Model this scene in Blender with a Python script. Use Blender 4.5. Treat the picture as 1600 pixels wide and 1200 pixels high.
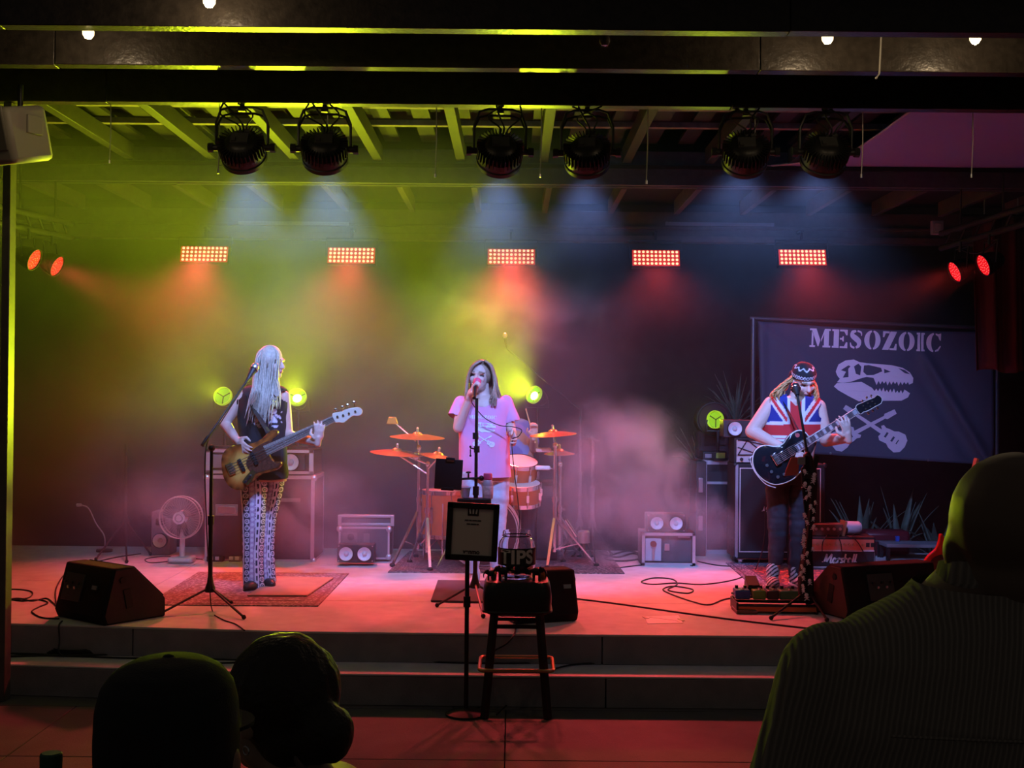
import bpy, bmesh, math, random
from math import sin, cos, pi, radians as R
from mathutils import Vector, Matrix, Euler, noise
from mathutils.bvhtree import BVHTree

random.seed(7)
sc = bpy.context.scene
col = sc.collection
for o in list(bpy.data.objects):
    bpy.data.objects.remove(o)

# ------------------------------------------------------------------ camera
F = 1900.0                       # focal length in pixels of the 1600x1200 frame
CAMZ = 1.79
STG = 0.36                       # stage floor height
ROT = Matrix.Rotation(R(90) + math.atan(15 / F), 3, 'X') @ Matrix.Rotation(R(0.5), 3, 'Z')
cam = bpy.data.cameras.new('camera'); camo = bpy.data.objects.new('camera', cam)
col.objects.link(camo)
cam.sensor_fit = 'HORIZONTAL'; cam.sensor_width = 36; cam.lens = 36 * F / 1600
cam.clip_start = 0.05; cam.clip_end = 200
camo.matrix_world = Matrix.Translation((0, 0, CAMZ)) @ ROT.to_4x4()
sc.camera = camo

# ------------------------------------------------------------------ world, exposure
w = bpy.data.worlds.new('night'); sc.world = w; w.use_nodes = True
bg = w.node_tree.nodes['Background']
bg.inputs['Color'].default_value = (0.55, 0.49, 0.45, 1); bg.inputs['Strength'].default_value = 0.045
sc.view_settings.view_transform = 'Standard'; sc.view_settings.look = 'None'
sc.view_settings.exposure = 0.0; sc.view_settings.gamma = 1.0; sc.view_settings.use_curve_mapping = False
cy = sc.cycles
cy.max_bounces = 5; cy.diffuse_bounces = 2; cy.glossy_bounces = 2; cy.transmission_bounces = 5
cy.volume_bounces = 0; cy.transparent_max_bounces = 12
cy.volume_step_rate = 3.0; cy.volume_max_steps = 64
cy.use_adaptive_sampling = True; cy.adaptive_threshold = 0.11; cy.adaptive_min_samples = 28
cy.use_denoising = True; cy.caustics_reflective = False; cy.caustics_refractive = False
cy.sample_clamp_indirect = 4.0; cy.use_light_tree = True

# ------------------------------------------------------------------ pixel -> place
def ray(px, py):
    return ROT @ Vector(((px - 800) / F, -(py - 600) / F, -1.0))
def at(px, py, D):
    d = ray(px, py); d *= D / d.y
    return Vector((d.x, D, CAMZ + d.z))
def on(px, py, z=STG):
    d = ray(px, py); t = (z - CAMZ) / d.z
    return Vector((d.x * t, d.y * t, z))

# ------------------------------------------------------------------ materials
MATS = {}
def nodes_of(name):
    m = bpy.data.materials.new(name); m.use_nodes = True
    nt = m.node_tree
    return m, nt, nt.nodes['Principled BSDF']
def mat(name, c=(.5, .5, .5), rough=.6, metal=0., emit=None, es=0., var=.0, vs=30., bump=0., bs=120., trans=0., ior=1.45, alpha=1., attr=False, coat=0.):
    if name in MATS: return MATS[name]
    m, nt, b = nodes_of(name); L = nt.links.new
    b.inputs['Base Color'].default_value = (*c, 1); b.inputs['Roughness'].default_value = rough
    b.inputs['Metallic'].default_value = metal; b.inputs['Transmission Weight'].default_value = trans
    b.inputs['IOR'].default_value = ior; b.inputs['Alpha'].default_value = alpha
    b.inputs['Coat Weight'].default_value = coat
    if emit:
        b.inputs['Emission Color'].default_value = (*emit, 1); b.inputs['Emission Strength'].default_value = es
    tc = None
    if var or bump:
        tc = nt.nodes.new('ShaderNodeTexCoord')
    src = None
    if attr:
        a = nt.nodes.new('ShaderNodeAttribute'); a.attribute_name = 'Col'
        src = a.outputs['Color']; L(src, b.inputs['Base Color'])
    if var:
        n = nt.nodes.new('ShaderNodeTexNoise'); n.inputs['Scale'].default_value = vs; n.inputs['Detail'].default_value = 4
        L(tc.outputs['Object'], n.inputs['Vector'])
        mr = nt.nodes.new('ShaderNodeMapRange'); L(n.outputs['Fac'], mr.inputs['Value'])
        mr.inputs['From Min'].default_value = .25; mr.inputs['From Max'].default_value = .75
        mr.inputs['To Min'].default_value = 1 - var; mr.inputs['To Max'].default_value = 1 + var
        mx = nt.nodes.new('ShaderNodeVectorMath'); mx.operation = 'SCALE'
        if src: L(src, mx.inputs[0])
        else: mx.inputs[0].default_value = c
        L(mr.outputs['Result'], mx.inputs['Scale']); L(mx.outputs['Vector'], b.inputs['Base Color'])
    if bump:
        n2 = nt.nodes.new('ShaderNodeTexNoise'); n2.inputs['Scale'].default_value = bs; n2.inputs['Detail'].default_value = 3
        L(tc.outputs['Object'], n2.inputs['Vector'])
        bp = nt.nodes.new('ShaderNodeBump'); bp.inputs['Strength'].default_value = bump; bp.inputs['Distance'].default_value = .01
        L(n2.outputs['Fac'], bp.inputs['Height']); L(bp.outputs['Normal'], b.inputs['Normal'])
    MATS[name] = m
    return m

BLACK = mat('black plastic', (.012, .012, .013), .5, var=.3, vs=60)
RUBBER = mat('black rubber', (.01, .01, .01), .7)
BLKMET = mat('black powder coated metal', (.014, .014, .015), .42, metal=.2)
CHROME = mat('chrome', (.75, .75, .78), .18, metal=1.)
STEEL = mat('brushed steel', (.5, .5, .52), .35, metal=1.)
ALU = mat('aluminium edging', (.62, .62, .66), .38, metal=.75)
GOLD = mat('brass', (.75, .45, .16), .28, metal=1.)
CABLE = mat('black cable jacket', (.008, .008, .008), .55)
WHITE = mat('white paint', (.75, .75, .76), .5)
CONE = mat('white speaker cone', (.8, .82, .86), .5)
TOLEX = mat('black tolex', (.016, .015, .016), .65, bump=.3, bs=400)
GRILL = mat('black grille cloth', (.02, .02, .022), .8, var=.3, vs=300)
CARPET = mat('dark carpet covering', (.007, .007, .008), .95, bump=.4, bs=500)
SKIN = mat('skin', (.62, .42, .33), .55, var=.08, vs=25)
PAINT = mat('dyed cloth', (.5, .5, .5), .85, attr=True, bump=.15, bs=300)
PAINTG = mat('lacquered paint', (.5, .5, .5), .22, attr=True, coat=.3)

# ------------------------------------------------------------------ things
def props(o, label=None, cat=None, group=None, kind=None):
    if label: o['label'] = label
    if cat: o['category'] = cat
    if group: o['group'] = group
    if kind: o['kind'] = kind
    return o
def thing(name, label, cat, loc=(0, 0, 0), rz=0., group=None, kind=None):
    o = bpy.data.objects.new(name, None); col.objects.link(o)
    o.empty_display_size = .1
    o.location = loc; o.rotation_euler = (0, 0, rz)
    return props(o, label, cat, group, kind)
def root_of(o):
    while o.parent: o = o.parent
    return o
def copy_tree(o, parent=None):
    c = o.copy(); col.objects.link(c); c.parent = parent
    for ch in list(o.children): copy_tree(ch, c)
    return c
def link_mesh(name, me, m, parent=None, smooth=True, world=False, bevel=0., sharp=35):
    o = bpy.data.objects.new(name, me); col.objects.link(o)
    if m is not None:
        for q in (m if isinstance(m, (list, tuple)) else [m]): me.materials.append(q)
    if parent is not None:
        o.parent = parent
        if world:
            me.transform(root_of(parent).matrix_basis.inverted())
    if smooth and len(me.polygons):
        me.polygons.foreach_set('use_smooth', [True] * len(me.polygons))
        if sharp: me.set_sharp_from_angle(angle=R(sharp))
    if bevel:
        b = o.modifiers.new('edge', 'BEVEL'); b.width = bevel; b.segments = 2; b.limit_method = 'ANGLE'; b.angle_limit = R(40)
    return o

def frame_z(d):
    return Vector(d).normalized().to_track_quat('Z', 'Y').to_matrix()
def catmull(P, n=6, closed=False):
    P = [Vector(p) for p in P]; out = []; N = len(P)
    if N < 3: return P
    for i in range(N if closed else N - 1):
        if closed: a, b, c, d = P[i - 1], P[i], P[(i + 1) % N], P[(i + 2) % N]
        else: a, b, c, d = P[max(i - 1, 0)], P[i], P[i + 1], P[min(i + 2, N - 1)]
        for k in range(n):
            t = k / n
            out.append(.5 * ((2 * b) + (c - a) * t + (2 * a - 5 * b + 4 * c - d) * t * t + (3 * b - a - 3 * c + d) * t ** 3))
    if not closed: out.append(P[-1])
    return out

class MB:
    """collects shapes and links them as one mesh object"""
    def __init__(s, xf=None):
        s.v = []; s.f = []; s.mi = []; s.xf = xf; s.m = 0
    def add(s, V, Fc):
        o = len(s.v)
        s.v += [tuple(s.xf @ Vector(p)) if s.xf else tuple(p) for p in V]
        s.f += [tuple(i + o for i in f) for f in Fc]; s.mi += [s.m] * len(Fc)
        return s
    def box(s, c, size, rot=None):
        c = Vector(c); h = Vector(size) * .5
        V = [Vector((x * h.x, y * h.y, z * h.z)) for x in (-1, 1) for y in (-1, 1) for z in (-1, 1)]
        if rot is not None: V = [rot @ p for p in V]
        return s.add([c + p for p in V], [(0, 1, 3, 2), (4, 6, 7, 5), (0, 4, 5, 1), (2, 3, 7, 6), (0, 2, 6, 4), (1, 5, 7, 3)])
    def bar(s, p0, p1, wx, wy=None):
        p0, p1 = Vector(p0), Vector(p1); d = p1 - p0
        return s.box((p0 + p1) / 2, (wx, wy or wx, d.length), frame_z(d))
    def cyl(s, p0, p1, r0, r1=None, seg=16, cap=True):
        p0, p1 = Vector(p0), Vector(p1); r1 = r0 if r1 is None else r1
        Q = frame_z(p1 - p0); V = []
        for p, r in ((p0, r0), (p1, r1)):
            for i in range(seg):
                a = 2 * pi * i / seg; V.append(p + Q @ Vector((r * cos(a), r * sin(a), 0)))
        Fc = [(i, (i + 1) % seg, seg + (i + 1) % seg, seg + i) for i in range(seg)]
        if cap: Fc += [tuple(range(seg - 1, -1, -1)), tuple(range(seg, 2 * seg))]
        return s.add(V, Fc)
    def lathe(s, prof, org=(0, 0, 0), axis=(0, 0, 1), seg=24, caps=True):
        Q = frame_z(axis); org = Vector(org); V = []; n = len(prof)
        for (r, h) in prof:
            for i in range(seg):
                a = 2 * pi * i / seg; V.append(org + Q @ Vector((max(r, 1e-5) * cos(a), max(r, 1e-5) * sin(a), h)))
        Fc = []
        for k in range(n - 1):
            for i in range(seg):
                j = (i + 1) % seg
                Fc.append((k * seg + i, k * seg + j, (k + 1) * seg + j, (k + 1) * seg + i))
        if caps: Fc += [tuple(range(seg - 1, -1, -1)), tuple((n - 1) * seg + i for i in range(seg))]
        return s.add(V, Fc)
    def tube(s, pts, r, seg=8, closed=False, smooth=0, flat=1.):
        P = catmull(pts, smooth, closed) if smooth else [Vector(p) for p in pts]
        n = len(P); rs = r if isinstance(r, (list, tuple)) else None
        V = []; up = None
        for k in range(n):
            if closed: t = P[(k + 1) % n] - P[k - 1]
            else: t = P[min(k + 1, n - 1)] - P[max(k - 1, 0)]
            if t.length < 1e-9: t = Vector((0, 0, 1))
            t.normalize()
            if up is None: up = t.orthogonal().normalized()
            up = (up - t * up.dot(t))
            if up.length < 1e-6: up = t.orthogonal()
            up.normalize(); bi = t.cross(up)
            if rs:
                x = k / (n - 1) * (len(rs) - 1); i0 = min(int(x), len(rs) - 2); rr = rs[i0] + (rs[i0 + 1] - rs[i0]) * (x - i0)
            else: rr = r
            for i in range(seg):
                a = 2 * pi * i / seg; V.append(P[k] + up * (rr * cos(a)) + bi * (rr * flat * sin(a)))
        Fc = []
        for k in range(n if closed else n - 1):
            k2 = (k + 1) % n
            for i in range(seg):
                j = (i + 1) % seg; Fc.append((k * seg + i, k * seg + j, k2 * seg + j, k2 * seg + i))
        if not closed: Fc += [tuple(range(seg - 1, -1, -1)), tuple((n - 1) * seg + i for i in range(seg))]
        return s.add(V, Fc)
    def ball(s, c, r, rot=None, su=16, sv=10):
        c = Vector(c); r = Vector((r, r, r)) if not hasattr(r, '__len__') else Vector(r); V = []
        for k in range(sv + 1):
            th = pi * k / sv
            for i in range(su):
                a = 2 * pi * i / su
                p = Vector((r.x * sin(th) * cos(a) + 1e-6 * cos(a), r.y * sin(th) * sin(a) + 1e-6 * sin(a), r.z * cos(th)))
                V.append(c + (rot @ p if rot is not None else p))
        Fc = [(k * su + i, (k + 1) * su + i, (k + 1) * su + (i + 1) % su, k * su + (i + 1) % su) for k in range(sv) for i in range(su)]
        return s.add(V, Fc)
    def ring(s, c, n, Rr, r, seg=28, ts=8):
        Q = frame_z(n); c = Vector(c)
        return s.tube([c + Q @ Vector((Rr * cos(2 * pi * i / seg), Rr * sin(2 * pi * i / seg), 0)) for i in range(seg)], r, ts, closed=True)
    def loft(s, rings, seg=24):
        """rings: (centre, rx, ry[, yaw]) horizontal ellipses bottom to top"""
        V = []; n = len(rings)
        for q in rings:
            c = Vector(q[0]); a0 = q[3] if len(q) > 3 else 0.
            for i in range(seg):
                a = 2 * pi * i / seg; x, y = q[1] * cos(a), q[2] * sin(a)
                V.append(c + Vector((x * cos(a0) - y * sin(a0), x * sin(a0) + y * cos(a0), 0)))
        Fc = [(k * seg + i, k * seg + (i + 1) % seg, (k + 1) * seg + (i + 1) % seg, (k + 1) * seg + i) for k in range(n - 1) for i in range(seg)]
        Fc += [tuple(range(seg - 1, -1, -1)), tuple((n - 1) * seg + i for i in range(seg))]
        return s.add(V, Fc)
    def prism(s, poly, d, xf=None):
        """poly: 2-D outline (x,z); d=(y0,y1)"""
        n = len(poly); V = [Vector((p[0], y, p[1])) for y in d for p in poly]
        if xf: V = [xf @ p for p in V]
        return s.add(V, [tuple(range(n)), tuple(range(2 * n - 1, n - 1, -1))] + [(i, n + i, n + (i + 1) % n, (i + 1) % n) for i in range(n)])
    def mesh(s, name='m'):
        me = bpy.data.meshes.new(name); me.from_pydata(s.v, [], s.f)
        if any(s.mi): me.polygons.foreach_set('material_index', s.mi)
        bm = bmesh.new(); bm.from_mesh(me); bmesh.ops.recalc_face_normals(bm, faces=bm.faces); bm.to_mesh(me); bm.free()
        me.update(); return me
    def build(s, name, m, parent=None, smooth=True, world=False, bevel=0., sharp=35):
        return link_mesh(name, s.mesh(name), m, parent, smooth, world, bevel, sharp)

def solo(mb, name, label, cat, m, group=None, kind=None, **k):
    """a thing that is one mesh"""
    o = mb.build(name, m, None, **k)
    # put the origin at the base of the thing
    xs = [v.co for v in o.data.vertices]
    c = Vector((sum(p.x for p in xs) / len(xs), sum(p.y for p in xs) / len(xs), min(p.z for p in xs)))
    o.data.transform(Matrix.Translation(-c)); o.location = c
    return props(o, label, cat, group, kind)

def paint(o, fn):
    me = o.data; a = me.color_attributes.new('Col', 'FLOAT_COLOR', 'POINT')
    M = root_of(o).matrix_basis; buf = []
    for v in me.vertices:
        c = fn(M @ v.co, v.normal); buf += [c[0], c[1], c[2], 1.]
    a.data.foreach_set('color', buf)
    return o

def fill2d(outer, holes=(), depth=0.):
    """filled 2-D outline (x,y) with holes as a mesh in the XY plane"""
    cu = bpy.data.curves.new('o', 'CURVE'); cu.dimensions = '2D'; cu.fill_mode = 'BOTH'; cu.extrude = depth
    for ring in [outer] + list(holes):
        sp = cu.splines.new('POLY'); sp.points.add(len(ring) - 1); sp.use_cyclic_u = True
        for i, p in enumerate(ring): sp.points[i].co = (p[0], p[1], 0, 1)
    return curve_mesh(cu)
def curve_mesh(cu):
    t = bpy.data.objects.new('tmp', cu); col.objects.link(t)
    dg = bpy.context.evaluated_depsgraph_get(); dg.update()
    me = bpy.data.meshes.new_from_object(t.evaluated_get(dg))
    bpy.data.objects.remove(t); bpy.data.curves.remove(cu)
    me.materials.clear()
    return me
def text_mesh(txt, size=.1, depth=.0, align='CENTER', shear=0., bold=0., space=1.):
    cu = bpy.data.curves.new('t', 'FONT'); cu.body = txt; cu.size = size; cu.extrude = depth
    cu.align_x = align; cu.align_y = 'CENTER'; cu.shear = shear; cu.offset = bold; cu.space_character = space
    return curve_mesh(cu)
def place2d(me, c, right, up):
    """move a mesh drawn in XY to centre c with the given axes"""
    right = Vector(right).normalized(); up = Vector(up); up = (up - right * up.dot(right)).normalized(); n = right.cross(up)
    M = Matrix(((right.x, up.x, n.x, c[0]), (right.y, up.y, n.y, c[1]), (right.z, up.z, n.z, c[2]), (0, 0, 0, 1)))
    me.transform(M); return me

def remesh(mb, voxel, smooth=4, fac=.5):
    me = mb.mesh('b'); t = bpy.data.objects.new('tmp', me); col.objects.link(t)
    m = t.modifiers.new('r', 'REMESH'); m.mode = 'VOXEL'; m.voxel_size = voxel; m.use_smooth_shade = True
    if smooth:
        q = t.modifiers.new('s', 'SMOOTH'); q.factor = fac; q.iterations = smooth
    dg = bpy.context.evaluated_depsgraph_get(); dg.update()
    out = bpy.data.meshes.new_from_object(t.evaluated_get(dg))
    bpy.data.objects.remove(t); bpy.data.meshes.remove(me)
    return out
def cut(me, planes):
    """planes: (point, normal): the side the normal points to is removed"""
    bm = bmesh.new(); bm.from_mesh(me)
    for p, n in planes:
        g = list(bm.verts) + list(bm.edges) + list(bm.faces)
        bmesh.ops.bisect_plane(bm, geom=g, plane_co=Vector(p), plane_no=Vector(n), clear_outer=True)
    bm.to_mesh(me); bm.free(); me.update(); return me
def wrinkle(me, amp, scale, seed=0.):
    n = len(me.vertices); co = [0.] * (3 * n); no = [0.] * (3 * n)
    me.vertices.foreach_get('co', co); me.vertices.foreach_get('normal', no)
    for i in range(0, 3 * n, 3):
        k = amp * noise.noise((co[i] * scale.x + seed, co[i + 1] * scale.y, co[i + 2] * scale.z))
        for j in range(3): co[i + j] += no[i + j] * k
    me.vertices.foreach_set('co', co); me.update(); return me
def spot(name, loc, target, color, energy, ang, blend=.4, rad=.05, parent=None):
    l = bpy.data.lights.new(name, 'SPOT'); l.color = color; l.energy = energy; l.spot_size = R(ang); l.spot_blend = blend
    l.shadow_soft_size = rad
    o = bpy.data.objects.new(name, l); col.objects.link(o)
    Mw = Matrix.Translation(loc) @ (Vector(target) - Vector(loc)).to_track_quat('-Z', 'Y').to_matrix().to_4x4()
    if parent:
        o.parent = parent; Mw = root_of(parent).matrix_basis.inverted() @ Mw
    o.matrix_local = Mw
    return o
# ================================================================== setting
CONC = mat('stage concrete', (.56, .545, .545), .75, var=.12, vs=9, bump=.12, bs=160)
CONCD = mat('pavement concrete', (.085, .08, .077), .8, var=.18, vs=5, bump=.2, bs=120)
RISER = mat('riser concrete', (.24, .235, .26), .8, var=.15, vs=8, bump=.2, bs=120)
WOOD = mat('dark stained beam wood', (.04, .033, .027), .30, var=.35, vs=22, bump=.25, bs=45)
WOODL = mat('brown rafter wood', (.09, .07, .05), .6, var=.3, vs=18, bump=.2, bs=60)
WALL = mat('dark stained fence wall', (.02, .018, .016), .85, var=.3, vs=6)

def struct(o): o['kind'] = 'structure'; return o

# ground: slabs with recessed joints
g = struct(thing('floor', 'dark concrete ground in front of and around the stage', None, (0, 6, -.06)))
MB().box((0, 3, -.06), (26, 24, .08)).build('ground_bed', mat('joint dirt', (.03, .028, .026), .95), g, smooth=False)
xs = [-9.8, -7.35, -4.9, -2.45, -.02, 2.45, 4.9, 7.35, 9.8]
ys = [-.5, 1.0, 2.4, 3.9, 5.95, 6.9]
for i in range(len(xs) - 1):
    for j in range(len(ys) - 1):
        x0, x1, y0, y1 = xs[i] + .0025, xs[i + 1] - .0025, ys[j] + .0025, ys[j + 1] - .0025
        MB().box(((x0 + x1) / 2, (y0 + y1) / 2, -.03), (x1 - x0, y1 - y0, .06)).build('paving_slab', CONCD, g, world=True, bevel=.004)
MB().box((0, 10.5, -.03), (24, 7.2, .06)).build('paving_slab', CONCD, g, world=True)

# stage platform with its step
s = struct(thing('stage', 'low concrete stage platform with one step along the front', None, (0, 9, 0)))
XL, XR, DB = -5.2, 5.2, 11.15
fl = [(XL, 7.62), (-3.05, 7.44), (-1.3, 7.27), (0, 7.25), (XR, 7.25)]
sl = [(XL, 7.32), (-3.05, 7.14), (-1.3, 6.97), (0, 6.95), (XR, 6.95)]
def slab(front, back, z0, z1):
    poly = [Vector((x, y, 0)) for x, y in front] + [Vector((x, y, 0)) for x, y in reversed(back)]
    m = MB(); n = len(poly)
    m.add([p + Vector((0, 0, z)) for z in (z0, z1) for p in poly],
          [tuple(range(n - 1, -1, -1)), tuple(range(n, 2 * n))] + [(i, (i + 1) % n, n + (i + 1) % n, n + i) for i in range(n)])
    return m
bk = [(x, 8.35) for x, _ in fl]
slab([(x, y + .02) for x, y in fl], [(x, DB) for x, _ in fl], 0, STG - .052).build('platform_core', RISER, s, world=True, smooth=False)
slab(fl, bk, STG - .014, STG).build('floor_panel', CONC, s, world=True, bevel=.004)
for (y0, y1) in ((8.354, 9.10), (9.104, 10.1), (10.104, DB)):
    for k in range(4):
        x0, x1 = XL + k * 2.6 + .002, XL + (k + 1) * 2.6 - .002
        MB().box(((x0 + x1) / 2, (y0 + y1) / 2, STG - .025), (x1 - x0, y1 - y0, .05)).build('floor_panel', CONC, s, world=True, bevel=.002)
# riser blocks of the stage edge and of the step
def along(front, x):
    for (a, ya), (b, yb) in zip(front, front[1:]):
        if a <= x <= b: return ya + (yb - ya) * (x - a) / (b - a)
    return front[-1][1]
cutx = [XL, -3.05, -2.28, -1.3, .55, 2.3, 4.0, XR]
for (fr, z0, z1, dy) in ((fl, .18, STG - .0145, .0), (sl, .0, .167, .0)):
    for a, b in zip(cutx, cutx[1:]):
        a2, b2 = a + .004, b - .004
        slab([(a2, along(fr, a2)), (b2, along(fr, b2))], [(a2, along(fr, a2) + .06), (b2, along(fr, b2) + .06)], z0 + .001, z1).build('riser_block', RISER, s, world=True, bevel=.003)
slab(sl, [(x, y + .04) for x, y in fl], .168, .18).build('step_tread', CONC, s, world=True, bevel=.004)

# back wall far behind the stage and the side of the yard
MBw = MB().box((0, 13.6, 2.2), (22, .15, 4.6))
struct(MBw.build('wall_back', WALL, None, smooth=False))
struct(MB().box((-6.2, 10.5, 2.2), (.15, 6.2, 4.6)).build('wall_left', WALL, None, smooth=False))
struct(MB().box((6.4, 10.5, 2.2), (.15, 6.2, 4.6)).build('wall_right', WALL, None, smooth=False))

# timber roof: beams, rafters, purlins, lattice slats, boards and an added sky cover
c = struct(thing('ceiling', 'open timber pergola roof of beams, rafters and lattice slats over the stage', None, (0, 9, 3.45)))
ZB = 3.45
def beam(name, y, z0, z1, t, m=WOOD, x0=-7, x1=7):
    return MB().box(((x0 + x1) / 2, y + t / 2, (z0 + z1) / 2), (x1 - x0, t, z1 - z0)).build(name, m, c, world=True, bevel=.004)
for y in (5.52, 6.19, 6.98):                       # front joists, each of butted lengths
    for (a, b) in ((-7, -2.35), (-2.346, 1.25), (1.254, 7)):
        off = random.uniform(-.004, .004)
        beam('joist', y + off, ZB + off, ZB + .30, .085, WOOD, a, b)
for y in (9.62, 9.72):                             # double beam across the stage
    beam('cross_beam', y, ZB, ZB + .27, .06, mat('grey stained beam wood', (.07, .066, .07), .5, var=.25, vs=20, bump=.2, bs=50))
beam('filler_board', 9.68, ZB + .03, ZB + .26, .042)
beam('header_beam', 11.15, 3.19, 3.47, .12, mat('header beam wood', (.07, .06, .055), .6, var=.3, vs=14))
beam('header_trim', 11.12, 3.19, 3.25, .03, mat('header beam wood'))
beam('header_trim', 11.12, 3.31, 3.335, .03, mat('header beam wood'))
x = -.32 - .605 * 9
while x < 5.6:
    MB().box((x, 10.46, ZB + .06), (.05, 1.36, .13)).build('rafter', WOODL, c, world=True, bevel=.003)
    x += .605
x = -.42 - .655 * 8
while x < 5.6:
    MB().box((x, 8.35, ZB + .23), (.07, 2.5, .12)).build('rafter', mat('dark rafter wood', (.022, .018, .014), .6, var=.3, vs=18), c, world=True, bevel=.003)
    x += .655
for y in (7.72, 8.32, 8.88):
    MB().box((0, y, ZB + .31), (13, .06, .04)).build('purlin', mat('pale lattice wood', (.22, .18, .13), .6, var=.3, vs=18), c, world=True, bevel=.002)
x = -5.6
while x < 5.7:
    MB().box((x, 8.34, ZB + .345), (.125, 2.6, .025)).build('lattice_slat', mat('dark rafter wood'), c, world=True)
    x += .29
MB().box((0, 10.5, ZB + .14), (14, 1.8, .03)).build('roof_sheet', WALL, c, world=True, smooth=False)
MB().box((0, 8.95, ZB + .50), (14, 4.6, .03)).build('roof_sheet', WALL, c, world=True, smooth=False)  # added dark cover that hides the sky above the open lattice
MB().box((0, 6.0, ZB + .33), (14, 1.7, .03)).build('roof_sheet', WALL, c, world=True, smooth=False)

# post at the left front corner
p = at(9, 600, 7.0)
struct(MB().box((p.x, 7.02, 1.72), (.045, .09, 3.44)).build('trim_1', mat('painted post', (.10, .09, .08), .5, var=.2, vs=12), None, bevel=.004))

# perforated strips on the header
for px0, px1 in ((372, 545), (1040, 1210)):
    a, b = at(px0, 347, 11.1), at(px1, 350 if px0 < 800 else 353, 11.1)
    m = MB(); n = 34
    for i in range(n):
        q = a.lerp(b, (i + .5) / n); m.box(q, (.016, .012, .01))
    m.box((a + b) / 2 + Vector((0, .012, 0)), ((b - a).length, .012, .03))
    o = m.build('vent_strip', mat('grey metal strip', (.25, .25, .26), .5, metal=.5), c, world=True, smooth=False)
# ================================================================== lamps
RED = (1.0, .062, .068); BLUE = (.24, .38, 1.0); GREEN = (.80, 1.0, .01)
LEDR = mat('red LED glow', (.2, .02, .01), .4, emit=(1.0, .60, .34), es=1.7)
LEDB = mat('face plate with LED halo glow', (.1, .01, .01), .4, emit=(1., .03, .015), es=.6)  # plate emits red to imitate the halo round the LEDs
REDL = mat('red lamp lens', (.2, .01, .01), .3, emit=(1., .008, .014), es=.85)
REDS = mat('red lamp LED', (.2, .05, .05), .3, emit=(1., .16, .14), es=1.1)
GRL = mat('green lamp lens', (.1, .3, .02), .3, emit=(.42, .8, .01), es=.5)
GRH = mat('green lamp bright LED', (.3, .5, .1), .3, emit=(.75, 1., .12), es=26.)
GRR = mat('green lit lamp rim', (.30, .42, .03), .4, emit=(.42, .75, .01), es=.6)
BULB = mat('lit bulb glass', (.9, .8, .6), .3, emit=(1., .74, .42), es=2.2)
FIL = mat('glowing filament', (1, .9, .7), .3, emit=(1., .82, .6), es=20.)

# --- five LED wash panels on the back header
PAN = [(319, 397, 'leftmost'), (549, 399, 'second from the left'), (799, 401, 'middle'), (1025, 403, 'fourth from the left'), (1254, 402, 'rightmost')]
panel0 = None
for i, (px, py, which) in enumerate(PAN):
    p = at(px, py, 10.98)
    t = thing('led_wash_panel', f'{which} of the five glowing red LED panels under the back beam', 'stage light', p, 0, 'LED panels along the back beam')
    tilt = Matrix.Rotation(R(-16), 4, 'X')
    W, H = .415, .15
    MB(tilt).box((0, .035, 0), (W + .03, .06, H + .02)).build('housing', BLKMET, t, bevel=.008)
    MB(tilt).box((0, .002, 0), (W + .012, .008, H)).build('face_plate', LEDB, t, bevel=.002)
    m = MB(tilt)
    for r_ in range(4):
        for k in range(11):
            m.ball(((k - 5) * W / 11, -.004, (r_ - 1.5) * H / 4), (.0128, .007, .0128), su=10, sv=6)
    m.build('led_array', LEDR, t)
    MB().tube([(-W / 2 - .03, .03, 0), (-W / 2 - .03, .05, .16), (W / 2 + .03, .05, .16), (W / 2 + .03, .03, 0)], .008, 6).build('yoke', BLKMET, t)
    MB().cyl((0, .05, .16), (0, .05, .25), .012).box((0, .1, .24), (.03, .16, .02)).build('clamp', BLKMET, t)
    tgt = Vector((p.x * .95, 8.6, STG))
    spot('panel_beam', p + Vector((0, -.06, -.02)), tgt, RED, 510, 80, .8, .12, t)

# --- six LED par cans on the front joist, seen from behind
PARS = [(378, 231, 'leftmost', 30), (507, 233, 'second from the left', 30), (781, 237, 'third from the left', 31), (917, 239, 'fourth from the left', 30), (1165, 238, 'fifth from the left', 30), (1290, 238, 'rightmost', 30)]
def par_can(t, tilt, s=1.):
    """axis: local -Z is the beam before tilting"""
    M = Matrix.Rotation(tilt, 4, 'X') @ Matrix.Scale(s, 4)
    MB(M).lathe([(.0, .075), (.06, .075), (.085, .06), (.105, .03), (.128, .0), (.128, -.05), (.126, -.06)], seg=36).build('housing', BLKMET, t)
    m = MB(M)
    for k in range(36):
        a = 2 * pi * k / 36
        m.box((.112 * cos(a), .112 * sin(a), .015), (.05, .005, .075), Matrix.Rotation(a, 3, 'Z'))
    m.build('cooling_fins', BLKMET, t)
    m = MB(M).box((0, .0, .078), (.10, .075, .012)).box((-.03, -.02, .088), (.022, .03, .018)).box((.04, .045, .08), (.03, .02, .03)).box((.0, .05, .08), (.016, .016, .02))
    m.build('control_plate', mat('dark grey panel', (.05, .05, .05), .4), t)
    MB(M).lathe([(.128, -.055), (.133, -.06), (.133, -.085), (.122, -.085)], seg=36, caps=False).build('lens_rim', BLKMET, t)
    MB(M).cyl((0, 0, -.058), (0, 0, -.064), .12, seg=32).build('lens', mat('blue lamp lens', (.1, .1, .3), .3, emit=BLUE, es=4.), t)
    for sx in (-1, 1):
        k = MB().cyl((sx * .125 * s, 0, 0), (sx * .19 * s, 0, 0), .02 * s, seg=12).cyl((sx * .165 * s, 0, 0), (sx * .195 * s, 0, 0), .028 * s, seg=8)
        k.build('tilt_knob', BLACK, t)
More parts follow.
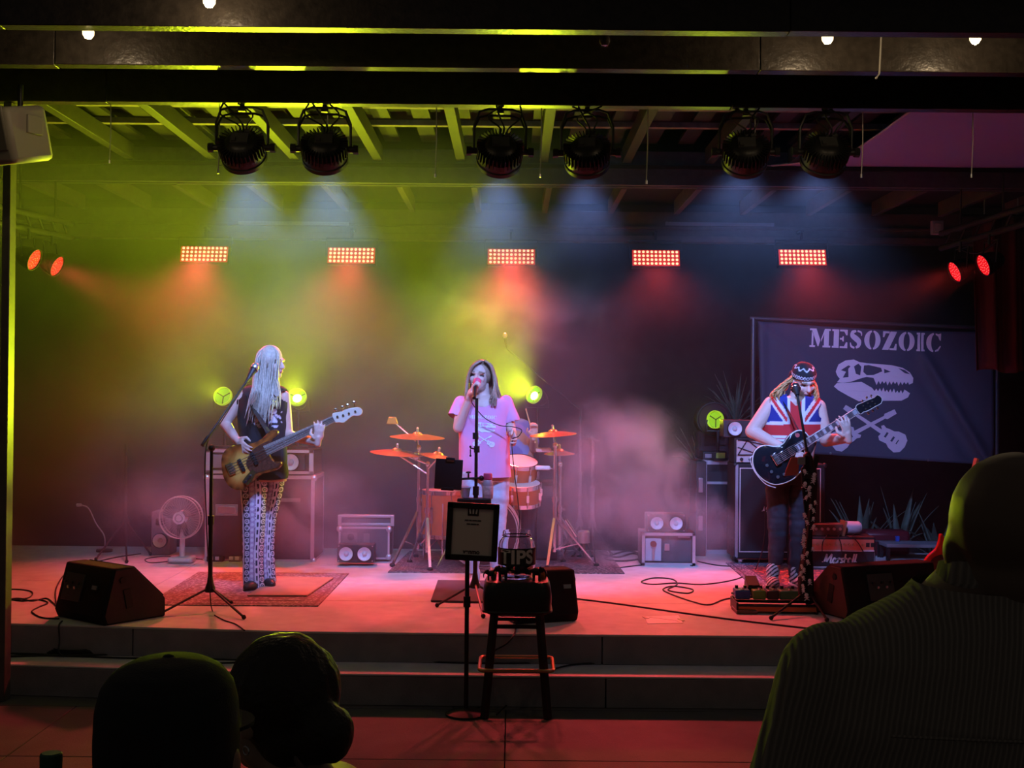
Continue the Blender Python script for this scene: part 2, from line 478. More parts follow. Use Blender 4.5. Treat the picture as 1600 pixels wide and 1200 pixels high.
for i, (px, py, which, ang) in enumerate(PARS):
    p = at(px, py, 7.03)
    t = thing('par_can', f'{which} of the six black par lights hanging from the front joist', 'stage light', p, R(random.uniform(-6, 6)), 'par lights on the front joist')
    par_can(t, R(52 if i % 2 else 56))
    zt = ZB - p.z
    # double yoke
    for dy, hh in ((-.02, zt - .02), (.03, zt - .045)):
        MB().tube([(-.15, 0, -.01), (-.15, dy * .5, hh * .62), (-.12, dy, hh * .93), (-.07, dy, hh), (.07, dy, hh), (.12, dy, hh * .93), (.15, dy * .5, hh * .62), (.15, 0, -.01)], .0075, 6).build('yoke', BLKMET, t)
    MB().cyl((0, 0, zt - .03), (0, 0, zt), .014).box((0, 0, zt - .035), (.04, .05, .014)).build('clamp', BLKMET, t)
    for k in range(3):
        x0 = random.uniform(-.12, .12)
        MB().tube([(x0, -.03, zt), (x0 * .3 + .08 * (k - 1), -.06, zt * .72), (.02 * k, -.06, zt * .45), (.03 * (k - 1), .01, .06)], .005, 5, smooth=5).build('cable', CABLE, t)
    tgt = Vector((p.x * 1.0, 9.4, STG + .9))
    aim = Matrix.Rotation(root_of(t).rotation_euler.z, 3, 'Z') @ (Matrix.Rotation(R(54), 3, 'X') @ Vector((0, 0, -1)))
    spot('par_beam', p + aim * .10, Vector((p.x * 1.2, 9.6, STG + .85)) if i < 4 else Vector((p.x * 1.25, 10.2, STG + 1.25)), BLUE, 235 if i < 4 else 300, 56 if i < 4 else 62, .7, .06, t)

# --- red pars on the two side bars
def side_par(px, py, D, yaw, label, tgt, e=140):
    p = at(px, py, D)
    t = thing('side_par', label, 'stage light', p, 0, 'red par lights on the side bars')
    d = (Vector(tgt) - p).normalized(); Q = (-d).to_track_quat('Z', 'Y').to_matrix().to_4x4()
    M = Q @ Matrix.Scale(.72, 4)
    MB(M).lathe([(.0, .16), (.05, .16), (.085, .12), (.11, .04), (.118, .0), (.118, -.05)], seg=28).build('housing', BLKMET, t)
    MB(M).lathe([(.118, -.03), (.124, -.04), (.124, -.075), (.116, -.075)], seg=28, caps=False).build('lens_rim', BLKMET, t)
    MB(M).cyl((0, 0, -.052), (0, 0, -.06), .116, seg=28).build('lens', REDL, t)
    m = MB(M)
    for k in range(34):
        r_ = .108 * math.sqrt((k + .5) / 34); a = k * 2.39996
        m.ball((r_ * cos(a), r_ * sin(a), -.062), (.0062, .0062, .004), su=8, sv=4)
    m.build('led_array', REDS, t)
    MB().tube([Q.to_3x3() @ Vector((-.1, 0, 0)), Q.to_3x3() @ Vector((-.1, 0, .02)) + Vector((0, 0, .16)), Q.to_3x3() @ Vector((.1, 0, .02)) + Vector((0, 0, .16)), Q.to_3x3() @ Vector((.1, 0, 0))], .007, 6).build('yoke', BLKMET, t)
    MB().cyl((0, 0, .14), (0, 0, .22), .012).build('clamp', BLKMET, t)
    spot('side_beam', p + d * .08, tgt, (1, .06, .05), e, 40, .6, .05, t)
side_par(45, 402, 9.3, 0, 'outer red par light on the left side bar', (1.4, 8.6, .6))
side_par(81, 412, 9.6, 0, 'inner red par light on the left side bar', (1.0, 9.0, .6))
side_par(1545, 411, 9.3, 0, 'outer red par light on the right side bar', (-1.6, 8.6, .6), 150)
side_par(1500, 421, 9.6, 0, 'inner red par light on the right side bar', (-1.2, 9.0, .6), 150)
def side_bar(label, pts):
    t = thing('lighting_bar', label, 'lighting bar', pts[0])
    a, b = pts
    for dz in (0, .12):
        MB().cyl(a + Vector((0, 0, dz)), b + Vector((0, 0, dz)), .024, seg=14).build('tube', RUBBER, t, world=True)
    for k in range(7):
        q = a.lerp(b, (k + .3) / 7); q2 = a.lerp(b, (k + .8) / 7)
        MB().cyl(q, q2 + Vector((0, 0, .12)), .009, seg=8).build('brace', RUBBER, t, world=True)
    for k in (.2, .6):
        q = a.lerp(b, k) + Vector((0, 0, .12))
        MB().cyl(q, (q.x, q.y, ZB + .05), .008, seg=8).build('hanger', RUBBER, t, world=True)
side_bar('black double bar holding the two right red par lights', (at(1470, 388, 9.9), at(1640, 338, 8.8)))
side_bar('black double bar holding the two left red par lights', (at(112, 372, 9.9), at(-30, 342, 8.8)))
j = at(1464, 356, 10.4)
tj = thing('junction_box', 'pale junction box on the beam above the right red par lights', 'electrical box', j)
MB().box((0, 0, 0), (.10, .05, .12)).build('body', mat('grey box plastic', (.35, .33, .36), .5), tj, bevel=.006)
MB().box((0, -.03, .0), (.06, .012, .07)).build('cover', mat('grey box plastic'), tj, bevel=.003)
MB().tube([(.04, 0, -.05), (.12, -.2, -.2), (.2, -.4, -.26), (.32, -.5, -.17)], .008, 6, smooth=6).build('conduit', CABLE, tj)

# --- yellow-green pars standing at the back
def green_par(px, py, D, label, tgt, e, bright, stand_to, ang=120):
    p = at(px, py, D)
    t = thing('green_par', label, 'stage light', (p.x, p.y, stand_to), 0, 'yellow-green par lights behind the band')
    o = Vector((0, 0, p.z - stand_to)); d = (Vector(tgt) - p).normalized()
    Q = (-d).to_track_quat('Z', 'Y').to_matrix().to_4x4(); M = Matrix.Translation(o) @ Q @ Matrix.Scale(.66, 4)
    MB(M).lathe([(.0, .16), (.05, .16), (.085, .12), (.11, .04), (.118, .0), (.118, -.05)], seg=28).build('housing', BLKMET, t)
    MB(M).lathe([(.10, -.045), (.118, -.05), (.124, -.055), (.124, -.1), (.112, -.1)], seg=28, caps=False).build('lens_rim', GRR, t)
    MB(M).cyl((0, 0, -.052), (0, 0, -.058), .112, seg=28).build('lens', GRL, t)
    m = MB(M)
    for k in range(3):
        a = k * 2 * pi / 3 + .5; m.box((.055 * cos(a), .055 * sin(a), -.062), (.11, .012, .008), Matrix.Rotation(a, 3, 'Z'))
    m.build('spokes', mat('green lamp spoke', (.06, .1, .01), .5), t)
    if bright: MB(M).ball((0, -.012, -.07), (.058, .058, .022)).build('bright_led', GRH, t)
    MB().tube([o + Vector((-.1, 0, 0)), o + Vector((-.1, .0, -.10)), o + Vector((.1, .0, -.10)), o + Vector((.1, 0, 0))], .007, 6).build('yoke', BLKMET, t)
    if o.z > .14: MB().cyl((0, 0, 0), o + Vector((0, 0, -.10)), .014).cyl((0, 0, 0), (0, 0, .02), .09).build('stand', BLKMET, t)
    spot('green_beam', p + d * .1, tgt, GREEN, e, ang, 1., .04, t)
RACK_TOP = at(322, 702, 10.25).z; CASE_TOP = STG + at(1099, 706, 11.).z - at(1158, 852, 11.).z
green_par(466, 625, 10.55, 'bright yellow-green par light beside the bass player, with a glaring lens', (-1.9, 8.5, 2.85), 640, True, RACK_TOP, 98)
green_par(352, 622, 10.55, 'yellow-green par light half hidden behind the bass player', (-2.9, 8.6, 2.4), 260, False, RACK_TOP, 98)
green_par(840, 620, 10.9, 'yellow-green par light glaring above the drums beside the singer', (-1.4, 9.1, 2.7), 580, True, STG, 100)
green_par(1122, 656, 11.05, 'yellow-green par light on the tall road case beside the guitar amplifier', (.6, 9.5, 1.7), 50, False, CASE_TOP, 104)
# ================================================================== flat prints (lettering, emblem)
def join_meshes(ms):
    bm = bmesh.new()
    for m in ms: bm.from_mesh(m); bpy.data.meshes.remove(m)
    me = bpy.data.meshes.new('print'); bm.to_mesh(me); bm.free(); return me
def ribbon(pts, ws):
    P = catmull([Vector((*p, 0)) for p in pts], 5); n = len(P); L_, R_ = [], []
    for k in range(n):
        t = (P[min(k + 1, n - 1)] - P[max(k - 1, 0)]).normalized(); x = k / (n - 1) * (len(ws) - 1); i = min(int(x), len(ws) - 2)
        w_ = (ws[i] + (ws[i + 1] - ws[i]) * (x - i)) / 2; nn = Vector((-t.y, t.x, 0))
        L_.append((P[k] + nn * w_)[:2]); R_.append((P[k] - nn * w_)[:2])
    return L_ + R_[::-1]
def crescent(a0, a1, flip=False, cx=.5, rx=.5, ry=.52, ix=.17, iy=.43):
    o = [(cx + rx * cos(R(a0 + (a1 - a0) * k / 14)), .5 + ry * sin(R(a0 + (a1 - a0) * k / 14))) for k in range(15)]
    i = [(cx + (-.02 if not flip else .02) + ix * cos(R(a0 + (a1 - a0) * k / 14)), .5 + iy * sin(R(a0 + (a1 - a0) * k / 14))) for k in range(15)]
    return o + i[::-1]
GLYPH = {
    'M': (1.30, [[(0, 0), (.34, 0), (.34, .1), (.23, .1), (.23, .66), (.12, .88), (.12, .1), (0, .1)],
                 [(0, 1), (.40, 1), (.66, .38), (.55, .05), (.50, .05), (.14, .9), (0, .9)],
                 [(.70, .44), (.92, 1), (1.28, 1), (1.28, .9), (1.18, .9), (1.18, .1), (1.28, .1), (1.28, 0), (.80, 0), (.80, .1), (.88, .1), (.88, .72), (.72, .30)]]),
    'E': (.98, [[(0, 0), (.42, 0), (.42, 1), (0, 1), (0, .9), (.1, .9), (.1, .1), (0, .1)], [(.48, 0), (.95, 0), (.95, .32), (.86, .32), (.74, .1), (.48, .1)],
                [(.48, .45), (.6, .45), (.66, .36), (.72, .36), (.72, .64), (.66, .64), (.6, .55), (.48, .55)], [(.48, .9), (.74, .9), (.86, .7), (.95, .7), (.95, 1), (.48, 1)]]),
    'S': (.86, [ribbon([(.76, .70), (.72, .88), (.5, .96)], [.05, .10, .10]), ribbon([(.42, .95), (.22, .88), (.2, .70), (.42, .54), (.6, .38), (.58, .16), (.42, .06)], [.1, .2, .28, .32, .30, .2, .1]), ribbon([(.34, .04), (.14, .12), (.08, .32)], [.1, .12, .05])]),
    'O': (1.04, [crescent(97, 263), crescent(-83, 83, True)]),
    'Z': (.94, [[(.03, .68), (.12, .68), (.2, .9), (.44, .9), (.44, 1), (.03, 1)], [(.5, 1), (.9, 1), (.40, 0), (0, 0)], [(.46, 0), (.90, 0), (.90, .34), (.82, .34), (.72, .1), (.46, .1)]]),
    'I': (.54, [[(0, 0), (.22, 0), (.22, 1), (0, 1), (0, .9), (.06, .9), (.06, .1), (0, .1)], [(.28, 0), (.50, 0), (.50, .1), (.44, .1), (.44, .9), (.50, .9), (.50, 1), (.28, 1)]]),
    'C': (.98, [crescent(97, 263), [(.56, 1.0), (.74, .96), (.86, 1), (.9, 1), (.9, .62), (.83, .62), (.72, .84), (.56, .92)], [(.56, 0), (.76, .05), (.92, .3), (.86, .34), (.72, .16), (.56, .08)]]),
}
def stencil_word(txt, width, height):
    tot = sum(GLYPH[c][0] + .07 for c in txt) - .07; sx = width / tot; x = -width / 2; ms = []
    for c in txt:
        for poly in GLYPH[c][1]:
            ms.append(fill2d([(x + p[0] * sx, (p[1] - .5) * height) for p in poly]))
        x += (GLYPH[c][0] + .07) * sx
    return join_meshes(ms)
def skull_mesh(width):
    s = width / 370; N = lambda L_: [((x - 907) * s, -(y - 875) * s) for x, y in L_]
    def teeth(x0, y0, x1, y1, n, ln):
        out = []
        for k in range(n):
            a, b = k / n, (k + .5) / n; h = ln * (.6 + .4 * ((k * 7) % 3) / 2)
            out += [(x0 + (x1 - x0) * a, y0 + (y1 - y0) * a), (x0 + (x1 - x0) * b, y0 + (y1 - y0) * b + h)]
        return out
    up = [(728, 840), (740, 806), (772, 786), (810, 780), (836, 791), (870, 795), (930, 797), (990, 800), (1040, 810), (1075, 830), (1092, 855), (1090, 878), (1072, 886)]
    up += teeth(1066, 874, 912, 874, 9, 20) + [(905, 862), (872, 858), (840, 868), (800, 884), (760, 890), (736, 888), (748, 872), (736, 858)]
    holes = [[(752, 832), (786, 808), (796, 812), (786, 824), (788, 862), (762, 866), (776, 838)], [(812, 812), (832, 798), (846, 812), (842, 852), (822, 846)],
             [(858, 806), (880, 803), (938, 814), (944, 830), (905, 848), (872, 850), (856, 836)], [(952, 818), (984, 830), (954, 838)], [(1018, 812), (1050, 820), (1076, 838), (1050, 834)]]
    lo = [(722, 908), (736, 892), (790, 888), (850, 882), (900, 908)] + teeth(912, 922, 1060, 930, 9, -20) + [(1078, 926), (1070, 945), (1040, 962), (950, 966), (902, 960), (840, 972), (792, 950), (745, 926)]
    return join_meshes([fill2d(N(up), [N(h) for h in holes]), fill2d(N(lo))])
def crossed_guitars(width):
    out = []
    o = [(-.25, 0), (-.23, .10), (-.16, .155), (-.06, .14), (0, .105), (.06, .115), (.11, .12), (.15, .08), (.14, .03), (.62, .022), (.64, .045), (.80, .035), (.80, -.035), (.64, -.045), (.62, -.022), (.16, -.03), (.2, -.07), (.17, -.1), (.12, -.085), (.06, -.1), (0, -.105), (-.06, -.14), (-.16, -.155), (-.23, -.1)]
    h = [[(-.13, -.035), (-.115, -.035), (-.115, .035), (-.13, .035)], [(-.06, -.04), (-.03, -.04), (-.03, .04), (-.06, .04)], [(.05, -.04), (.08, -.04), (.08, .04), (.05, .04)]]
    for (cx, cz, ang) in ((.27, -.16, 147), (-.36, -.16, 28)):
        a = R(ang); s = width * 1.0
        f = lambda L_: [(s * (cx + p[0] * cos(a) - p[1] * sin(a)), s * (cz + p[0] * sin(a) + p[1] * cos(a))) for p in L_]
        out.append(fill2d(f(o), [f(q) for q in h]))
    return out
def script_word(height, thick):
    """flowing script lettering of the amplifier badge, drawn stroke by stroke"""
    def ring(cx, cy, rx, ry, a0=0, a1=360, n=12): return [(cx + rx * cos(R(a0 + (a1 - a0) * k / n)), cy + ry * sin(R(a0 + (a1 - a0) * k / n))) for k in range(n + 1)]
    S = [[(.02, .16), (.06, .03), (.16, .05), (.22, .3), (.30, .98)], [(.30, .98), (.44, .12)], [(.44, .12), (.86, .98)], [(.86, .98), (.88, .14), (.96, .03), (1.06, .1)],
         ring(1.26, .27, .15, .25, 60, 400), [(1.42, .5), (1.42, .1), (1.5, .03), (1.58, .12)],
         [(1.66, .5), (1.66, .03)], [(1.66, .3), (1.74, .5), (1.88, .46)],
         [(2.22, .44), (2.1, .52), (2.0, .42), (2.1, .28), (2.2, .16), (2.1, .03), (1.96, .1)],
         [(2.38, 1.0), (2.38, .03)], [(2.38, .3), (2.48, .5), (2.6, .46), (2.64, .3), (2.64, .1), (2.72, .03)],
         ring(2.94, .27, .15, .25, 60, 400), [(3.10, .5), (3.10, .1), (3.18, .03)],
         [(3.32, 1.0), (3.32, .12), (3.40, .03)], [(3.56, 1.0), (3.56, .12), (3.66, .03), (3.76, .14)]]
    ms = []
    for st in S:
        ms.append(fill2d(ribbon([((x - 1.88 + .22 * y) * height, (y - .4) * height) for x, y in st], [thick, thick])))
    return join_meshes(ms)
# ================================================================== people
def pix(P):
    q = ROT.transposed() @ (Vector(P) - Vector((0, 0, CAMZ)))
    return 800 + F * q.x / -q.z, 600 - F * q.y / -q.z
def capsule(mb, a, b, ra, rb):
    mb.cyl(a, b, ra, rb, 14, False); mb.ball(a, ra, su=14, sv=8); mb.ball(b, rb, su=14, sv=8)
    # closed shell for the cylinder
    mb.cyl(a, b, ra * .98, rb * .98, 14, True)
def limb(mb, pts, rs):
    for i in range(len(pts) - 1): capsule(mb, pts[i], pts[i + 1], rs[i], rs[i + 1])
def head_frame(c, yaw, pitch=0., roll=0., s=1.):
    """face looks to local -Y; yaw>0 turns it to the viewer's right, pitch>0 looks down"""
    return Matrix.Translation(c) @ Matrix.Rotation(yaw, 4, 'Z') @ Matrix.Rotation(roll, 4, 'Y') @ Matrix.Rotation(pitch, 4, 'X') @ Matrix.Scale(s, 4)
def add_head(mb, H, nose=1., ears=True):
    old = mb.xf; mb.xf = H
    mb.ball((0, .012, .025), (.076, .095, .092))                 # skull
    mb.ball((0, -.03, -.035), (.060, .062, .075))                # face
    mb.ball((0, -.055, -.085), (.034, .034, .028))               # chin
    mb.ball((0, -.01, -.07), (.055, .055, .045))                 # jaw
    mb.ball((0, -.078, .022), (.052, .022, .014))                # brow
    for sx in (-1, 1):
        mb.ball((sx * .036, -.066, -.024), (.022, .018, .022))     # cheeks
        if ears: mb.ball((sx * .077, .012, -.012), (.011, .02, .03))
    capsule(mb, Vector((0, -.088, .008)), Vector((0, -.108 * nose, -.028)), .009, .014)
    mb.ball((0, -.098, -.032), (.018, .012, .01))
    mb.ball((0, -.089, -.058), (.024, .012, .011))               # lips
    mb.xf = old
def face_paint(H, skin, lip=(.5, .2, .19), brow=(.25, .16, .1), beard=None):
    Hi = H.inverted()
    def fn(P, n):
        q = Hi @ P
        if -.13 < q.z < .13 and q.y < -.03 and abs(q.x) < .08:
            if abs(abs(q.x) - .034) < .014 and abs(q.z - .002) < .0065: return (.06, .04, .035)
            if abs(abs(q.x) - .034) < .019 and abs(q.z - .022 - .004 * (1 if abs(q.x) < .04 else 0)) < .0055: return brow
            if abs(q.x) < .023 and abs(q.z + .058) < .009 and q.y < -.07: return lip
            if beard and q.z < -.045 and q.y < -.04 and (q.z < -.072 or abs(q.x) > .026): return beard
        return skin
    return fn
def add_hand(mb, wrist, d, palm, thumb, curl=.5, s=1., spread=.0, tcurl=.4):
    """d: finger direction, palm: the way the palm faces, thumb: side of the thumb"""
    y = Vector(d).normalized(); z = Vector(palm); z = (z - y * z.dot(y)).normalized(); x = y.cross(z)
    if x.dot(Vector(thumb)) < 0: x = -x
    w = Vector(wrist)
    def pt(a, b, c_): return w + (x * a + y * b + z * c_) * s
    rot = Matrix((x, y, z)).transposed()
    mb.ball(pt(0, .048, 0), (.040 * s, .052 * s, .015 * s), rot)
    mb.ball(pt(0, .075, 0), (.040 * s, .022 * s, .014 * s), rot)
    capsule(mb, pt(0, -.02, 0), pt(0, .03, 0), .025 * s, .026 * s)
    for i, (bx, ln) in enumerate(((.030, .070), (.011, .078), (-.009, .072), (-.028, .057))):
        p = pt(bx, .088 - .004 * abs(i - 1.3), .0); a = .25 * curl; dx = (1.5 - i) * spread
        for k, f in enumerate((.46, .30, .24)):
            q = p + (x * dx + y * cos(a) + z * sin(a)).normalized() * (ln * f * s)
            r0 = (.0098 - .0011 * k) * s; capsule(mb, p, q, r0, r0 - .0008 * s)
            p = q; a += curl * (1.05 if k == 0 else .8)
    p = pt(.030, .022, .004); q = pt(.060, .050, .016 + .012 * tcurl); r_ = pt(.066 - .03 * tcurl, .082, .024 + .03 * tcurl)
    capsule(mb, p, q, .015 * s, .0115 * s); capsule(mb, q, r_, .0112 * s, .0092 * s)
def hair_strands(name, parent, m, lines, r0=.008, seg=6, caps=()):
    mb = MB()
    for (c, rr, rot) in caps: mb.ball(c, rr, rot, su=20, sv=12)
    for pts in lines:
        mb.tube(pts, [r0 * .8, r0, r0, r0 * .75, r0 * .25], seg, smooth=4)
    return mb.build(name, m, parent, world=True, sharp=0)
def rows_leg(mb, rows, D, ratio=.9, seg=24):
    """rows: (px left, px right, py) from the top down"""
    rings = []
    for i in range(len(rows) - 1):
        for k in range(6):
            t = k / 6; a = [rows[i][j] + (rows[i + 1][j] - rows[i][j]) * t for j in range(3)]; rings.append(a)
    rings.append(list(rows[-1])); rg = []
    for l, r_, y in reversed(rings):
        c0 = at((l + r_) / 2, y, D); rx = (r_ - l) / 2 * D / F; rg.append((c0, rx, rx * ratio))
    mb.loft(rg, seg)
def torso(mb, rows, D, ratio=.62, seg=28, cap=.118):
    rg = []
    pr = catmull([Vector((l, r_, y)) for l, r_, y in rows], 4)
    for q in reversed(pr):
        c0 = at((q.x + q.y) / 2, q.z, D); rx = (q.y - q.x) / 2 * D / F; rg.append((c0, rx, min(rx * ratio, cap)))
    mb.loft(rg, seg)
def base_of(px, py): return on(px, py)

def decal(me, target, off=.004):
    """press a flat mesh onto the front of a body by casting along +Y"""
    bm = bmesh.new(); bm.from_mesh(target.data); M = root_of(target).matrix_basis
    bm.transform(M); tree = BVHTree.FromBMesh(bm); bm.free()
    for v in me.vertices:
        h = tree.ray_cast(Vector((v.co.x, v.co.y - 1.0, v.co.z)), Vector((0, 1, 0)))
        if h[0] is not None: v.co = h[0] + Vector((0, -off, 0))
    me.update(); return me
def subdiv(me, n=2):
    bm = bmesh.new(); bm.from_mesh(me); bmesh.ops.triangulate(bm, faces=bm.faces)
    for _ in range(n): bmesh.ops.subdivide_edges(bm, edges=[e for e in bm.edges if e.calc_length() > .012], cuts=1)
    bm.to_mesh(me); bm.free(); return me

# ---------------------------------------------------------------- bass player
def bassist():
    D = 8.8; A = lambda x, y, d=0.: at(x, y, D + d)
    b = on(402, 926); t = thing('person', 'long blonde haired bass player in a dark sleeveless top and patterned flared trousers', 'person', (b.x, D, STG))
    mb = MB()
    H = head_frame(A(424, 567), R(62), R(2), 0, 1.02); add_head(mb, H, 1., False)
    capsule(mb, A(421, 578, .03), A(412, 612, .03), .05, .055)
    torso(mb, [(398, 430, 606), (380, 446, 613), (372, 449, 632), (374, 448, 660), (378, 446, 690), (376, 448, 730), (378, 448, 752)], D + .02)
    limb(mb, [A(382, 617, .01), A(352, 662, -.02), A(370, 688, -.13)], [.047, .041, .029])
    limb(mb, [A(444, 620, .02), A(450, 680, .02), A(495, 691, -.235)], [.045, .039, .029])
    add_hand(mb, A(371, 688, -.15), A(390, 712, -.27) - A(371, 688, -.15), (.1, 1, .25), (1, 0, .6), .55, 1.0, .05)
    add_hand(mb, A(497, 690, -.255), (.12, -.12, 1), (-.25, 1, .1), (-.6, .4, .3), .5, .95, .12)
    limb(mb, [A(398, 745, .02), A(396, 825, .0), A(396, 908, .02)], [.058, .04, .033])
    limb(mb, [A(428, 745, .09), A(417, 825, .10), A(417, 900, .1)], [.058, .04, .033])
    me = remesh(mb, .006, 2, .45); body = link_mesh('body', me, PAINTSK, t, world=True, sharp=0)
    paint(body, face_paint(H, (.62, .43, .35)))
    # top
    mb = MB(); torso(mb, [(388, 440, 603), (376, 449, 610), (370, 452, 630), (371, 451, 660), (374, 449, 690), (372, 450, 728), (373, 451, 748)], D + .02, .70, cap=.134)
    top = remesh(mb, .009, 3)
    for (px, py, r_) in ((374, 614, .05), (451, 618, .05)):
        cc = A(px, py, .02)
        bm = bmesh.new(); bm.from_mesh(top)
        bmesh.ops.delete(bm, geom=[v for v in bm.verts if (Vector((v.co.x - cc.x, 0, v.co.z - cc.z))).length < r_ * .8], context='VERTS'); bm.to_mesh(top); bm.free()
    neck = A(414, 603, 0)
    bm = bmesh.new(); bm.from_mesh(top)
    bmesh.ops.delete(bm, geom=[v for v in bm.verts if (Vector((v.co.x - neck.x, 0, v.co.z - neck.z))).length < .062], context='VERTS'); bm.to_mesh(top); bm.free()
    wrinkle(top, .007, Vector((9, 9, 14)), 3.)
    o = link_mesh('sleeveless_top', top, PAINT, t, world=True, sharp=0)
    def shirt(P, n):
        x, y = pix(P)
        if n.y < .2 and 393 < x < 441 and 634 < y < 671:
            v = noise.noise(Vector((x * .16, y * .2, 1))) + .35 - (abs(x - 417) / 24) ** 4 - (abs(y - 653) / 17) ** 4 - max(0, .8 - abs(x - 417) / 9)
            if v > 0: return (.62, .66, .8)
        return (.022, .02, .022)
    paint(o, shirt)
    # trousers
    L1 = [(377, 414, 738), (375, 418, 765), (379, 415, 812), (380, 411, 862), (379, 412, 900), (379, 414, 922)]
    L2 = [(408, 449, 722), (408, 443, 762), (402, 432, 808), (402, 428, 855), (404, 429, 890), (405, 431, 909)]
    for nm, rows, dd in (('trouser_leg', L1, -.01), ('trouser_leg', L2, .10)):
        mb = MB(); rows_leg(mb, [(rows[0][0] + 2, rows[0][1] - 2, rows[0][2] - 16)] + rows, D + dd, .95)
        me = remesh(mb, .0055, 2); zc = A(400, rows[-1][2], dd).z
        cut(me, [((0, 0, zc + .005), (0, 0, -1)), ((0, 0, A(400, rows[0][2] - 12, dd).z), (0, 0, 1))])
        wrinkle(me, .009, Vector((16, 16, 3.)), 5.)
        o = link_mesh(nm, me, PAINT, t, world=True, sharp=0)
        def pat(P, n, rows=rows):
            x, y = pix(P)
            l = r_ = None
            for a, c2 in zip(rows, rows[1:]):
                if y <= c2[2] or c2 is rows[-1]:
                    k = (y - a[2]) / (c2[2] - a[2]); l = a[0] + (c2[0] - a[0]) * k; r_ = a[1] + (c2[1] - a[1]) * k; break
            u = (x - l) / (r_ - l)
            ang = u * 4.2 + .75
            band = int(math.floor(ang)) % 3; fr = ang - math.floor(ang); wv = y * D / F
            navy, white, lav = (.03, .03, .07), (.72, .74, .85), (.5, .42, .62)
            if fr < .1: return navy
            if band == 0:                                        # pale stripe with a dashed line
                if abs(fr - .55) < .16 and (y % 12) < 7.5: return navy
                return white
            if band == 1:                                        # dark stripe with rings
                q = math.hypot((fr - .55) * 8.5, (y % 10) - 5)
                if 2.3 < q < 4.2 or q < 1.0: return white
                return navy
            q = math.hypot((fr - .55) * 8.5, (y % 8) - 4)
            if q < 2.6: return white
            return lav
        paint(o, pat)
    # boots
    for (px, py, dd, yw) in ((397, 922, -.03, -.25), (417, 911, .10, .5)):
        c0 = A(px, py, dd); c0.z = STG
        M = Matrix.Translation(c0) @ Matrix.Rotation(yw, 4, 'Z'); mb = MB(M)
        mb.ball((0, -.05, .035), (.042, .10, .04)); mb.ball((0, .05, .05), (.04, .05, .05)); capsule(mb, Vector((0, .05, .05)), Vector((0, .05, .12)), .04, .042)
        me = remesh(mb, .008, 2); cut(me, [((0, 0, STG + .012), (0, 0, -1))])
        link_mesh('boot', me, mat('dark leather', (.05, .03, .028), .35), t, world=True, sharp=0)
        mb = MB(M); mb.loft([((0, -.01, .0), .047, .135), ((0, -.01, .018), .047, .135)], 28); mb.build('boot_sole', RUBBER, t, world=True)
    # hair
    HAIR = mat('ash blonde hair', (.46, .41, .33), .45, var=.25, vs=60)
    lines = []; rnd = random.Random(3)
    for k in range(190):
        u = rnd.random(); sx = 401 + 36 * u + rnd.uniform(-1, 1); back = rnd.random()
        dd = -.085 + .17 * back
        tipx = 386 + 48 * u + rnd.uniform(-5, 5); tipy = (655 if u < .75 else 628) + rnd.uniform(-22, 12)
        c0 = A(421 + (u - .5) * 12, 541 + 3 * abs(u - .5), dd * .3)
        lines.append([c0, A(sx, 556 + rnd.uniform(-3, 3), dd), A(sx - 3 + rnd.uniform(-2, 2), 585, dd * 1.15), A((sx + tipx) / 2 + rnd.uniform(-3, 3), 618, -.10 - .04 * rnd.random() if dd < .03 else dd), A(tipx, tipy, -.145 if dd < .03 else dd)])
    hm = H @ Vector((0, .014, .034))
    hair_strands('hair', t, HAIR, lines, .0058, 5, [(hm, (.090, .098, .096), None)])
    # strap
    MB().tube([A(383, 606, -.02), A(398, 640, -.145), A(420, 676, -.18)], .024, 6, smooth=6, flat=.12).build('guitar_strap', mat('dark woven strap', (.03, .025, .02), .8), t, world=True)

PAINTSK = mat('painted skin', (.6, .42, .34), .5, attr=True, var=.05, vs=30)

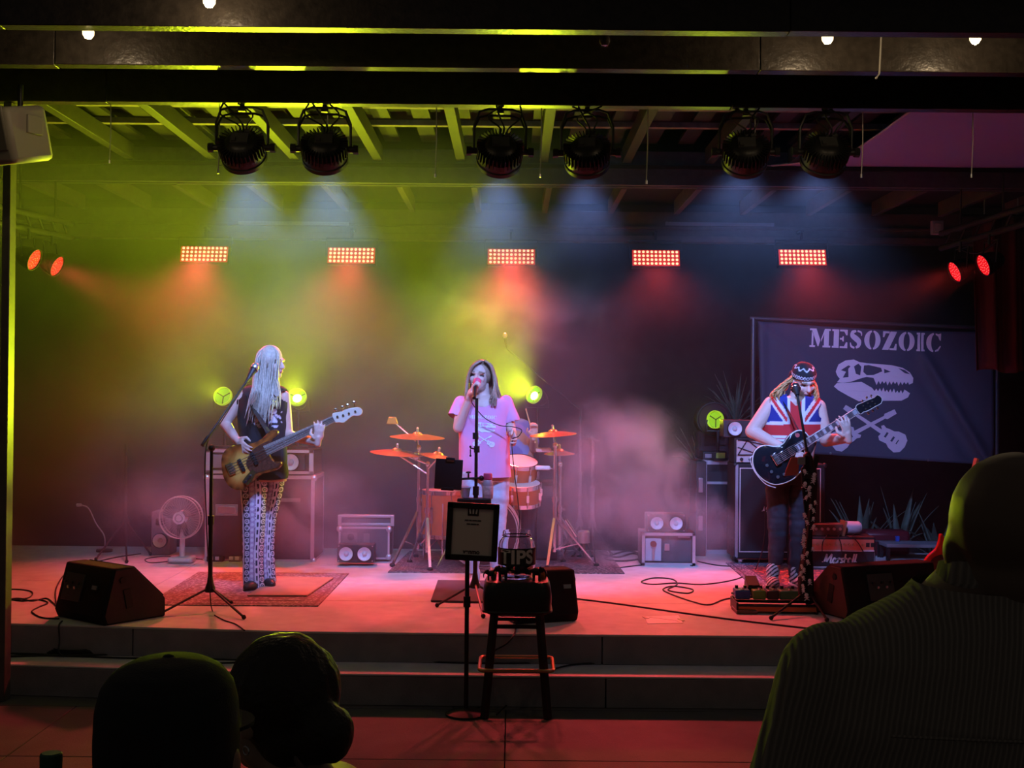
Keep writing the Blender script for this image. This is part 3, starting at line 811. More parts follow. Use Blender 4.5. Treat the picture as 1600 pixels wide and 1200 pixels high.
# ---------------------------------------------------------------- singer
def singer():
    D = 9.06; A = lambda x, y, d=0.: at(x, y, D + d)
    b = on(745, 912); t = thing('person', 'singer with long straight hair in a pink printed T-shirt and pale jeans, holding a microphone', 'person', (b.x, D, STG))
    mb = MB(); H = head_frame(A(750, 589), R(-16), R(-6), R(4), 1.0); add_head(mb, H, 1., False)
    capsule(mb, A(753, 600, .03), A(755, 628, .03), .052, .058)
    torso(mb, [(735, 775, 618), (722, 788, 625), (717, 795, 640), (720, 793, 670), (722, 792, 700), (720, 794, 735), (722, 794, 752)], D + .02)
    limb(mb, [A(722, 630, .02), A(716, 668, -.06), A(735, 618, -.16)], [.046, .04, .028])
    limb(mb, [A(790, 630, .02), A(797, 665, .0), A(801, 676, -.1)], [.046, .040, .03])
    add_hand(mb, A(734, 618, -.17), A(742, 600, -.2) - A(734, 619, -.17), (.5, -.1, -.1), (.2, -1, .2), 1.25, 1.0)
    add_hand(mb, A(799, 674, -.1), A(805, 688, -.16) - A(799, 674, -.1), (-.7, -.3, -.1), (-.3, -1, .2), .9, 1.0, .08)
    limb(mb, [A(738, 752, .02), A(738, 830, .0), A(741, 905, .02)], [.058, .04, .033])
    limb(mb, [A(778, 752, .02), A(778, 828, .04), A(775, 886, .06)], [.058, .04, .033])
    me = remesh(mb, .006, 2, .45); body = link_mesh('body', me, PAINTSK, t, world=True, sharp=0)
    paint(body, face_paint(H, (.66, .47, .4), (.5, .12, .13)))
    # T-shirt
    mb = MB(); torso(mb, [(738, 772, 617), (722, 788, 621), (713, 799, 632), (715, 798, 668), (717, 797, 700), (715, 798, 735), (715, 799, 752)], D + .02, .70, cap=.136)
    limb(mb, [A(720, 629, .02), A(711, 654, -.02)], [.055, .060]); limb(mb, [A(790, 629, .02), A(799, 656, .01)], [.055, .062])
    me = remesh(mb, .0075, 3)
    zh = A(757, 745).z
    cut(me, [((0, 0, zh), (0, 0, -1))])
    for (s0, s1) in ((A(720, 629, .02), A(711, 652, -.02)), (A(790, 629, .02), A(800, 660, .01))):
        d = (s1 - s0).normalized()
        bm = bmesh.new(); bm.from_mesh(me)
        bmesh.ops.delete(bm, geom=[v for v in bm.verts if (v.co - s1).dot(d) > .0 and (v.co - s1).length < .11 and abs(v.co.x - s1.x) < .075 and (abs(v.co.x - A(757, 650).x) > .165)], context='VERTS'); bm.to_mesh(me); bm.free()
    n0 = A(755, 617, -.08)
    bm = bmesh.new(); bm.from_mesh(me)
    bmesh.ops.delete(bm, geom=[v for v in bm.verts if (Vector((v.co.x - n0.x, (v.co.y - n0.y) * .5, v.co.z - n0.z))).length < .085], context='VERTS'); bm.to_mesh(me); bm.free()
    wrinkle(me, .009, Vector((10, 10, 7)), 1.)
    sh = link_mesh('t_shirt', me, mat('pink cotton', (.80, .36, .62), .85, bump=.1, bs=200), t, world=True, sharp=0)
    # print on the shirt
    PR = mat('pale print', (.80, .84, .92), .7)
    d1 = D - .16
    wm = stencil_word('MESOZOIC', 43 * D / F, 5.6 * D / F); place2d(wm, A(754, 652, -.16), (1, 0, -.02), (0, 0, 1))
    link_mesh('shirt_lettering', decal(subdiv(wm, 1), sh), PR, t, world=True, smooth=False)
    sk = skull_mesh(31 * D / F); place2d(sk, A(759, 668, -.16), (1, 0, -.02), (0, 0, 1))
    link_mesh('shirt_skull_print', decal(subdiv(sk, 1), sh), PR, t, world=True, smooth=False)
    for q in crossed_guitars(31 * D / F):
        place2d(q, A(757, 688, -.16), (1, 0, 0), (0, 0, 1)); link_mesh('shirt_guitar_print', decal(subdiv(q, 1), sh), PR, t, world=True, smooth=False)
    # jeans
    JEAN = mat('pale blue denim', (.55, .62, .74), .8, var=.12, vs=40, bump=.2, bs=260)
    for rows, dd in (([(718, 758, 735), (720, 757, 770), (724, 752, 820), (729, 750, 868), (732, 749, 897)], .0), ([(755, 797, 735), (759, 796, 775), (764, 791, 820), (764, 789, 845), (766, 785, 888)], .04)):
        mb = MB(); rows_leg(mb, rows, D + dd, .95); me = remesh(mb, .009, 2); cut(me, [((0, 0, A(750, rows[-1][2], dd).z + .008), (0, 0, -1))])
        wrinkle(me, .008, Vector((7, 7, 22)), 2.); link_mesh('jeans_leg', me, JEAN, t, world=True, sharp=0)
    for (px, dd, yw) in ((741, -.02, -.1), (776, .10, .3)):
        c0 = A(px, 905, dd); c0.z = STG; M = Matrix.Translation(c0) @ Matrix.Rotation(yw, 4, 'Z'); mb = MB(M)
        mb.ball((0, -.06, .035), (.04, .10, .036)); mb.ball((0, .04, .045), (.038, .05, .045)); capsule(mb, Vector((0, .03, .04)), Vector((0, .03, .10)), .04, .042)
        me = remesh(mb, .008, 2); cut(me, [((0, 0, STG + .012), (0, 0, -1))])
        link_mesh('shoe', me, mat('pale canvas shoe', (.72, .62, .64), .7), t, world=True, sharp=0)
        MB(M).loft([((0, -.02, .0), .043, .135), ((0, -.02, .02), .043, .135)], 28).build('shoe_sole', WHITE, t, world=True)
    HAIR = mat('light brown hair', (.34, .24, .17), .45, var=.3, vs=60)
    rnd = random.Random(5); lines = []
    for k in range(170):
        side = -1 if k % 5 < 2 else 1; u = rnd.random(); dd = rnd.uniform(-.075, .10)
        c0 = A(755 + side * 2 + rnd.uniform(-1, 1), 563.5, -.045 + dd * .4)
        if side < 0: pts = [c0, A(741 - 2 * u, 571, -.05 + dd * .5), A(733.5 - 2 * u, 585, dd), A(731 - 3 * u, 602, dd), A(730 - 4 * u, 618 + 10 * rnd.random(), dd - .03)]
        else: pts = [c0, A(765 + 2 * u, 570, -.05 + dd * .5), A(770 + 3 * u, 584, dd), A(771 + 7 * u, 604, dd - .01), A(765 + 20 * u, 620 + 15 * rnd.random(), -.125 if u < .6 else dd)]
        lines.append(pts)
    for k in range(60):
        x0 = rnd.uniform(736, 771); lines.append([A(754 + (x0 - 754) * .5, 566, .05), A(x0, 585, .09), A(x0 + rnd.uniform(-2, 2), 606, .09), A(x0 + rnd.uniform(-4, 4), 622 + 8 * rnd.random(), .085)])
    hm = H @ Vector((0, .024, .036)); hair_strands('hair', t, HAIR, lines, .0085, 6, [(hm, (.090, .094, .098), None)])

# ---------------------------------------------------------------- guitarist
def guitarist():
    D = 9.15; A = lambda x, y, d=0.: at(x, y, D + d)
    b = on(1228, 912); t = thing('person', 'long haired guitarist in a bandana and a red, white and blue flag vest looking down', 'person', (b.x, D, STG))
    mb = MB(); H = head_frame(A(1256, 596, -.03), R(8), R(24), R(-5), 1.04); add_head(mb, H)
    capsule(mb, A(1250, 605, .03), A(1243, 632, .04), .058, .065)
    torso(mb, [(1222, 1266, 619), (1204, 1279, 626), (1197, 1284, 640), (1196, 1283, 665), (1197, 1276, 690), (1198, 1270, 720), (1197, 1266, 755)], D + .04, .66)
    limb(mb, [A(1205, 632, .03), A(1175, 674, .02), A(1226, 702, -.16)], [.062, .053, .034])
    limb(mb, [A(1279, 636, .03), A(1291, 688, .0), A(1323, 685, -.28)], [.058, .050, .034])
    add_hand(mb, A(1225, 702, -.17), A(1246, 712, -.24) - A(1225, 702, -.17), (.1, 1, -.1), (.5, 0, 1), .5, 1.05, .05)
    add_hand(mb, A(1325, 684, -.30), (-.22, -.12, 1), (-.4, 1, .2), (-.5, .5, .3), .5, 1.08, .16)
    limb(mb, [A(1215, 755, .04), A(1213, 830, .0), A(1211, 895, .02)], [.062, .045, .036])
    limb(mb, [A(1248, 755, .05), A(1247, 835, .03), A(1245, 898, .03)], [.058, .038, .033])
    me = remesh(mb, .006, 2, .45); body = link_mesh('body', me, PAINTSK, t, world=True, sharp=0)
    paint(body, face_paint(H, (.66, .46, .38), (.45, .2, .18), (.2, .13, .08), (.25, .15, .09)))
    # vest with the flag
    mb = MB(); torso(mb, [(1216, 1270, 616), (1201, 1282, 622), (1194, 1287, 638), (1192, 1286, 665), (1193, 1281, 686), (1194, 1278, 700)], D + .04, .74, cap=.136)
    me = remesh(mb, .0065, 3); cut(me, [((0, 0, A(1240, 689).z), (0, 0, -1))])
    bm = bmesh.new(); bm.from_mesh(me); dl = []
    for v in bm.verts:
        x, y = pix(v.co)
        if v.co.y < D + .02 and y < 634 and abs(x - 1244) < (634 - y) * .9 and abs(x - 1244) < 14: dl.append(v)
        elif v.co.y >= D + .02 and y < 620 and abs(x - 1244) < 16: dl.append(v)
        elif y > 624 and math.hypot(x - 1193, (y - 640) * .8) < 9: dl.append(v)
        elif y > 626 and math.hypot(x - 1288, (y - 643) * .8) < 9: dl.append(v)
    bmesh.ops.delete(bm, geom=dl, context='VERTS'); bm.to_mesh(me); bm.free()
    wrinkle(me, .006, Vector((9, 9, 9)), 8.)
    o = link_mesh('flag_vest', me, PAINT, t, world=True, sharp=0)
    RD, WH, BL = (.62, .03, .035), (.74, .74, .8), (.02, .035, .25)
    def flag(P, n):
        x, y = pix(P); u = x - 1244; v = y - 672
        if abs(u) < 9: return RD
        if abs(v) < 10 and y > 660: return RD if abs(v) < 8.5 else WH
        if abs(u) < 14: return WH
        if y > 659: return WH if abs(v) < 13 or y > 686 else RD
        # diagonals run from the shoulders to the crossing
        k = (y - 614) - (44 - abs(u)) * 1.45 if u < 0 else (y - 616) - (42 - abs(u)) * 1.45
        if abs(k) < 4.2: return RD
        if -13 < k < 10: return WH
        return BL
    paint(o, flag)
    # black jeans
    JN = mat('worn black denim', (.035, .033, .042), .85, var=.5, vs=12, bump=.25, bs=220)
    for rows, dd in (([(1196, 1240, 735), (1197, 1233, 765), (1200, 1229, 825), (1200, 1227, 855), (1201, 1222, 884)], .0), ([(1228, 1266, 735), (1232, 1264, 765), (1234, 1260, 835), (1233, 1258, 870), (1231, 1258, 901)], .02)):
        mb = MB(); rows_leg(mb, rows, D + dd, .95); me = remesh(mb, .009, 2); cut(me, [((0, 0, A(1230, rows[-1][2], dd).z + .008), (0, 0, -1))])
        wrinkle(me, .009, Vector((7, 7, 24)), 4.); link_mesh('jeans_leg', me, JN, t, world=True, sharp=0)
    mb = MB(); torso(mb, [(1192, 1276, 690), (1194, 1270, 710), (1195, 1268, 725), (1196, 1266, 756)], D + .04, .72, cap=.134); me = remesh(mb, .01, 2); link_mesh('jeans_waist', me, JN, t, world=True, sharp=0)
    # striped canvas shoes
    for (px, pz, dd, yw, pt) in ((1207, 0, -.06, -.15, 1), (1246, 0, -.02, .25, 0)):
        c0 = A(px, 910, dd); c0.z = STG; M = Matrix.Translation(c0) @ Matrix.Rotation(yw, 4, 'Z'); mb = MB(M)
        mb.ball((0, -.07, .045), (.05, .11, .045)); mb.ball((0, .04, .055), (.045, .055, .055)); capsule(mb, Vector((0, .02, .06)), Vector((0, .03, .13)), .045, .047)
        me = remesh(mb, .0065, 2); cut(me, [((0, 0, STG + .012), (0, 0, -1))])
        o = link_mesh('shoe', me, PAINT, t, world=True, sharp=0)
        Mi = M.inverted()
        def stripes(P, n, Mi=Mi):
            q = Mi @ P
            return (.03, .03, .035) if ((q.x * .7 - q.y * .35 - q.z * .8) % .026) < .011 else (.75, .74, .74)
        paint(o, stripes)
        MB(M).loft([((0, -.03, .0), .052, .145), ((0, -.03, .022), .052, .145)], 28).build('shoe_sole', WHITE, t, world=True)
    # bandana
    mb = MB(H); mb.ball((0, .012, .055), (.088, .107, .085)); me = remesh(mb, .0055, 1)
    cut(me, [(H @ Vector((0, 0, .032)), H.to_3x3() @ Vector((0, -.12, -1)))])
    o = link_mesh('bandana', me, PAINT, t, world=True, sharp=0); Hi = H.inverted()
    def band(P, n):
        q = Hi @ P; a = math.atan2(q.x, -q.y)
        if abs(q.z - .058 - .010 * sin(a * 13)) < .0042 or abs(q.z - .058 + .010 * sin(a * 13)) < .003: return (.6, .6, .68)
        if abs(q.z - .112 - .007 * sin(a * 8)) < .004: return (.55, .55, .62)
        return (.012, .012, .016)
    paint(o, band)
    mb = MB(H); mb.tube([(-.05, .09, .05), (-.06, .12, .02), (-.07, .12, -.04)], [.012, .02, .006], 6, smooth=4, flat=.3).build('bandana_tail', mat('bandana cloth', (.012, .012, .016), .8), o, world=True)
    HAIR = mat('curly reddish blond hair', (.50, .30, .12), .5, var=.35, vs=50)
    rnd = random.Random(11); lines = []
    for k in range(210):
        side = -1 if k % 2 else 1; u = rnd.random(); dd = rnd.uniform(-.06, .12)
        if side < 0: xs_ = [1239, 1231 - 9 * u, 1225 - 19 * u, 1221 - 22 * u + 10 * rnd.random()]; ys_ = [586 + 8 * rnd.random(), 600, 614, 630 + 14 * rnd.random() - 12 * u]
        else: xs_ = [1268, 1272 + 3 * u, 1273 + 5 * u, 1266 + 10 * u]; ys_ = [590, 604, 620, 632 + 10 * rnd.random()]
        pts = [A(xs_[0] + rnd.uniform(-2, 2), ys_[0], dd * .6)]
        for j in range(1, 10):
            f = j / 9 * 3; i0 = min(int(f), 2); g_ = f - i0
            x = xs_[i0] + (xs_[i0 + 1] - xs_[i0]) * g_ + 2.0 * sin(j * 1.9 + k); y = ys_[i0] + (ys_[i0 + 1] - ys_[i0]) * g_
            pts.append(A(x, y, dd + .012 * cos(j * 1.7 + k)))
        lines.append(pts)
    hair_strands('hair', t, HAIR, lines, .0068, 5)
    MB().tube([A(1222, 622, -.03), A(1236, 650, -.15), A(1250, 676, -.19)], .024, 6, smooth=6, flat=.12).build('guitar_strap', mat('black leather strap', (.015, .014, .015), .5), t, world=True)

# ---------------------------------------------------------------- drummer
def drummer():
    D = 10.75; A = lambda x, y, d=0.: at(x, y, D + d)
    t = thing('person', 'drummer in a tie-dyed blue T-shirt sitting behind the drums, mostly hidden by the singer', 'person', (A(800, 800).x, D, STG))
    mb = MB(); H = head_frame(A(764, 624), R(-12), R(8), 0, 1.0); add_head(mb, H)
    capsule(mb, A(767, 636, .03), A(785, 662, .03), .055, .06)
    torso(mb, [(782, 806, 655), (771, 822, 660), (764, 830, 675), (766, 830, 700), (768, 830, 725), (766, 832, 752)], D + .02)
    limb(mb, [A(770, 668, .02), A(762, 705, -.1), A(752, 722, -.3)], [.05, .042, .03])
    limb(mb, [A(822, 668, .02), A(834, 700, -.05), A(834, 682, -.25)], [.05, .042, .03])
    add_hand(mb, A(834, 682, -.26), (0, -.2, 1), (0, -1, -.1), (-1, 0, 0), 1.3)
    add_hand(mb, A(752, 722, -.3), (-.5, -1, .1), (0, 0, -1), (1, 0, .3), 1.3)
    limb(mb, [A(782, 752, .0), A(768, 770, -.42), A(768, 845, -.40)], [.09, .065, .045])
    limb(mb, [A(816, 752, .0), A(828, 770, -.42), A(826, 845, -.40)], [.09, .065, .045])
    me = remesh(mb, .009, 3); body = link_mesh('body', me, PAINTSK, t, world=True, sharp=0); paint(body, face_paint(H, (.6, .42, .34)))
    mb = MB(); torso(mb, [(778, 812, 653), (768, 826, 658), (760, 834, 674), (762, 834, 700), (764, 834, 730), (764, 834, 748)], D + .02, .70, cap=.136)
    limb(mb, [A(770, 668, .02), A(764, 692, -.05)], [.06, .064]); limb(mb, [A(822, 668, .02), A(831, 690, -.02)], [.06, .064])
    me = remesh(mb, .01, 3); wrinkle(me, .008, Vector((9, 9, 9)), 4); o = link_mesh('t_shirt', me, PAINT, t, world=True, sharp=0)
    cc = A(800, 702)
    def dye(P, n):
        d = Vector((P.x - cc.x, 0, P.z - cc.z)); a = d.length * 26 + math.atan2(d.z, d.x) * 1.0 + noise.noise(P * 9) * 1.2
        cs = ((.12, .16, .5), (.2, .3, .62), (.5, .28, .18), (.25, .18, .5))
        return cs[int(a * .55) % 4]
    paint(o, dye)
    mb = MB(); limb(mb, [A(782, 752, .0), A(768, 770, -.42), A(768, 842, -.40)], [.10, .078, .06]); limb(mb, [A(816, 752, .0), A(828, 770, -.42), A(826, 842, -.40)], [.10, .078, .06])
    mb.ball(A(799, 748, .03), (.18, .13, .10)); me = remesh(mb, .012, 3); link_mesh('trousers', me, mat('dark trousers', (.03, .03, .04), .85), t, world=True, sharp=0)
    for px in (768, 826):
        c0 = A(px, 850, -.44); c0.z = STG; mb = MB(Matrix.Translation(c0)); mb.ball((0, -.05, .04), (.045, .12, .045)); mb.ball((0, .03, .05), (.04, .05, .05)); me = remesh(mb, .01, 2); link_mesh('shoe', me, mat('dark leather'), t, world=True, sharp=0)
    return t
# ================================================================== guitars and stands
def traced(name, pts, D, th, m, parent, smooth=4, bevel=.0, off=0.):
    P = [at(x, y, D) for x, y in pts]; P = catmull(P, smooth, True) if smooth else P
    n = len(P); mb = MB(); mb.add([p + Vector((0, off, 0)) for p in P] + [p + Vector((0, off + th, 0)) for p in P], [tuple(range(n)), tuple(range(2 * n - 1, n - 1, -1))] + [(i, n + i, n + (i + 1) % n, (i + 1) % n) for i in range(n)])
    return mb.build(name, m, parent, world=True, bevel=bevel)
def pbox(mb, px, py, D, w_, h_, d_, ang):
    mb.box(at(px, py, D), (w_, d_, h_), Matrix.Rotation(R(ang), 3, 'Y'))

def bass_guitar():
    D = 8.60; A = lambda x, y, d=0.: at(x, y, D + d)
    t = thing('bass_guitar', 'sunburst electric bass guitar with a brown pickguard and pale headstock, held by the blonde player', 'bass guitar', A(371, 766))
    body = [(347, 735), (346, 718), (350, 706), (360, 698), (374, 694), (388, 693), (401, 690), (412, 683), (420, 675), (428, 671), (434, 673), (434, 679), (427, 686), (423, 694), (420, 706), (424, 716), (430, 722), (438, 721), (440, 725), (436, 732), (426, 737), (412, 740), (402, 746), (394, 754), (384, 762), (372, 766), (360, 762), (351, 750)]
    P = catmull([A(x, y) for x, y in body], 4, True)
    cc = A(386, 724); rings = [(1., .0), (.985, -.008), (.93, -.011), (.86, -.012), (.76, -.012), (.6, -.012), (.4, -.012), (.2, -.012)]
    V = []; n = len(P)
    for s_, dy in [(1., .04)] + rings: V += [cc + (p - cc) * s_ + Vector((0, dy, 0)) for p in P]
    mb = MB(); Fc = [(k * n + i, k * n + (i + 1) % n, (k + 1) * n + (i + 1) % n, (k + 1) * n + i) for k in range(len(rings)) for i in range(n)]
    mb.add(V, Fc + [tuple(range(n)), tuple(range(len(rings) * n, len(rings) * n + n))])
    o = mb.build('body', PAINTG, t, world=True)
    def burst(Pt, nn):
        x, y = pix(Pt); q = min(math.hypot(x - bx, y - by) for bx, by in body)
        c0, c1, c2 = (.035, .012, .008), (.42, .12, .02), (.72, .40, .08); k = min(q / 9., 1.); j = min(max((q - 9) / 10., 0), 1)
        a = [c0[i] + (c1[i] - c0[i]) * k for i in range(3)]; return [a[i] + (c2[i] - a[i]) * j for i in range(3)]
    paint(o, burst)
    traced('pickguard', [(386, 718), (394, 704), (408, 694), (423, 689), (420, 706), (424, 718), (431, 724), (438, 723), (433, 730), (420, 734), (405, 738), (396, 741), (389, 734), (385, 726)], D - .015, .004, mat('tortoise brown pickguard', (.10, .035, .02), .3, var=.5, vs=60), t)
    traced('control_plate', [(383, 756), (379, 752), (390, 738), (395, 735), (399, 739), (392, 752), (387, 758)], D - .016, .004, CHROME, t)
    for (x, y) in ((391, 744), (388, 748), (384, 753)): MB().lathe([(.0, 0), (.011, 0), (.011, .012), (.009, .015), (0, .015)], A(x, y, -.016), (0, -1, 0), 14).build('knob', BLACK, t, world=True)
    mb = MB(); pbox(mb, 360, 733, D - .018, .045, .085, .012, -26); mb.build('bridge', CHROME, t, world=True, bevel=.003)
    for k in range(4): MB().cyl(A(355 + 1.6 * k * .0 + 2 * k * .9, 728 + 3.6 * k, -.026), A(363 + 1.8 * k, 724 + 3.6 * k, -.026), .005, seg=10).build('saddle', STEEL, t, world=True)
    for (x, y) in ((377, 727), (397, 717)):
        mb = MB(); pbox(mb, x, y, D - .02, .026, .094, .014, -26); mb.build('pickup', BLACK, t, world=True, bevel=.004)
    neck = [(411, 697), (519, 650), (524, 659), (418, 712)]
    NK = mat('maple neck', (.42, .30, .17), .4, var=.15, vs=40)
    traced('neck', neck, D - .012, .032, NK, t, 0, .008)
    traced('fretboard', neck, D - .018, .006, mat('worn rosewood fretboard', (.30, .26, .22), .4, var=.2, vs=50), t, 0)
    for k in range(1, 20):
        f = 1 - 2 ** (-k / 12.); f = f / (1 - 2 ** (-20 / 12.)); a = A(519 + (411 - 519) * f, 650 + (697 - 650) * f, -.019); b2 = A(524 + (418 - 524) * f, 659 + (712 - 659) * f, -.019)
        MB().cyl(a, b2, .0016, seg=6).build('fret', STEEL, t, world=True)
    for k in (3, 5, 7, 9, 12, 15, 17):
        f = (1 - 2 ** (-(k - .5) / 12.)) / (1 - 2 ** (-20 / 12.)); MB().cyl(A(521.5 - 107 * f, 654.5 + 50 * f, -.0185), A(521.5 - 107 * f, 654.5 + 50 * f, -.0205), .005, seg=12).build('inlay_dot', WHITE, t, world=True)
    hs = [(519, 649), (522, 645), (534, 643), (539, 640), (552, 637), (560, 636), (566, 641), (565, 647), (560, 650), (552, 650), (547, 653), (541, 658), (536, 661), (530, 660), (523, 660)]
    traced('headstock', hs, D - .012, .016, mat('cream headstock lacquer', (.66, .60, .48), .3), t, 3, .003)
    for (x, y, u, v) in ((527, 651, 524, 640), (536, 649, 535, 636), (545, 646, 543, 633), (555, 643, 553, 629)):
        mb = MB().cyl(A(x, y, -.02), A(x, y, .01), .008, seg=12).cyl(A(x, y, .008), A(u, v, .008), .003, seg=6); mb.ball(A(u, v, .008), (.013, .004, .011)); mb.build('tuner', CHROME, t, world=True)
    for k in range(4):
        MB().cyl(A(357 + 2. * k, 728 + 3.8 * k, -.032), A(520 + 1.2 * k, 651.5 + 2. * k, -.024), .0014 + .0003 * (3 - k), seg=5).build('string', STEEL, t, world=True)

def electric_guitar():
    D = 8.93; A = lambda x, y, d=0.: at(x, y, D + d)
    t = thing('electric_guitar', 'black single-cutaway electric guitar with cream binding and block inlays, played by the guitarist', 'guitar', A(1212, 757))
    body = [(1176, 717), (1179, 706), (1186, 699), (1197, 696), (1212, 698), (1224, 693), (1232, 682), (1243, 674), (1253, 673), (1261, 679), (1266, 690), (1263, 697), (1256, 700), (1258, 712), (1255, 728), (1246, 742), (1232, 752), (1212, 757), (1195, 751), (1183, 740), (1177, 728)]
    P = catmull([A(x, y) for x, y in body], 4, True); n = len(P); cc = A(1217, 722)
    rings = [(1., .05), (1., .0), (.985, -.006), (.8, -.015), (.5, -.02), (.2, -.021)]; V = []
    for s_, dy in rings: V += [cc + (p - cc) * s_ + Vector((0, dy, 0)) for p in P]
    mb = MB().add(V, [(k * n + i, k * n + (i + 1) % n, (k + 1) * n + (i + 1) % n, (k + 1) * n + i) for k in range(len(rings) - 1) for i in range(n)] + [tuple(range(n)), tuple(range((len(rings) - 1) * n, len(rings) * n))])
    mb.build('body', mat('black guitar lacquer', (.012, .013, .018), .16, coat=.5), t, world=True, sharp=50)
    CR = mat('cream binding', (.72, .68, .6), .4)
    MB().tube([p + Vector((0, -.002, 0)) for p in P], .0055, 6, closed=True).build('binding', CR, t, world=True)
    nk = [(1242, 697), (1337, 638), (1342, 646), (1248, 706)]
    traced('neck', nk, D - .02, .03, mat('dark mahogany neck', (.12, .05, .03), .35), t, 0, .006)
    traced('fretboard', nk, D - .028, .008, mat('dark fretboard', (.10, .09, .10), .3), t, 0)
    MB().tube([A(1242, 697, -.026), A(1337, 638, -.026)], .003, 5).build('binding', CR, t, world=True)
    MB().tube([A(1248, 706, -.026), A(1342, 646, -.026)], .003, 5).build('binding', CR, t, world=True)
    q = 1 - 2 ** (-22 / 12.)
    for k in range(1, 23):
        f = (1 - 2 ** (-k / 12.)) / q; MB().cyl(A(1337 - 95 * f, 638 + 59 * f, -.029), A(1342 - 94 * f, 646 + 60 * f, -.029), .0015, seg=6).build('fret', STEEL, t, world=True)
        if k in (1, 3, 5, 7, 9, 12, 15, 17, 19, 21):
            f0 = (1 - 2 ** (-(k - 1) / 12.)) / q; m0 = f0 + (f - f0) * .12; m1 = f0 + (f - f0) * .88
            L_ = []
            for (ff, e) in ((m0, .14), (m1, .14), (m1, .86), (m0, .86)): L_.append((1337 - 95 * ff + e * 5.4, 638 + 59 * ff + e * 8.4))
            traced('block_inlay', L_, D - .0295, .002, mat('pearl inlay', (.8, .82, .85), .25), t, 0)
    hs = [(1337, 637), (1340, 632), (1345, 630), (1356, 625), (1366, 621), (1371, 617), (1378, 622), (1377, 630), (1368, 635), (1356, 642), (1349, 644), (1344, 647)]
    traced('headstock', hs, D - .018, .018, mat('black guitar lacquer'), t, 2, .002)
    MB().tube([A(x, y, -.019) for x, y in hs], .0025, 5, closed=True, smooth=2).build('binding', CR, t, world=True)
    for i, (x, y, u, v) in enumerate(((1349, 634, 1347, 626), (1356, 630, 1354, 621), (1363, 627, 1361, 618), (1353, 639, 1357, 646), (1360, 635, 1364, 642), (1367, 631, 1371, 638))):
        mb = MB().cyl(A(x, y, -.024), A(x, y, .01), .006, seg=10).cyl(A(x, y, .004), A(u, v, .004), .0025, seg=6); mb.ball(A(u, v, .004), (.009, .005, .009)); mb.build('tuner', CHROME, t, world=True)
    for (x, y) in ((1236, 705), (1224, 712)):
        mb = MB(); pbox(mb, x, y, D - .03, .034, .072, .018, -32); mb.build('pickup', CHROME, t, world=True, bevel=.003)
    mb = MB(); pbox(mb, 1213, 717, D - .028, .05, .09, .02, -32); mb.build('bridge', CHROME, t, world=True, bevel=.004)
    mb = MB()
    for k in range(6): pbox(mb, 1209.5 + 1.7 * k, 711.5 + 2.4 * k, D - .042, .03, .008, .01, -32)
    mb.build('bridge_saddles', STEEL, t, world=True)
    for (x, y) in ((1198, 727), (1205, 737), (1215, 745), (1225, 741)): MB().lathe([(0, 0), (.013, 0), (.012, .014), (.0, .016)], A(x, y, -.012), (0, -1, 0), 14).build('knob', mat('smoke knob', (.1, .1, .1), .2), t, world=True)
    MB().lathe([(0, 0), (.016, 0), (.016, .004), (0, .005)], A(1246, 680, -.012), (0, -1, 0), 14).build('toggle_switch', mat('red toggle plate', (.5, .1, .1), .4), t, world=True)
    for k in range(6): MB().cyl(A(1210.5 + 1.5 * k, 712.5 + 2.3 * k, -.046), A(1338 + .7 * k, 638.8 + 1.2 * k, -.032), .0011, seg=4).build('string', STEEL, t, world=True)
    MB().tube([A(1176, 712, .03), A(1172, 718, -.01), A(1180, 738, -.02), A(1196, 756, -.02), A(1212, 762, -.01)], .003, 6, smooth=6).build('strap_cable', WHITE, t, world=True)

def microphone(t, p, d, ball_m, body_m, s=1., body_len=.15, parent_world=True):
    d = Vector(d).normalized()
    MB().lathe([(.0, 0), (.012 * s, 0), (.0185 * s, body_len * .6), (.024 * s, body_len), (.026 * s, body_len + .006)], p, d, 18).build('handle', body_m, t, world=True)
    MB().ball(Vector(p) + d * (body_len + .03), (.029 * s, .029 * s, .034 * s), frame_z(d)).build('grille', ball_m, t, world=True)
    MB().ring(Vector(p) + d * (body_len + .008), d, .027 * s, .004).build('collar', CHROME, t, world=True)

def tripod(t, base, top_z, feet, r=.011, hub=.16):
    b = Vector(base)
    MB().cyl(b + Vector((0, 0, hub)), (b.x, b.y, top_z), r, seg=12).build('pole', BLKMET, t, world=True)
    MB().cyl(b + Vector((0, 0, hub)), (b.x, b.y, b.z + (top_z - b.z) * .55), r * 1.4, seg=12).build('lower_tube', BLKMET, t, world=True)
    MB().lathe([(.014, .0), (.034, .0), (.034, .025), (.022, .06), (.016, .10)], b + Vector((0, 0, hub - .05)), seg=16).build('hub', BLACK, t, world=True)
    MB().cyl((b.x, b.y, b.z + (top_z - b.z) * .55 - .03), (b.x, b.y, b.z + (top_z - b.z) * .55 + .03), r * 1.9, seg=12).build('height_clutch', BLACK, t, world=True)
    for f in feet:
        f = Vector(f); l = MB().cyl(b + Vector((0, 0, hub - .02)), f + Vector((0, 0, .015)), .008, seg=8).build('leg', BLKMET, t, world=True)
        MB().ball(f + Vector((0, 0, .015)), (.015, .015, .015), su=10, sv=6).build('rubber_foot', RUBBER, l, world=True)

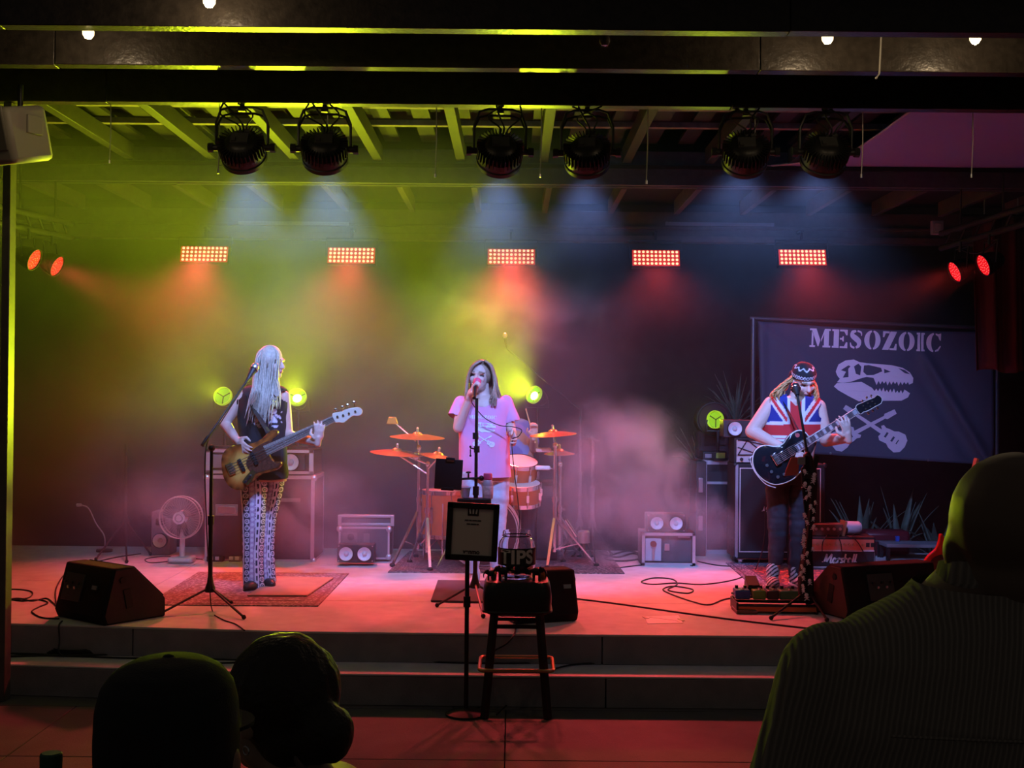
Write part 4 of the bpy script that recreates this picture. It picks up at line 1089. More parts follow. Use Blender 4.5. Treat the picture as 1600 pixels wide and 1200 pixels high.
def stands():
    # left boom stand
    b = on(328, 951); t = thing('microphone_stand', 'black boom microphone stand in front of the bass player', 'microphone stand', b)
    top = at(331, 700, b.y); tripod(t, b, top.z, [on(247, 964), on(381, 968), on(361, 945)])
    e0, e1 = at(316, 696, b.y - .02), at(388, 592, b.y + .35)
    MB().cyl(e0, e1, .0075, seg=10).build('boom', BLKMET, t, world=True)
    MB().cyl(e0, e0 + (e1 - e0) * .12, .013, seg=10).build('boom_counter_end', BLACK, t, world=True)
    MB().ball(top + Vector((0, 0, .0)), (.022, .03, .022)).build('boom_joint', BLACK, t, world=True)
    MB().ring(at(371, 628, b.y + .25), (1, .4, 0), .016, .003, 12, 6).build('cable_clip', RUBBER, t, world=True)
    m = thing('microphone', 'black microphone with a steel grille on the boom in front of the bass player', 'microphone', e1)
    microphone(m, at(385, 597, b.y + .35), at(396, 578, b.y + .42) - at(385, 597, b.y + .35), mat('steel mesh', (.45, .46, .5), .35, metal=.8), BLACK, 1., .11)
    MB().tube([at(384, 600, b.y + .34), at(345, 660, b.y + .2), at(322, 700, b.y + .02), at(322, 800, b.y - .02), at(327, 900, b.y - .03), on(332, 955), on(352, 970)], .004, 6, smooth=6).build('cable', CABLE, m, world=True)

    # centre stand with tablet and drink holder
    b = on(742, 944); t = thing('microphone_stand', 'straight black microphone stand in front of the singer, carrying a tablet and a drink tray', 'microphone stand', b)
    top = at(741, 622, b.y); tripod(t, b, top.z, [on(683, 949), on(755, 966), on(776, 936)])
    MB().cyl(top, at(742, 606, b.y + .12), .012, .016, seg=12).build('mic_clip', BLACK, t, world=True)
    for (x, y) in ((743, 681), (745, 702)): MB().cyl(at(x, y - 5, b.y), at(x, y + 5, b.y), .02, seg=12).build('height_clutch', BLACK, t, world=True)
    MB().cyl(at(735, 702, b.y - .02), at(735, 711, b.y - .02), .004, seg=8).cyl(at(735, 700, b.y - .02), at(744, 702, b.y), .005, seg=8).ball(at(735, 712, b.y - .02), .008, su=8, sv=6).ball(at(735, 698, b.y - .02), .008, su=8, sv=6).build('clamp_lever', BLKMET, t, world=True)
    MB().cyl(at(706, 749, b.y - .02), at(750, 747, b.y - .02), .008, seg=10).cyl(at(732, 738, b.y - .02), at(732, 747, b.y - .02), .006, seg=8).ball(at(732, 738, b.y - .02), (.018, .018, .008)).ball(at(752, 747, b.y - .02), (.018, .02, .018)).build('tablet_arm', BLKMET, t, world=True)
    MB().box(at(741, 791, b.y), (.23, .10, .115)).build('drink_tray', BLACK, t, world=True, bevel=.01)
    MB().cyl(at(773, 800, b.y - .05), at(769, 817, b.y - .05), .006).ball(at(774, 799, b.y - .05), .018).ball(at(768, 817, b.y - .05), .020).build('tray_clip', BLKMET, t, world=True)
    q = at(701, 741, b.y - .04); tb = thing('tablet', 'dark tablet seen from behind in a clamp on the singer\'s stand', 'tablet', q)
    rt = Matrix.Rotation(R(3), 3, 'Y')
    MB().box(q, (.185, .012, .205), rt).build('body', mat('dark tablet shell', (.02, .02, .022), .4), tb, world=True, bevel=.004)
    MB().box(at(704, 717, b.y - .045), (.06, .03, .02), rt).build('clamp_jaw', BLACK, tb, world=True, bevel=.003)
    MB().box(at(699, 764, b.y - .045), (.085, .03, .02), rt).build('clamp_jaw', BLACK, tb, world=True, bevel=.003)
    MB().box(at(704, 720, b.y - .05), (.05, .006, .008), rt).build('clamp_plate', STEEL, tb, world=True)
    # bottle and cup in the tray
    q = at(762, 779, b.y - .01); bt = thing('drink_bottle', 'clear drink bottle with a pink cap in the tray on the singer\'s stand', 'bottle', q)
    MB().lathe([(.0, 0), (.034, 0), (.036, .01), (.036, .10), (.028, .125), (.022, .13)], q, seg=20).build('body', mat('pale bottle plastic', (.7, .62, .72), .25, trans=.35), bt, world=True)
    MB().lathe([(.024, .128), (.030, .13), (.030, .165), (.026, .172), (0, .172)], q, seg=12).build('cap', mat('pink cap', (.75, .08, .2), .4), bt, world=True)
    MB().lathe([(.0365, .03), (.0368, .032), (.0368, .085), (.0365, .087)], q, seg=20, caps=False).build('label', mat('pale paper label', (.7, .66, .7), .6, var=.4, vs=40), bt, world=True)
    q = at(727, 777, b.y - .01); bt = thing('clear_cup', 'pale plastic cup in the tray on the singer\'s stand', 'cup', q)
    MB().lathe([(.0, 0), (.026, 0), (.034, .06), (.036, .065)], q, seg=18, caps=False).build('body', mat('pale cup plastic', (.5, .55, .68), .2, trans=.4), bt, world=True)
    MB().lathe([(.037, .062), (.037, .068), (.02, .076), (0, .076)], q, seg=18, caps=False).build('lid', mat('pale cup plastic'), bt, world=True)

    # the singer's microphone
    p0, p1 = at(739, 621, 8.86), at(745, 598, 8.86)
    m = thing('microphone', 'microphone with a pink grille held to the singer\'s mouth', 'microphone', p0)
    microphone(m, p0, p1 - p0 + Vector((0, .012, 0)), mat('pink microphone mesh', (.75, .09, .2), .45), mat('pale microphone body', (.5, .5, .52), .35, metal=.4), 1.05, .085)
    MB().tube([p0, at(737, 628, 8.8), at(745, 640, 8.84), at(760, 655, 8.86), at(782, 665, 8.88), at(802, 667, 8.9), at(815, 672, 8.88), at(810, 682, 8.86), at(800, 690, 8.86), at(804, 740, 8.84), at(811, 800, 8.86), at(813, 860, 8.9), on(820, 905)], .0035, 6, smooth=6).build('cable', CABLE, m, world=True)

    # right stand with the skull scarf
    b = on(1262, 955); t = thing('microphone_stand', 'black boom microphone stand in front of the guitarist, wrapped in a skull scarf', 'microphone stand', b)
    top = at(1262, 712, b.y); tripod(t, b, top.z, [on(1205, 969), on(1292, 972), on(1275, 940)])
    e0, e1 = at(1266, 735, b.y - .03), at(1246, 618, b.y + .3)
    MB().cyl(e0, e1, .009, seg=10).build('boom', BLKMET, t, world=True); MB().ball(top, (.025, .03, .025)).build('boom_joint', BLACK, t, world=True)
    m = thing('microphone', 'black microphone in front of the guitarist\'s face', 'microphone', e1)
    microphone(m, e1, at(1241, 599, b.y + .42) - e1, mat('dark steel mesh', (.03, .03, .035), .4, metal=.5), BLACK, 1.15, .07)
    # scarf
    s_ = thing('scarf', 'long black scarf with white skulls hanging down the guitarist\'s stand', 'scarf', on(1262, 948))
    V = []; Fc = []; nx, ny = 14, 90
    for j in range(ny + 1):
        f = j / ny; y = 712 + 226 * f
        for i in range(nx + 1):
            u = i / nx; wd = 18 + 6 * sin(f * 9) - (6 if f < .08 else 0); x = 1262 + (u - .5) * wd + 3 * sin(f * 5)
            V.append(at(x, y, b.y - .045 - .018 * sin(u * 9 + f * 6) - .02 * (1 - (2 * u - 1) ** 2)))
    for j in range(ny):
        for i in range(nx): Fc.append((j * (nx + 1) + i, j * (nx + 1) + i + 1, (j + 1) * (nx + 1) + i + 1, (j + 1) * (nx + 1) + i))
    o = MB().add(V, Fc).build('cloth', mat('black scarf cloth', (.014, .014, .017), .9), s_, world=True, sharp=0)
    so = o.modifiers.new('thick', 'SOLIDIFY'); so.thickness = .004
    rnd = random.Random(4); WS = mat('white skull print', (.72, .74, .8), .8)
    for k in range(30):
        f = .1 + .88 * (k + rnd.random() * .5) / 30; y = 712 + 226 * f; x = 1262 + 3 * sin(f * 5) + rnd.choice((-7, -4, 1, 6, 8)) + rnd.uniform(-1, 1)
        c0 = at(x, y, b.y - .09); s1 = rnd.uniform(.7, 1.15); a = rnd.uniform(-.5, .5)
        r2 = Matrix.Rotation(a, 3, 'Y'); mb = MB()
        mb.ball(c0, (.012 * s1, .004, .0115 * s1), r2, 10, 6); mb.box(c0 + r2 @ Vector((0, 0, -.012 * s1)), (.012 * s1, .005, .009 * s1), r2)
        for sgn in (-1, 1): mb.box(c0 + r2 @ Vector((0, 0, -.021 * s1)), (.034 * s1, .004, .004 * s1), r2 @ Matrix.Rotation(sgn * .6, 3, 'Y'))
        mb.build('skull_print', WS, s_, world=True)
    # phone holder with a tablet; the red light on it is in its colour
    q = at(1240, 731, b.y - .06); tb = thing('tablet', 'tablet with a red back clamped to the guitarist\'s stand', 'tablet', q)
    traced('body', [(1236, 715), (1250, 714), (1247, 742), (1226, 744), (1228, 735)], q.y, .012, mat('tablet cover tinted by red light', (.42, .09, .07), .45), tb, 0, .003)
    MB().cyl(at(1249, 716, q.y), at(1275, 718, q.y + .04), .007, seg=8).box(at(1252, 720, q.y - .01), (.05, .02, .05)).build('clamp', STEEL, tb, world=True, bevel=.002)
    MB().tube([at(1243, 745, q.y), at(1252, 738, q.y), at(1268, 738, q.y + .02)], .004, 6, smooth=5).build('charging_cable', WHITE, tb, world=True)
    MB().box(at(1274, 722, q.y + .03), (.03, .03, .09), Matrix.Rotation(.2, 3, 'Y')).ball(at(1272, 742, q.y), .02).box(at(1262, 744, q.y + .01), (.06, .05, .03)).build('stand_clamp', BLACK, t, world=True, bevel=.003)

    # stands far at the back
    for (px, py, ptop, D, lab, feet) in ((195, 862, 694, 10.6, 'tall thin stand on a tripod far left at the back of the stage', ((150, 876), (198, 880), (235, 868))),
                                          (925, 868, 683, 10.4, 'thin dark microphone stand to the right of the drums', ((895, 872), (930, 884), (955, 868)))):
        b = on(px, py); t = thing('stand', lab, 'stand', b); tripod(t, b, at(px, ptop, b.y).z, [on(*f) for f in feet], .012, .3)
        if px > 800:
            MB().ball(at(925, 684, b.y), .02).cyl(at(918, 683, b.y), at(936, 690, b.y), .012).build('holder', BLACK, t, world=True)
            MB().cyl(at(924, 760, b.y), at(924, 770, b.y), .014).build('bright_clutch', CHROME, t, world=True)
bassist(); singer(); guitarist(); drummer()
bass_guitar(); electric_guitar(); stands()
# ================================================================== drums
ORG = mat('orange drum wrap', (.55, .14, .03), .25, coat=.4, var=.1, vs=20)
SKINH = mat('white drum head', (.72, .70, .68), .5)
CYM = mat('bronze cymbal', (.78, .42, .16), .3, metal=.9, var=.15, vs=40)
def drum(label, c, r, depth, axis, name='tom_drum', lugs=8):
    c = Vector(c); ax = Vector(axis).normalized(); Q = frame_z(ax)
    t = thing(name, label, 'drum', c)
    MB().lathe([(r * .985, -depth / 2), (r, -depth / 2 + .01), (r, depth / 2 - .01), (r * .985, depth / 2)], c, ax, 40).build('shell', ORG, t, world=True)
    for s_ in (-1, 1):
        MB().lathe([(0, s_ * (depth / 2 + .004)), (r * .98, s_ * (depth / 2 + .004)), (r * .99, s_ * depth / 2)], c, ax, 40, False).build('head', SKINH if s_ > 0 else SKINH, t, world=True)
        MB().lathe([(r * 1.0, s_ * (depth / 2 - .025)), (r * 1.03, s_ * (depth / 2 - .025)), (r * 1.035, s_ * (depth / 2 + .008)), (r * .985, s_ * (depth / 2 + .01))], c, ax, 40, False).build('hoop', CHROME, t, world=True)
    for k in range(lugs):
        a = 2 * pi * k / lugs + .3; d = Q @ Vector((cos(a), sin(a), 0))
        MB().bar(c + d * (r + .012) - ax * depth * .18, c + d * (r + .012) + ax * depth * .18, .022).cyl(c + d * (r + .014) - ax * depth * .5, c + d * (r + .014) + ax * depth * .5, .004, seg=6).build('lug', CHROME, t, world=True)
    return t
def cymbal(label, px, py, D, hw, tilt, pole_px, pole_to, feet, hub_h=.35):
    c = at(px, py, D); r = hw * D / F; ax = Vector((sin(R(tilt)), -.055, cos(R(tilt)))).normalized()
    t = thing('cymbal', label, 'cymbal', c)
    MB().lathe([(.004, .034), (.02, .033), (.036, .024), (.045, .012), (r * .55, .006), (r, -.012), (r, -.014), (r * .55, .003), (.045, .008), (.01, .022)], c, ax, 44, False).build('plate', CYM, t, world=True)
    MB().cyl(c + ax * .03, c + ax * .055, .012, .010, seg=10).ball(c + ax * .06, .012, su=8, sv=6).build('wing_nut', STEEL, t, world=True)
    if pole_px is None: return t
    b = at(pole_px, pole_to, D); b.z = STG
    s_ = thing('cymbal_stand', label.split(' cymbal')[0] + ' cymbal\'s chrome stand', 'stand', b); s_['label'] = 'chrome stand carrying the ' + label
    j = Vector((b.x, b.y, c.z - .10))
    MB().cyl((b.x, b.y, STG + .12), j, .013, seg=12).build('pole', CHROME, s_, world=True)
    MB().cyl((b.x, b.y, STG + .12), (b.x, b.y, STG + (j.z - STG) * .55), .017, seg=12).build('lower_tube', CHROME, s_, world=True)
    MB().cyl(j, c - ax * .0, .008, seg=8).ball(j, (.022, .022, .026)).build('tilter', CHROME, s_, world=True)
    MB().cyl((b.x, b.y, STG + (j.z - STG) * .55 - .02), (b.x, b.y, STG + (j.z - STG) * .55 + .025), .024, seg=12).box((b.x + .03, b.y, STG + (j.z - STG) * .55), (.03, .012, .02)).build('height_clamp', CHROME, s_, world=True)
    for f in feet:
        f = on(*f); h = Vector((b.x, b.y, STG + hub_h)); l = MB().bar(h, f + Vector((0, 0, .015)), .022, .012).build('leg', CHROME, s_, world=True)
        MB().bar(h.lerp(f, .55), Vector((b.x, b.y, STG + .14)), .014, .008).build('brace', CHROME, l, world=True)
        MB().ball(f + Vector((0, 0, .018)), (.024, .024, .018), su=10, sv=6).build('rubber_foot', RUBBER, l, world=True)
    return t
def drums():
    bd = at(757, 826, 10.15); bd.z = STG + .30
    t = drum('orange bass drum standing behind the singer\'s legs', bd, .285, .42, (0, -1, 0), 'bass_drum', 8)
    for sy in (-1, 1): MB().lathe([(.287, sy * .235), (.305, sy * .235), (.305, sy * .19), (.287, sy * .19)], bd, (0, -1, 0), 44, False).build('wooden_hoop', mat('pale hoop lacquer', (.62, .45, .42), .3), t, world=True)
    MB().cyl(bd + Vector((0, -.216, 0)), bd + Vector((0, -.219, 0)), .27, seg=40).build('front_head', mat('black drum head', (.03, .025, .03), .35), t, world=True)
    for sx in (-1, 1): MB().cyl(bd + Vector((sx * .27, -.12, -.08)), Vector((bd.x + sx * .38, bd.y - .25, STG + .01)), .008, seg=8).build('spur', CHROME, t, world=True)
    drum('orange floor tom standing left of the bass drum', at(695, 802, 10.25) * 1.0, .20, .38, (0, 0, 1), 'floor_tom')
    for o in [x for x in bpy.data.objects if x.name == 'floor_tom']:
        b = o.location
        for k in range(3):
            a = 2 * pi * k / 3 + .5; MB().cyl((b.x + .215 * cos(a), b.y + .215 * sin(a), STG + .01), (b.x + .215 * cos(a), b.y + .215 * sin(a), b.z + .1), .007, seg=8).build('leg', CHROME, o, world=True)
    drum('orange rack tom at the singer\'s right elbow', at(812, 737, 10.3), .145, .19, (.1, -.35, 1))
    drum('lower orange tom in front of the drummer\'s right knee', at(815, 771, 10.2), .16, .17, (0, -.2, 1))
    drum('snare drum behind the microphone stand in the drum kit', at(745, 752, 10.35), .17, .14, (0, -.1, 1), 'snare_drum')
    cymbal('large bronze cymbal left of the singer, upper one', 652, 681, 10.2, 43, 2, 653, 868, ((613, 886), (672, 880), (650, 872)), .45)
    cymbal('bronze cymbal farthest left on the drum kit', 620, 706, 10.0, 42, 4, 667, 885, ((640, 880), (672, 893), (697, 872)), .42)
    cymbal('yellowish cymbal tilted beside the tablet', 684, 712, 9.95, 29, 12, None, 0, ())
    # arms that carry the two lower cymbals
    s_ = [o for o in bpy.data.objects if o.name.startswith('cymbal_stand')][-1]
    MB().cyl(at(667, 740, 10.), at(624, 712, 10.0), .008, seg=8).cyl(at(667, 735, 10.), at(684, 716, 9.95), .008, seg=8).ball(at(650, 713, 10.), (.03, .03, .04)).build('boom_arm', CHROME, s_, world=True)
    cymbal('thin bronze cymbal right of the singer, upper one', 864, 677, 10.1, 37, -4, 866, 870, ((855, 890), (905, 872), (932, 886)), .42)
    cymbal('small bronze cymbal right of the singer, lower one', 874, 707, 10.25, 24, -1, 874, 866, ((842, 872), (880, 880), (915, 868)), .40)
    t = thing('practice_pedal', 'chrome hi-hat pedal tube leaning at the right cymbal stands', 'pedal', on(905, 868))
    MB().cyl(at(884, 812, 10.0), at(901, 838, 10.0), .016, seg=12).build('tube', CHROME, t, world=True)
    MB().lathe([(.0, 0), (.05, 0), (.05, .09), (.04, .1)], at(912, 848, 10.1), (0, 0, 1), 16).build('cup', STEEL, t, world=True)
    MB().cyl(at(912, 848, 10.1), on(914, 872), .012, seg=8).build('leg', CHROME, t, world=True)
    for (x, y, lab) in ((849, 703, 'upper pale clip-on pad beside the right cymbal stand'), (848, 731, 'lower pale clip-on pad beside the right cymbal stand')):
        t = thing('clip_on_pad', lab, 'drum pad', at(x, y, 10.15)); c0 = at(x, y, 10.15)
        MB().box(c0, (.125, .05, .036)).build('pad', CONE, t, world=True, bevel=.012)
        MB().cyl(c0 + Vector((.06, 0, 0)), at(866, y + 3, 10.1), .007, seg=8).build('arm', CHROME, t, world=True)
    # drum fill speaker
    b = on(853, 878); t = thing('drum_monitor', 'tall dark speaker box standing right of the drums', 'speaker', b)
    MB().box((0, .16, .34), (.19, .30, .68)).build('cabinet', CARPET, t, bevel=.012)
    MB().box((0, .005, .34), (.16, .012, .62)).build('grille', GRILL, t, bevel=.004)
    # cowbell and overhead boom
    c0 = at(613, 657, 10.3); t = thing('cowbell', 'small orange cowbell above the leftmost cymbal', 'cowbell', c0)
    MB().prism([(-.05, -.03), (.05, -.03), (.03, .03), (-.03, .03)], (-.025, .025), Matrix.Translation(c0)).build('bell', mat('brass'), t, world=True, bevel=.006)
    MB().cyl(c0, at(650, 690, 10.22), .006, seg=8).build('arm', CHROME, t, world=True)
    b = on(905, 866); t = thing('overhead_stand', 'dark overhead boom stand reaching above the drummer', 'microphone stand', b)
    tripod(t, b, at(838, 640, b.y).z, [on(880, 870), on(925, 872), on(905, 862)], .011, .3)
    MB().cyl(Vector((b.x, b.y, at(838, 640, b.y).z)), at(792, 545, b.y - .2), .007, seg=8).build('boom', BLKMET, t, world=True)
    m = thing('microphone', 'small overhead microphone on the boom above the drummer', 'microphone', at(792, 545, b.y - .2))
    microphone(m, at(792, 545, b.y - .2), at(789, 524, b.y - .2) - at(792, 545, b.y - .2), STEEL, BLKMET, .7, .09)
    # sticks
    for (a, bb, lab) in (((822, 640, 10.45), (836, 692, 10.5), 'pale drum stick raised at the singer\'s right elbow'), ((752, 722, 10.4), (742, 736, 10.2), 'drum stick resting on the snare behind the singer')):
        p0, p1 = at(*a), at(*bb); t = thing('drum_stick', lab, 'drum stick', p1)
        MB().cyl(p0, p1, .005, .008, seg=8).build('shaft', mat('hickory', (.62, .42, .22), .5), t, world=True); MB().ball(p0, (.007, .007, .01)).build('tip', mat('hickory'), t, world=True)
drums()
# stool of the drummer
b = at(800, 800, 10.78); b.z = STG; t = thing('drum_throne', 'round black drummer\'s stool behind the drums', 'stool', b)
MB().lathe([(0, .50), (.16, .50), (.17, .53), (.17, .555), (.15, .57), (0, .57)], (0, 0, -.02), (0, 0, 1), 28).build('seat', BLACK, t); MB().cyl((0, 0, .2), (0, 0, .49), .02).build('pole', CHROME, t)
for k in range(3): MB().bar((0, 0, .3), (.25 * cos(k * 2.1 + .4), .25 * sin(k * 2.1 + .4), .01), .02, .012).build('leg', CHROME, t)
# ================================================================== amplifiers, cases, speakers
def cone_front(t, c, r, parent=None):
    c = Vector(c) + Vector((0, -.022, 0)); p = parent or t
    MB().cyl(c + Vector((0, .022, 0)), c + Vector((0, .0, 0)), r * 1.08, seg=28, cap=False).build('driver_frame', RUBBER, p)
    k = MB().lathe([(r, 0), (r * .94, -.006), (r * .86, -.002), (r * .80, .004), (r * .36, .022), (r * .34, .02)], c, (0, 1, 0), 28, False).build('cone', CONE, p)
    MB().ball(c + Vector((0, .012, 0)), (r * .34, .016, r * .34)).build('dust_cap', mat('grey dust cap', (.55, .52, .55), .4), k)
    MB().ring(c + Vector((0, -.004, 0)), (0, 1, 0), r * 1.03, r * .05).build('surround', RUBBER, k)
def speaker_box(label, px0, px1, py0, py1, D, depth, cones, rad, rz=0., group=None):
    a, b = at(px0, py0, D), at(px1, py1, D); w_, h_ = b.x - a.x, a.z - b.z
    t = thing('speaker_box', label, 'speaker', ((a.x + b.x) / 2, D, b.z), rz, group)
    MB().box((0, depth / 2, h_ / 2), (w_, depth, h_)).build('cabinet', mat('dark speaker cabinet', (.03, .03, .034), .5), t, bevel=.006)
    for x in cones: cone_front(t, (x * w_, -.004, h_ * .5), rad)
    for sx in (-1, 1):
        for sz in (.08, .92): MB().cyl((sx * w_ * .46, -.003, h_ * sz), (sx * w_ * .46, .002, h_ * sz), .006, seg=8).build('screw', STEEL, t)
    return t
def edged_case(name, label, px0, px1, py0, py1, D, depth, rz=0., body=None, handles=True, cat='road case', edge=.028, label_plate=False):
    a, b = at(px0, py0, D), at(px1, py1, D); w_, h_ = b.x - a.x, a.z - b.z
    t = thing(name, label, cat, ((a.x + b.x) / 2, D, b.z), rz)
    MB().box((0, depth / 2, h_ / 2), (w_, depth, h_)).build('body', body or mat('black case laminate', (.02, .02, .022), .45), t, bevel=.004)
    e = edge
    for sx in (-1, 1):
        for y in (0, depth): MB().box((sx * (w_ / 2 - e / 2 + .003), y, h_ / 2), (e, .012 if y == 0 else .012, h_ + .004)).build('corner_edge', ALU, t)
        for z in (0, h_): MB().box((sx * (w_ / 2 + .001), depth / 2, z + (e / 2 if z == 0 else -e / 2)), (.008, depth, e)).build('side_edge', ALU, t)
    for z in (e / 2, h_ - e / 2): MB().box((0, 0, z), (w_ - 2 * e, .012, e)).build('front_edge', ALU, t)
    for sx in (-1, 1):
        for z in (0, h_): MB().ball((sx * (w_ / 2 - .004), .006, z + (.02 if z == 0 else -.02)), (.028, .022, .028), su=10, sv=6).build('ball_corner', ALU, t)
    if handles:
        MB().box((0, -.004, h_ * .76), (w_ - 2 * e, .008, .022)).build('lid_seam', ALU, t)
        for z in (.34, .78):
            m = MB().box((w_ * .30, -.008, h_ * z), (.075, .012, .12)).build('latch_plate', STEEL, t, bevel=.004)
            MB().box((w_ * .30, -.018, h_ * z), (.03, .012, .07)).build('latch', ALU, m, bevel=.004)
    return t
def backline():
    # left: tall road case with open rack on top
    t = edged_case('road_case', 'large black road case with pale edges behind the bass player', 322, 490, 742, 880, 10.25, .5, 0, None, False, edge=.03)
    a, b = at(322, 742, 10.25), at(490, 880, 10.25); h_ = a.z - b.z
    MB().box((-.28, -.006, h_ * .60), (.19, .01, .095)).build('label_plate', mat('dull label plate', (.25, .22, .2), .5), t, bevel=.003)
    MB().box((-.28, -.012, h_ * .60), (.15, .006, .06)).build('recessed_handle', STEEL, t, bevel=.003)
    MB().box((.24, -.006, h_ * .72), (.2, .008, .03)).build('name_strip', mat('dull label plate'), t)
    t = thing('rack_case', 'open rack case with pale aluminium frame standing on the left road case', 'road case', (0, 0, 0))
    a, b = at(322, 702, 10.25), at(490, 741, 10.25); w_, h_ = b.x - a.x, a.z - b.z; t.location = ((a.x + b.x) / 2, 10.25, b.z)
    MB().box((0, .42, h_ / 2), (w_, .02, h_)).build('back', BLACK, t); MB().box((0, .22, .012), (w_, .42, .024)).build('bottom', BLACK, t); MB().box((0, .22, h_ - .012), (w_, .42, .024)).build('top', BLACK, t)
    for sx in (-1, 1):
        MB().box((sx * (w_ / 2 - .012), .22, h_ / 2), (.024, .42, h_)).build('side', BLACK, t); MB().box((sx * (w_ / 2 - .02), .0, h_ / 2), (.036, .014, h_)).build('rail', ALU, t)
    for z in (.012, h_ - .012): MB().box((0, 0, z), (w_, .014, .024)).build('rail', ALU, t)
    MB().box((-.26, .08, h_ / 2), (.34, .16, h_ * .55)).build('rack_unit', mat('grey rack panel', (.22, .2, .2), .4, metal=.3), t, bevel=.004)
    t = thing('speaker_box', 'single white-coned speaker inside the left rack case behind the bass player', 'speaker', ((at(453, 720, 10.25)).x, 10.30, b.z + .026)); hh = h_ - .06
    MB().box((0, .1, hh / 2), (.24, .2, hh)).build('cabinet', mat('dark speaker cabinet', (.03, .03, .034), .5), t, bevel=.006); cone_front(t, (0, -.004, hh / 2), .072)
    # left floor: two cone box and metal case
    speaker_box('low speaker box with two white cones left of the drums', 527, 584, 851, 879, 10.0, .16, (-.25, .25), .058)
    t = edged_case('equipment_case', 'small open metal-edged case behind the left two-cone speaker', 530, 608, 823, 874, 10.28, .3, 0, mat('dull case panel', (.10, .09, .1), .4), False, edge=.016)
    MB().box((-.12, -.01, .17), (.12, .01, .10)).build('control_panel', mat('grey rack panel'), t); MB().cyl((-.11, -.012, .19), (-.11, -.03, .19), .03).build('dial', BLACK, t)
    MB().box((.02, -.01, .17), (.05, .012, .09)).build('switch_block', mat('grey rack panel'), t)
    t = thing('keyboard_tray', 'pale metal rack tray lying on the left equipment case', 'rack tray', at(571, 822.5, 10.3)); w_ = 86 * 10.3 / F
    for z in (.012, .082): MB().box((0, .05, z), (w_, .02, .022)).build('rail', ALU, t, bevel=.003)
    MB().box((0, .16, .045), (w_ * .96, .2, .07)).build('tray', mat('dull case panel'), t, bevel=.004)
    for sx in (-1, 1): MB().box((sx * w_ * .48, .045, .045), (.03, .03, .09)).build('bracket', ALU, t, bevel=.003)
    for k in range(3): MB().cyl((-.4 * w_ + k * .03, .03, .05), (-.4 * w_ + k * .03, .02, .05), .009, seg=8).build('knob', BLACK, t)
    # fan
    b = on(284, 879); t = thing('desk_fan', 'pale desk fan with round wire guard on the floor at the left', 'fan', b)
    c0 = at(284, 808, b.y); FW = mat('off white fan plastic', (.62, .6, .58), .4); FC = mat('pale wire guard', (.55, .53, .5), .4, metal=.3)
    cl = c0 - b
    MB().box((0, 0, .028), (.20, .16, .045)).build('base', FW, t, bevel=.012); MB().box((0, -.078, .03), (.17, .012, .022)).build('button_strip', WHITE, t, bevel=.003)
    MB().cyl((0, .0, .04), (0, .03, cl.z - .03), .024, .018, seg=14).build('pole', FW, t)
    MB().lathe([(0, .0), (.05, .0), (.055, .05), (.045, .12), (.02, .14)], cl + Vector((0, .02, 0)), (0, 1, 0), 20).build('motor', FW, t)
    for y, rr in ((-.07, .17), (-.02, .178), (.03, .17)): MB().ring(cl + Vector((0, y, 0)), (0, 1, 0), rr, .004, 40, 6).build('guard_ring', FC, t)
    m = MB()
    for k in range(44):
        a_ = 2 * pi * k / 44; d = Vector((cos(a_), 0, sin(a_)))
        m.tube([cl + d * .045 + Vector((0, -.085, 0)), cl + d * .12 + Vector((0, -.085, 0)), cl + d * .17 + Vector((0, -.07, 0)), cl + d * .178 + Vector((0, -.02, 0)), cl + d * .17 + Vector((0, .03, 0)), cl + d * .06 + Vector((0, .045, 0))], .0011, 4)
    m.build('wire_guard', FC, t)
    MB().cyl(cl + Vector((0, -.092, 0)), cl + Vector((0, -.084, 0)), .05, seg=24).build('badge', FW, t); MB().ring(cl + Vector((0, -.093, 0)), (0, 1, 0), .03, .005).build('badge_ring', STEEL, t)
    for k in range(3):
        a_ = 2 * pi * k / 3 + .7; u, v = Vector((cos(a_), 0, sin(a_))), Vector((-sin(a_), 0, cos(a_))); pts = []
        P = [cl + u * .03 + v * -.02 + Vector((0, -.01, 0)), cl + u * .09 + v * -.06 + Vector((0, .01, 0)), cl + u * .15 + v * -.03 + Vector((0, .015, 0)), cl + u * .155 + v * .03 + Vector((0, -.02, 0)), cl + u * .09 + v * .04 + Vector((0, -.03, 0)), cl + u * .03 + v * .02 + Vector((0, -.02, 0))]
        P = catmull(P, 3, True); n = len(P); MB().add(P + [p + Vector((0, .004, 0)) for p in P], [tuple(range(n)), tuple(range(2 * n - 1, n - 1, -1))] + [(i, n + i, n + (i + 1) % n, (i + 1) % n) for i in range(n)]).build('blade', mat('smoky clear blade', (.5, .5, .5), .1, trans=.85, ior=1.05), t)
    # box behind the fan
    b = on(250, 868); t = thing('floor_speaker', 'dull grey speaker standing behind the desk fan', 'speaker', b)
    MB().box((0, .12, .19), (.17, .22, .38)).build('cabinet', mat('grey cabinet', (.2, .2, .22), .6), t, bevel=.015); cone_front(t, (0, .004, .13), .06); MB().box((0, .005, .29), (.08, .01, .06)).build('horn', BLACK, t, bevel=.004)
    # power blocks near the road case
    for (px, lab) in ((337, 'dark power strip with a pale plug beside the fan cable'), (368, 'small pale power adapter in front of the left road case')):
        b = on(px, 877); t = thing('power_block', lab, 'power strip', b)
        MB().box((0, 0, .022), (.14 if px < 350 else .10, .07, .044)).build('body', BLACK if px < 350 else mat('grey rack panel'), t, bevel=.006)
        for k in range(2): MB().box((-.03 + .05 * k, -.037, .03), (.032, .01, .03)).build('plug', WHITE, t, bevel=.003)
    # gooseneck at far left
    b = on(163, 862); t = thing('gooseneck_lamp', 'thin pale gooseneck bending up from the dark far left of the stage', 'lamp', b)
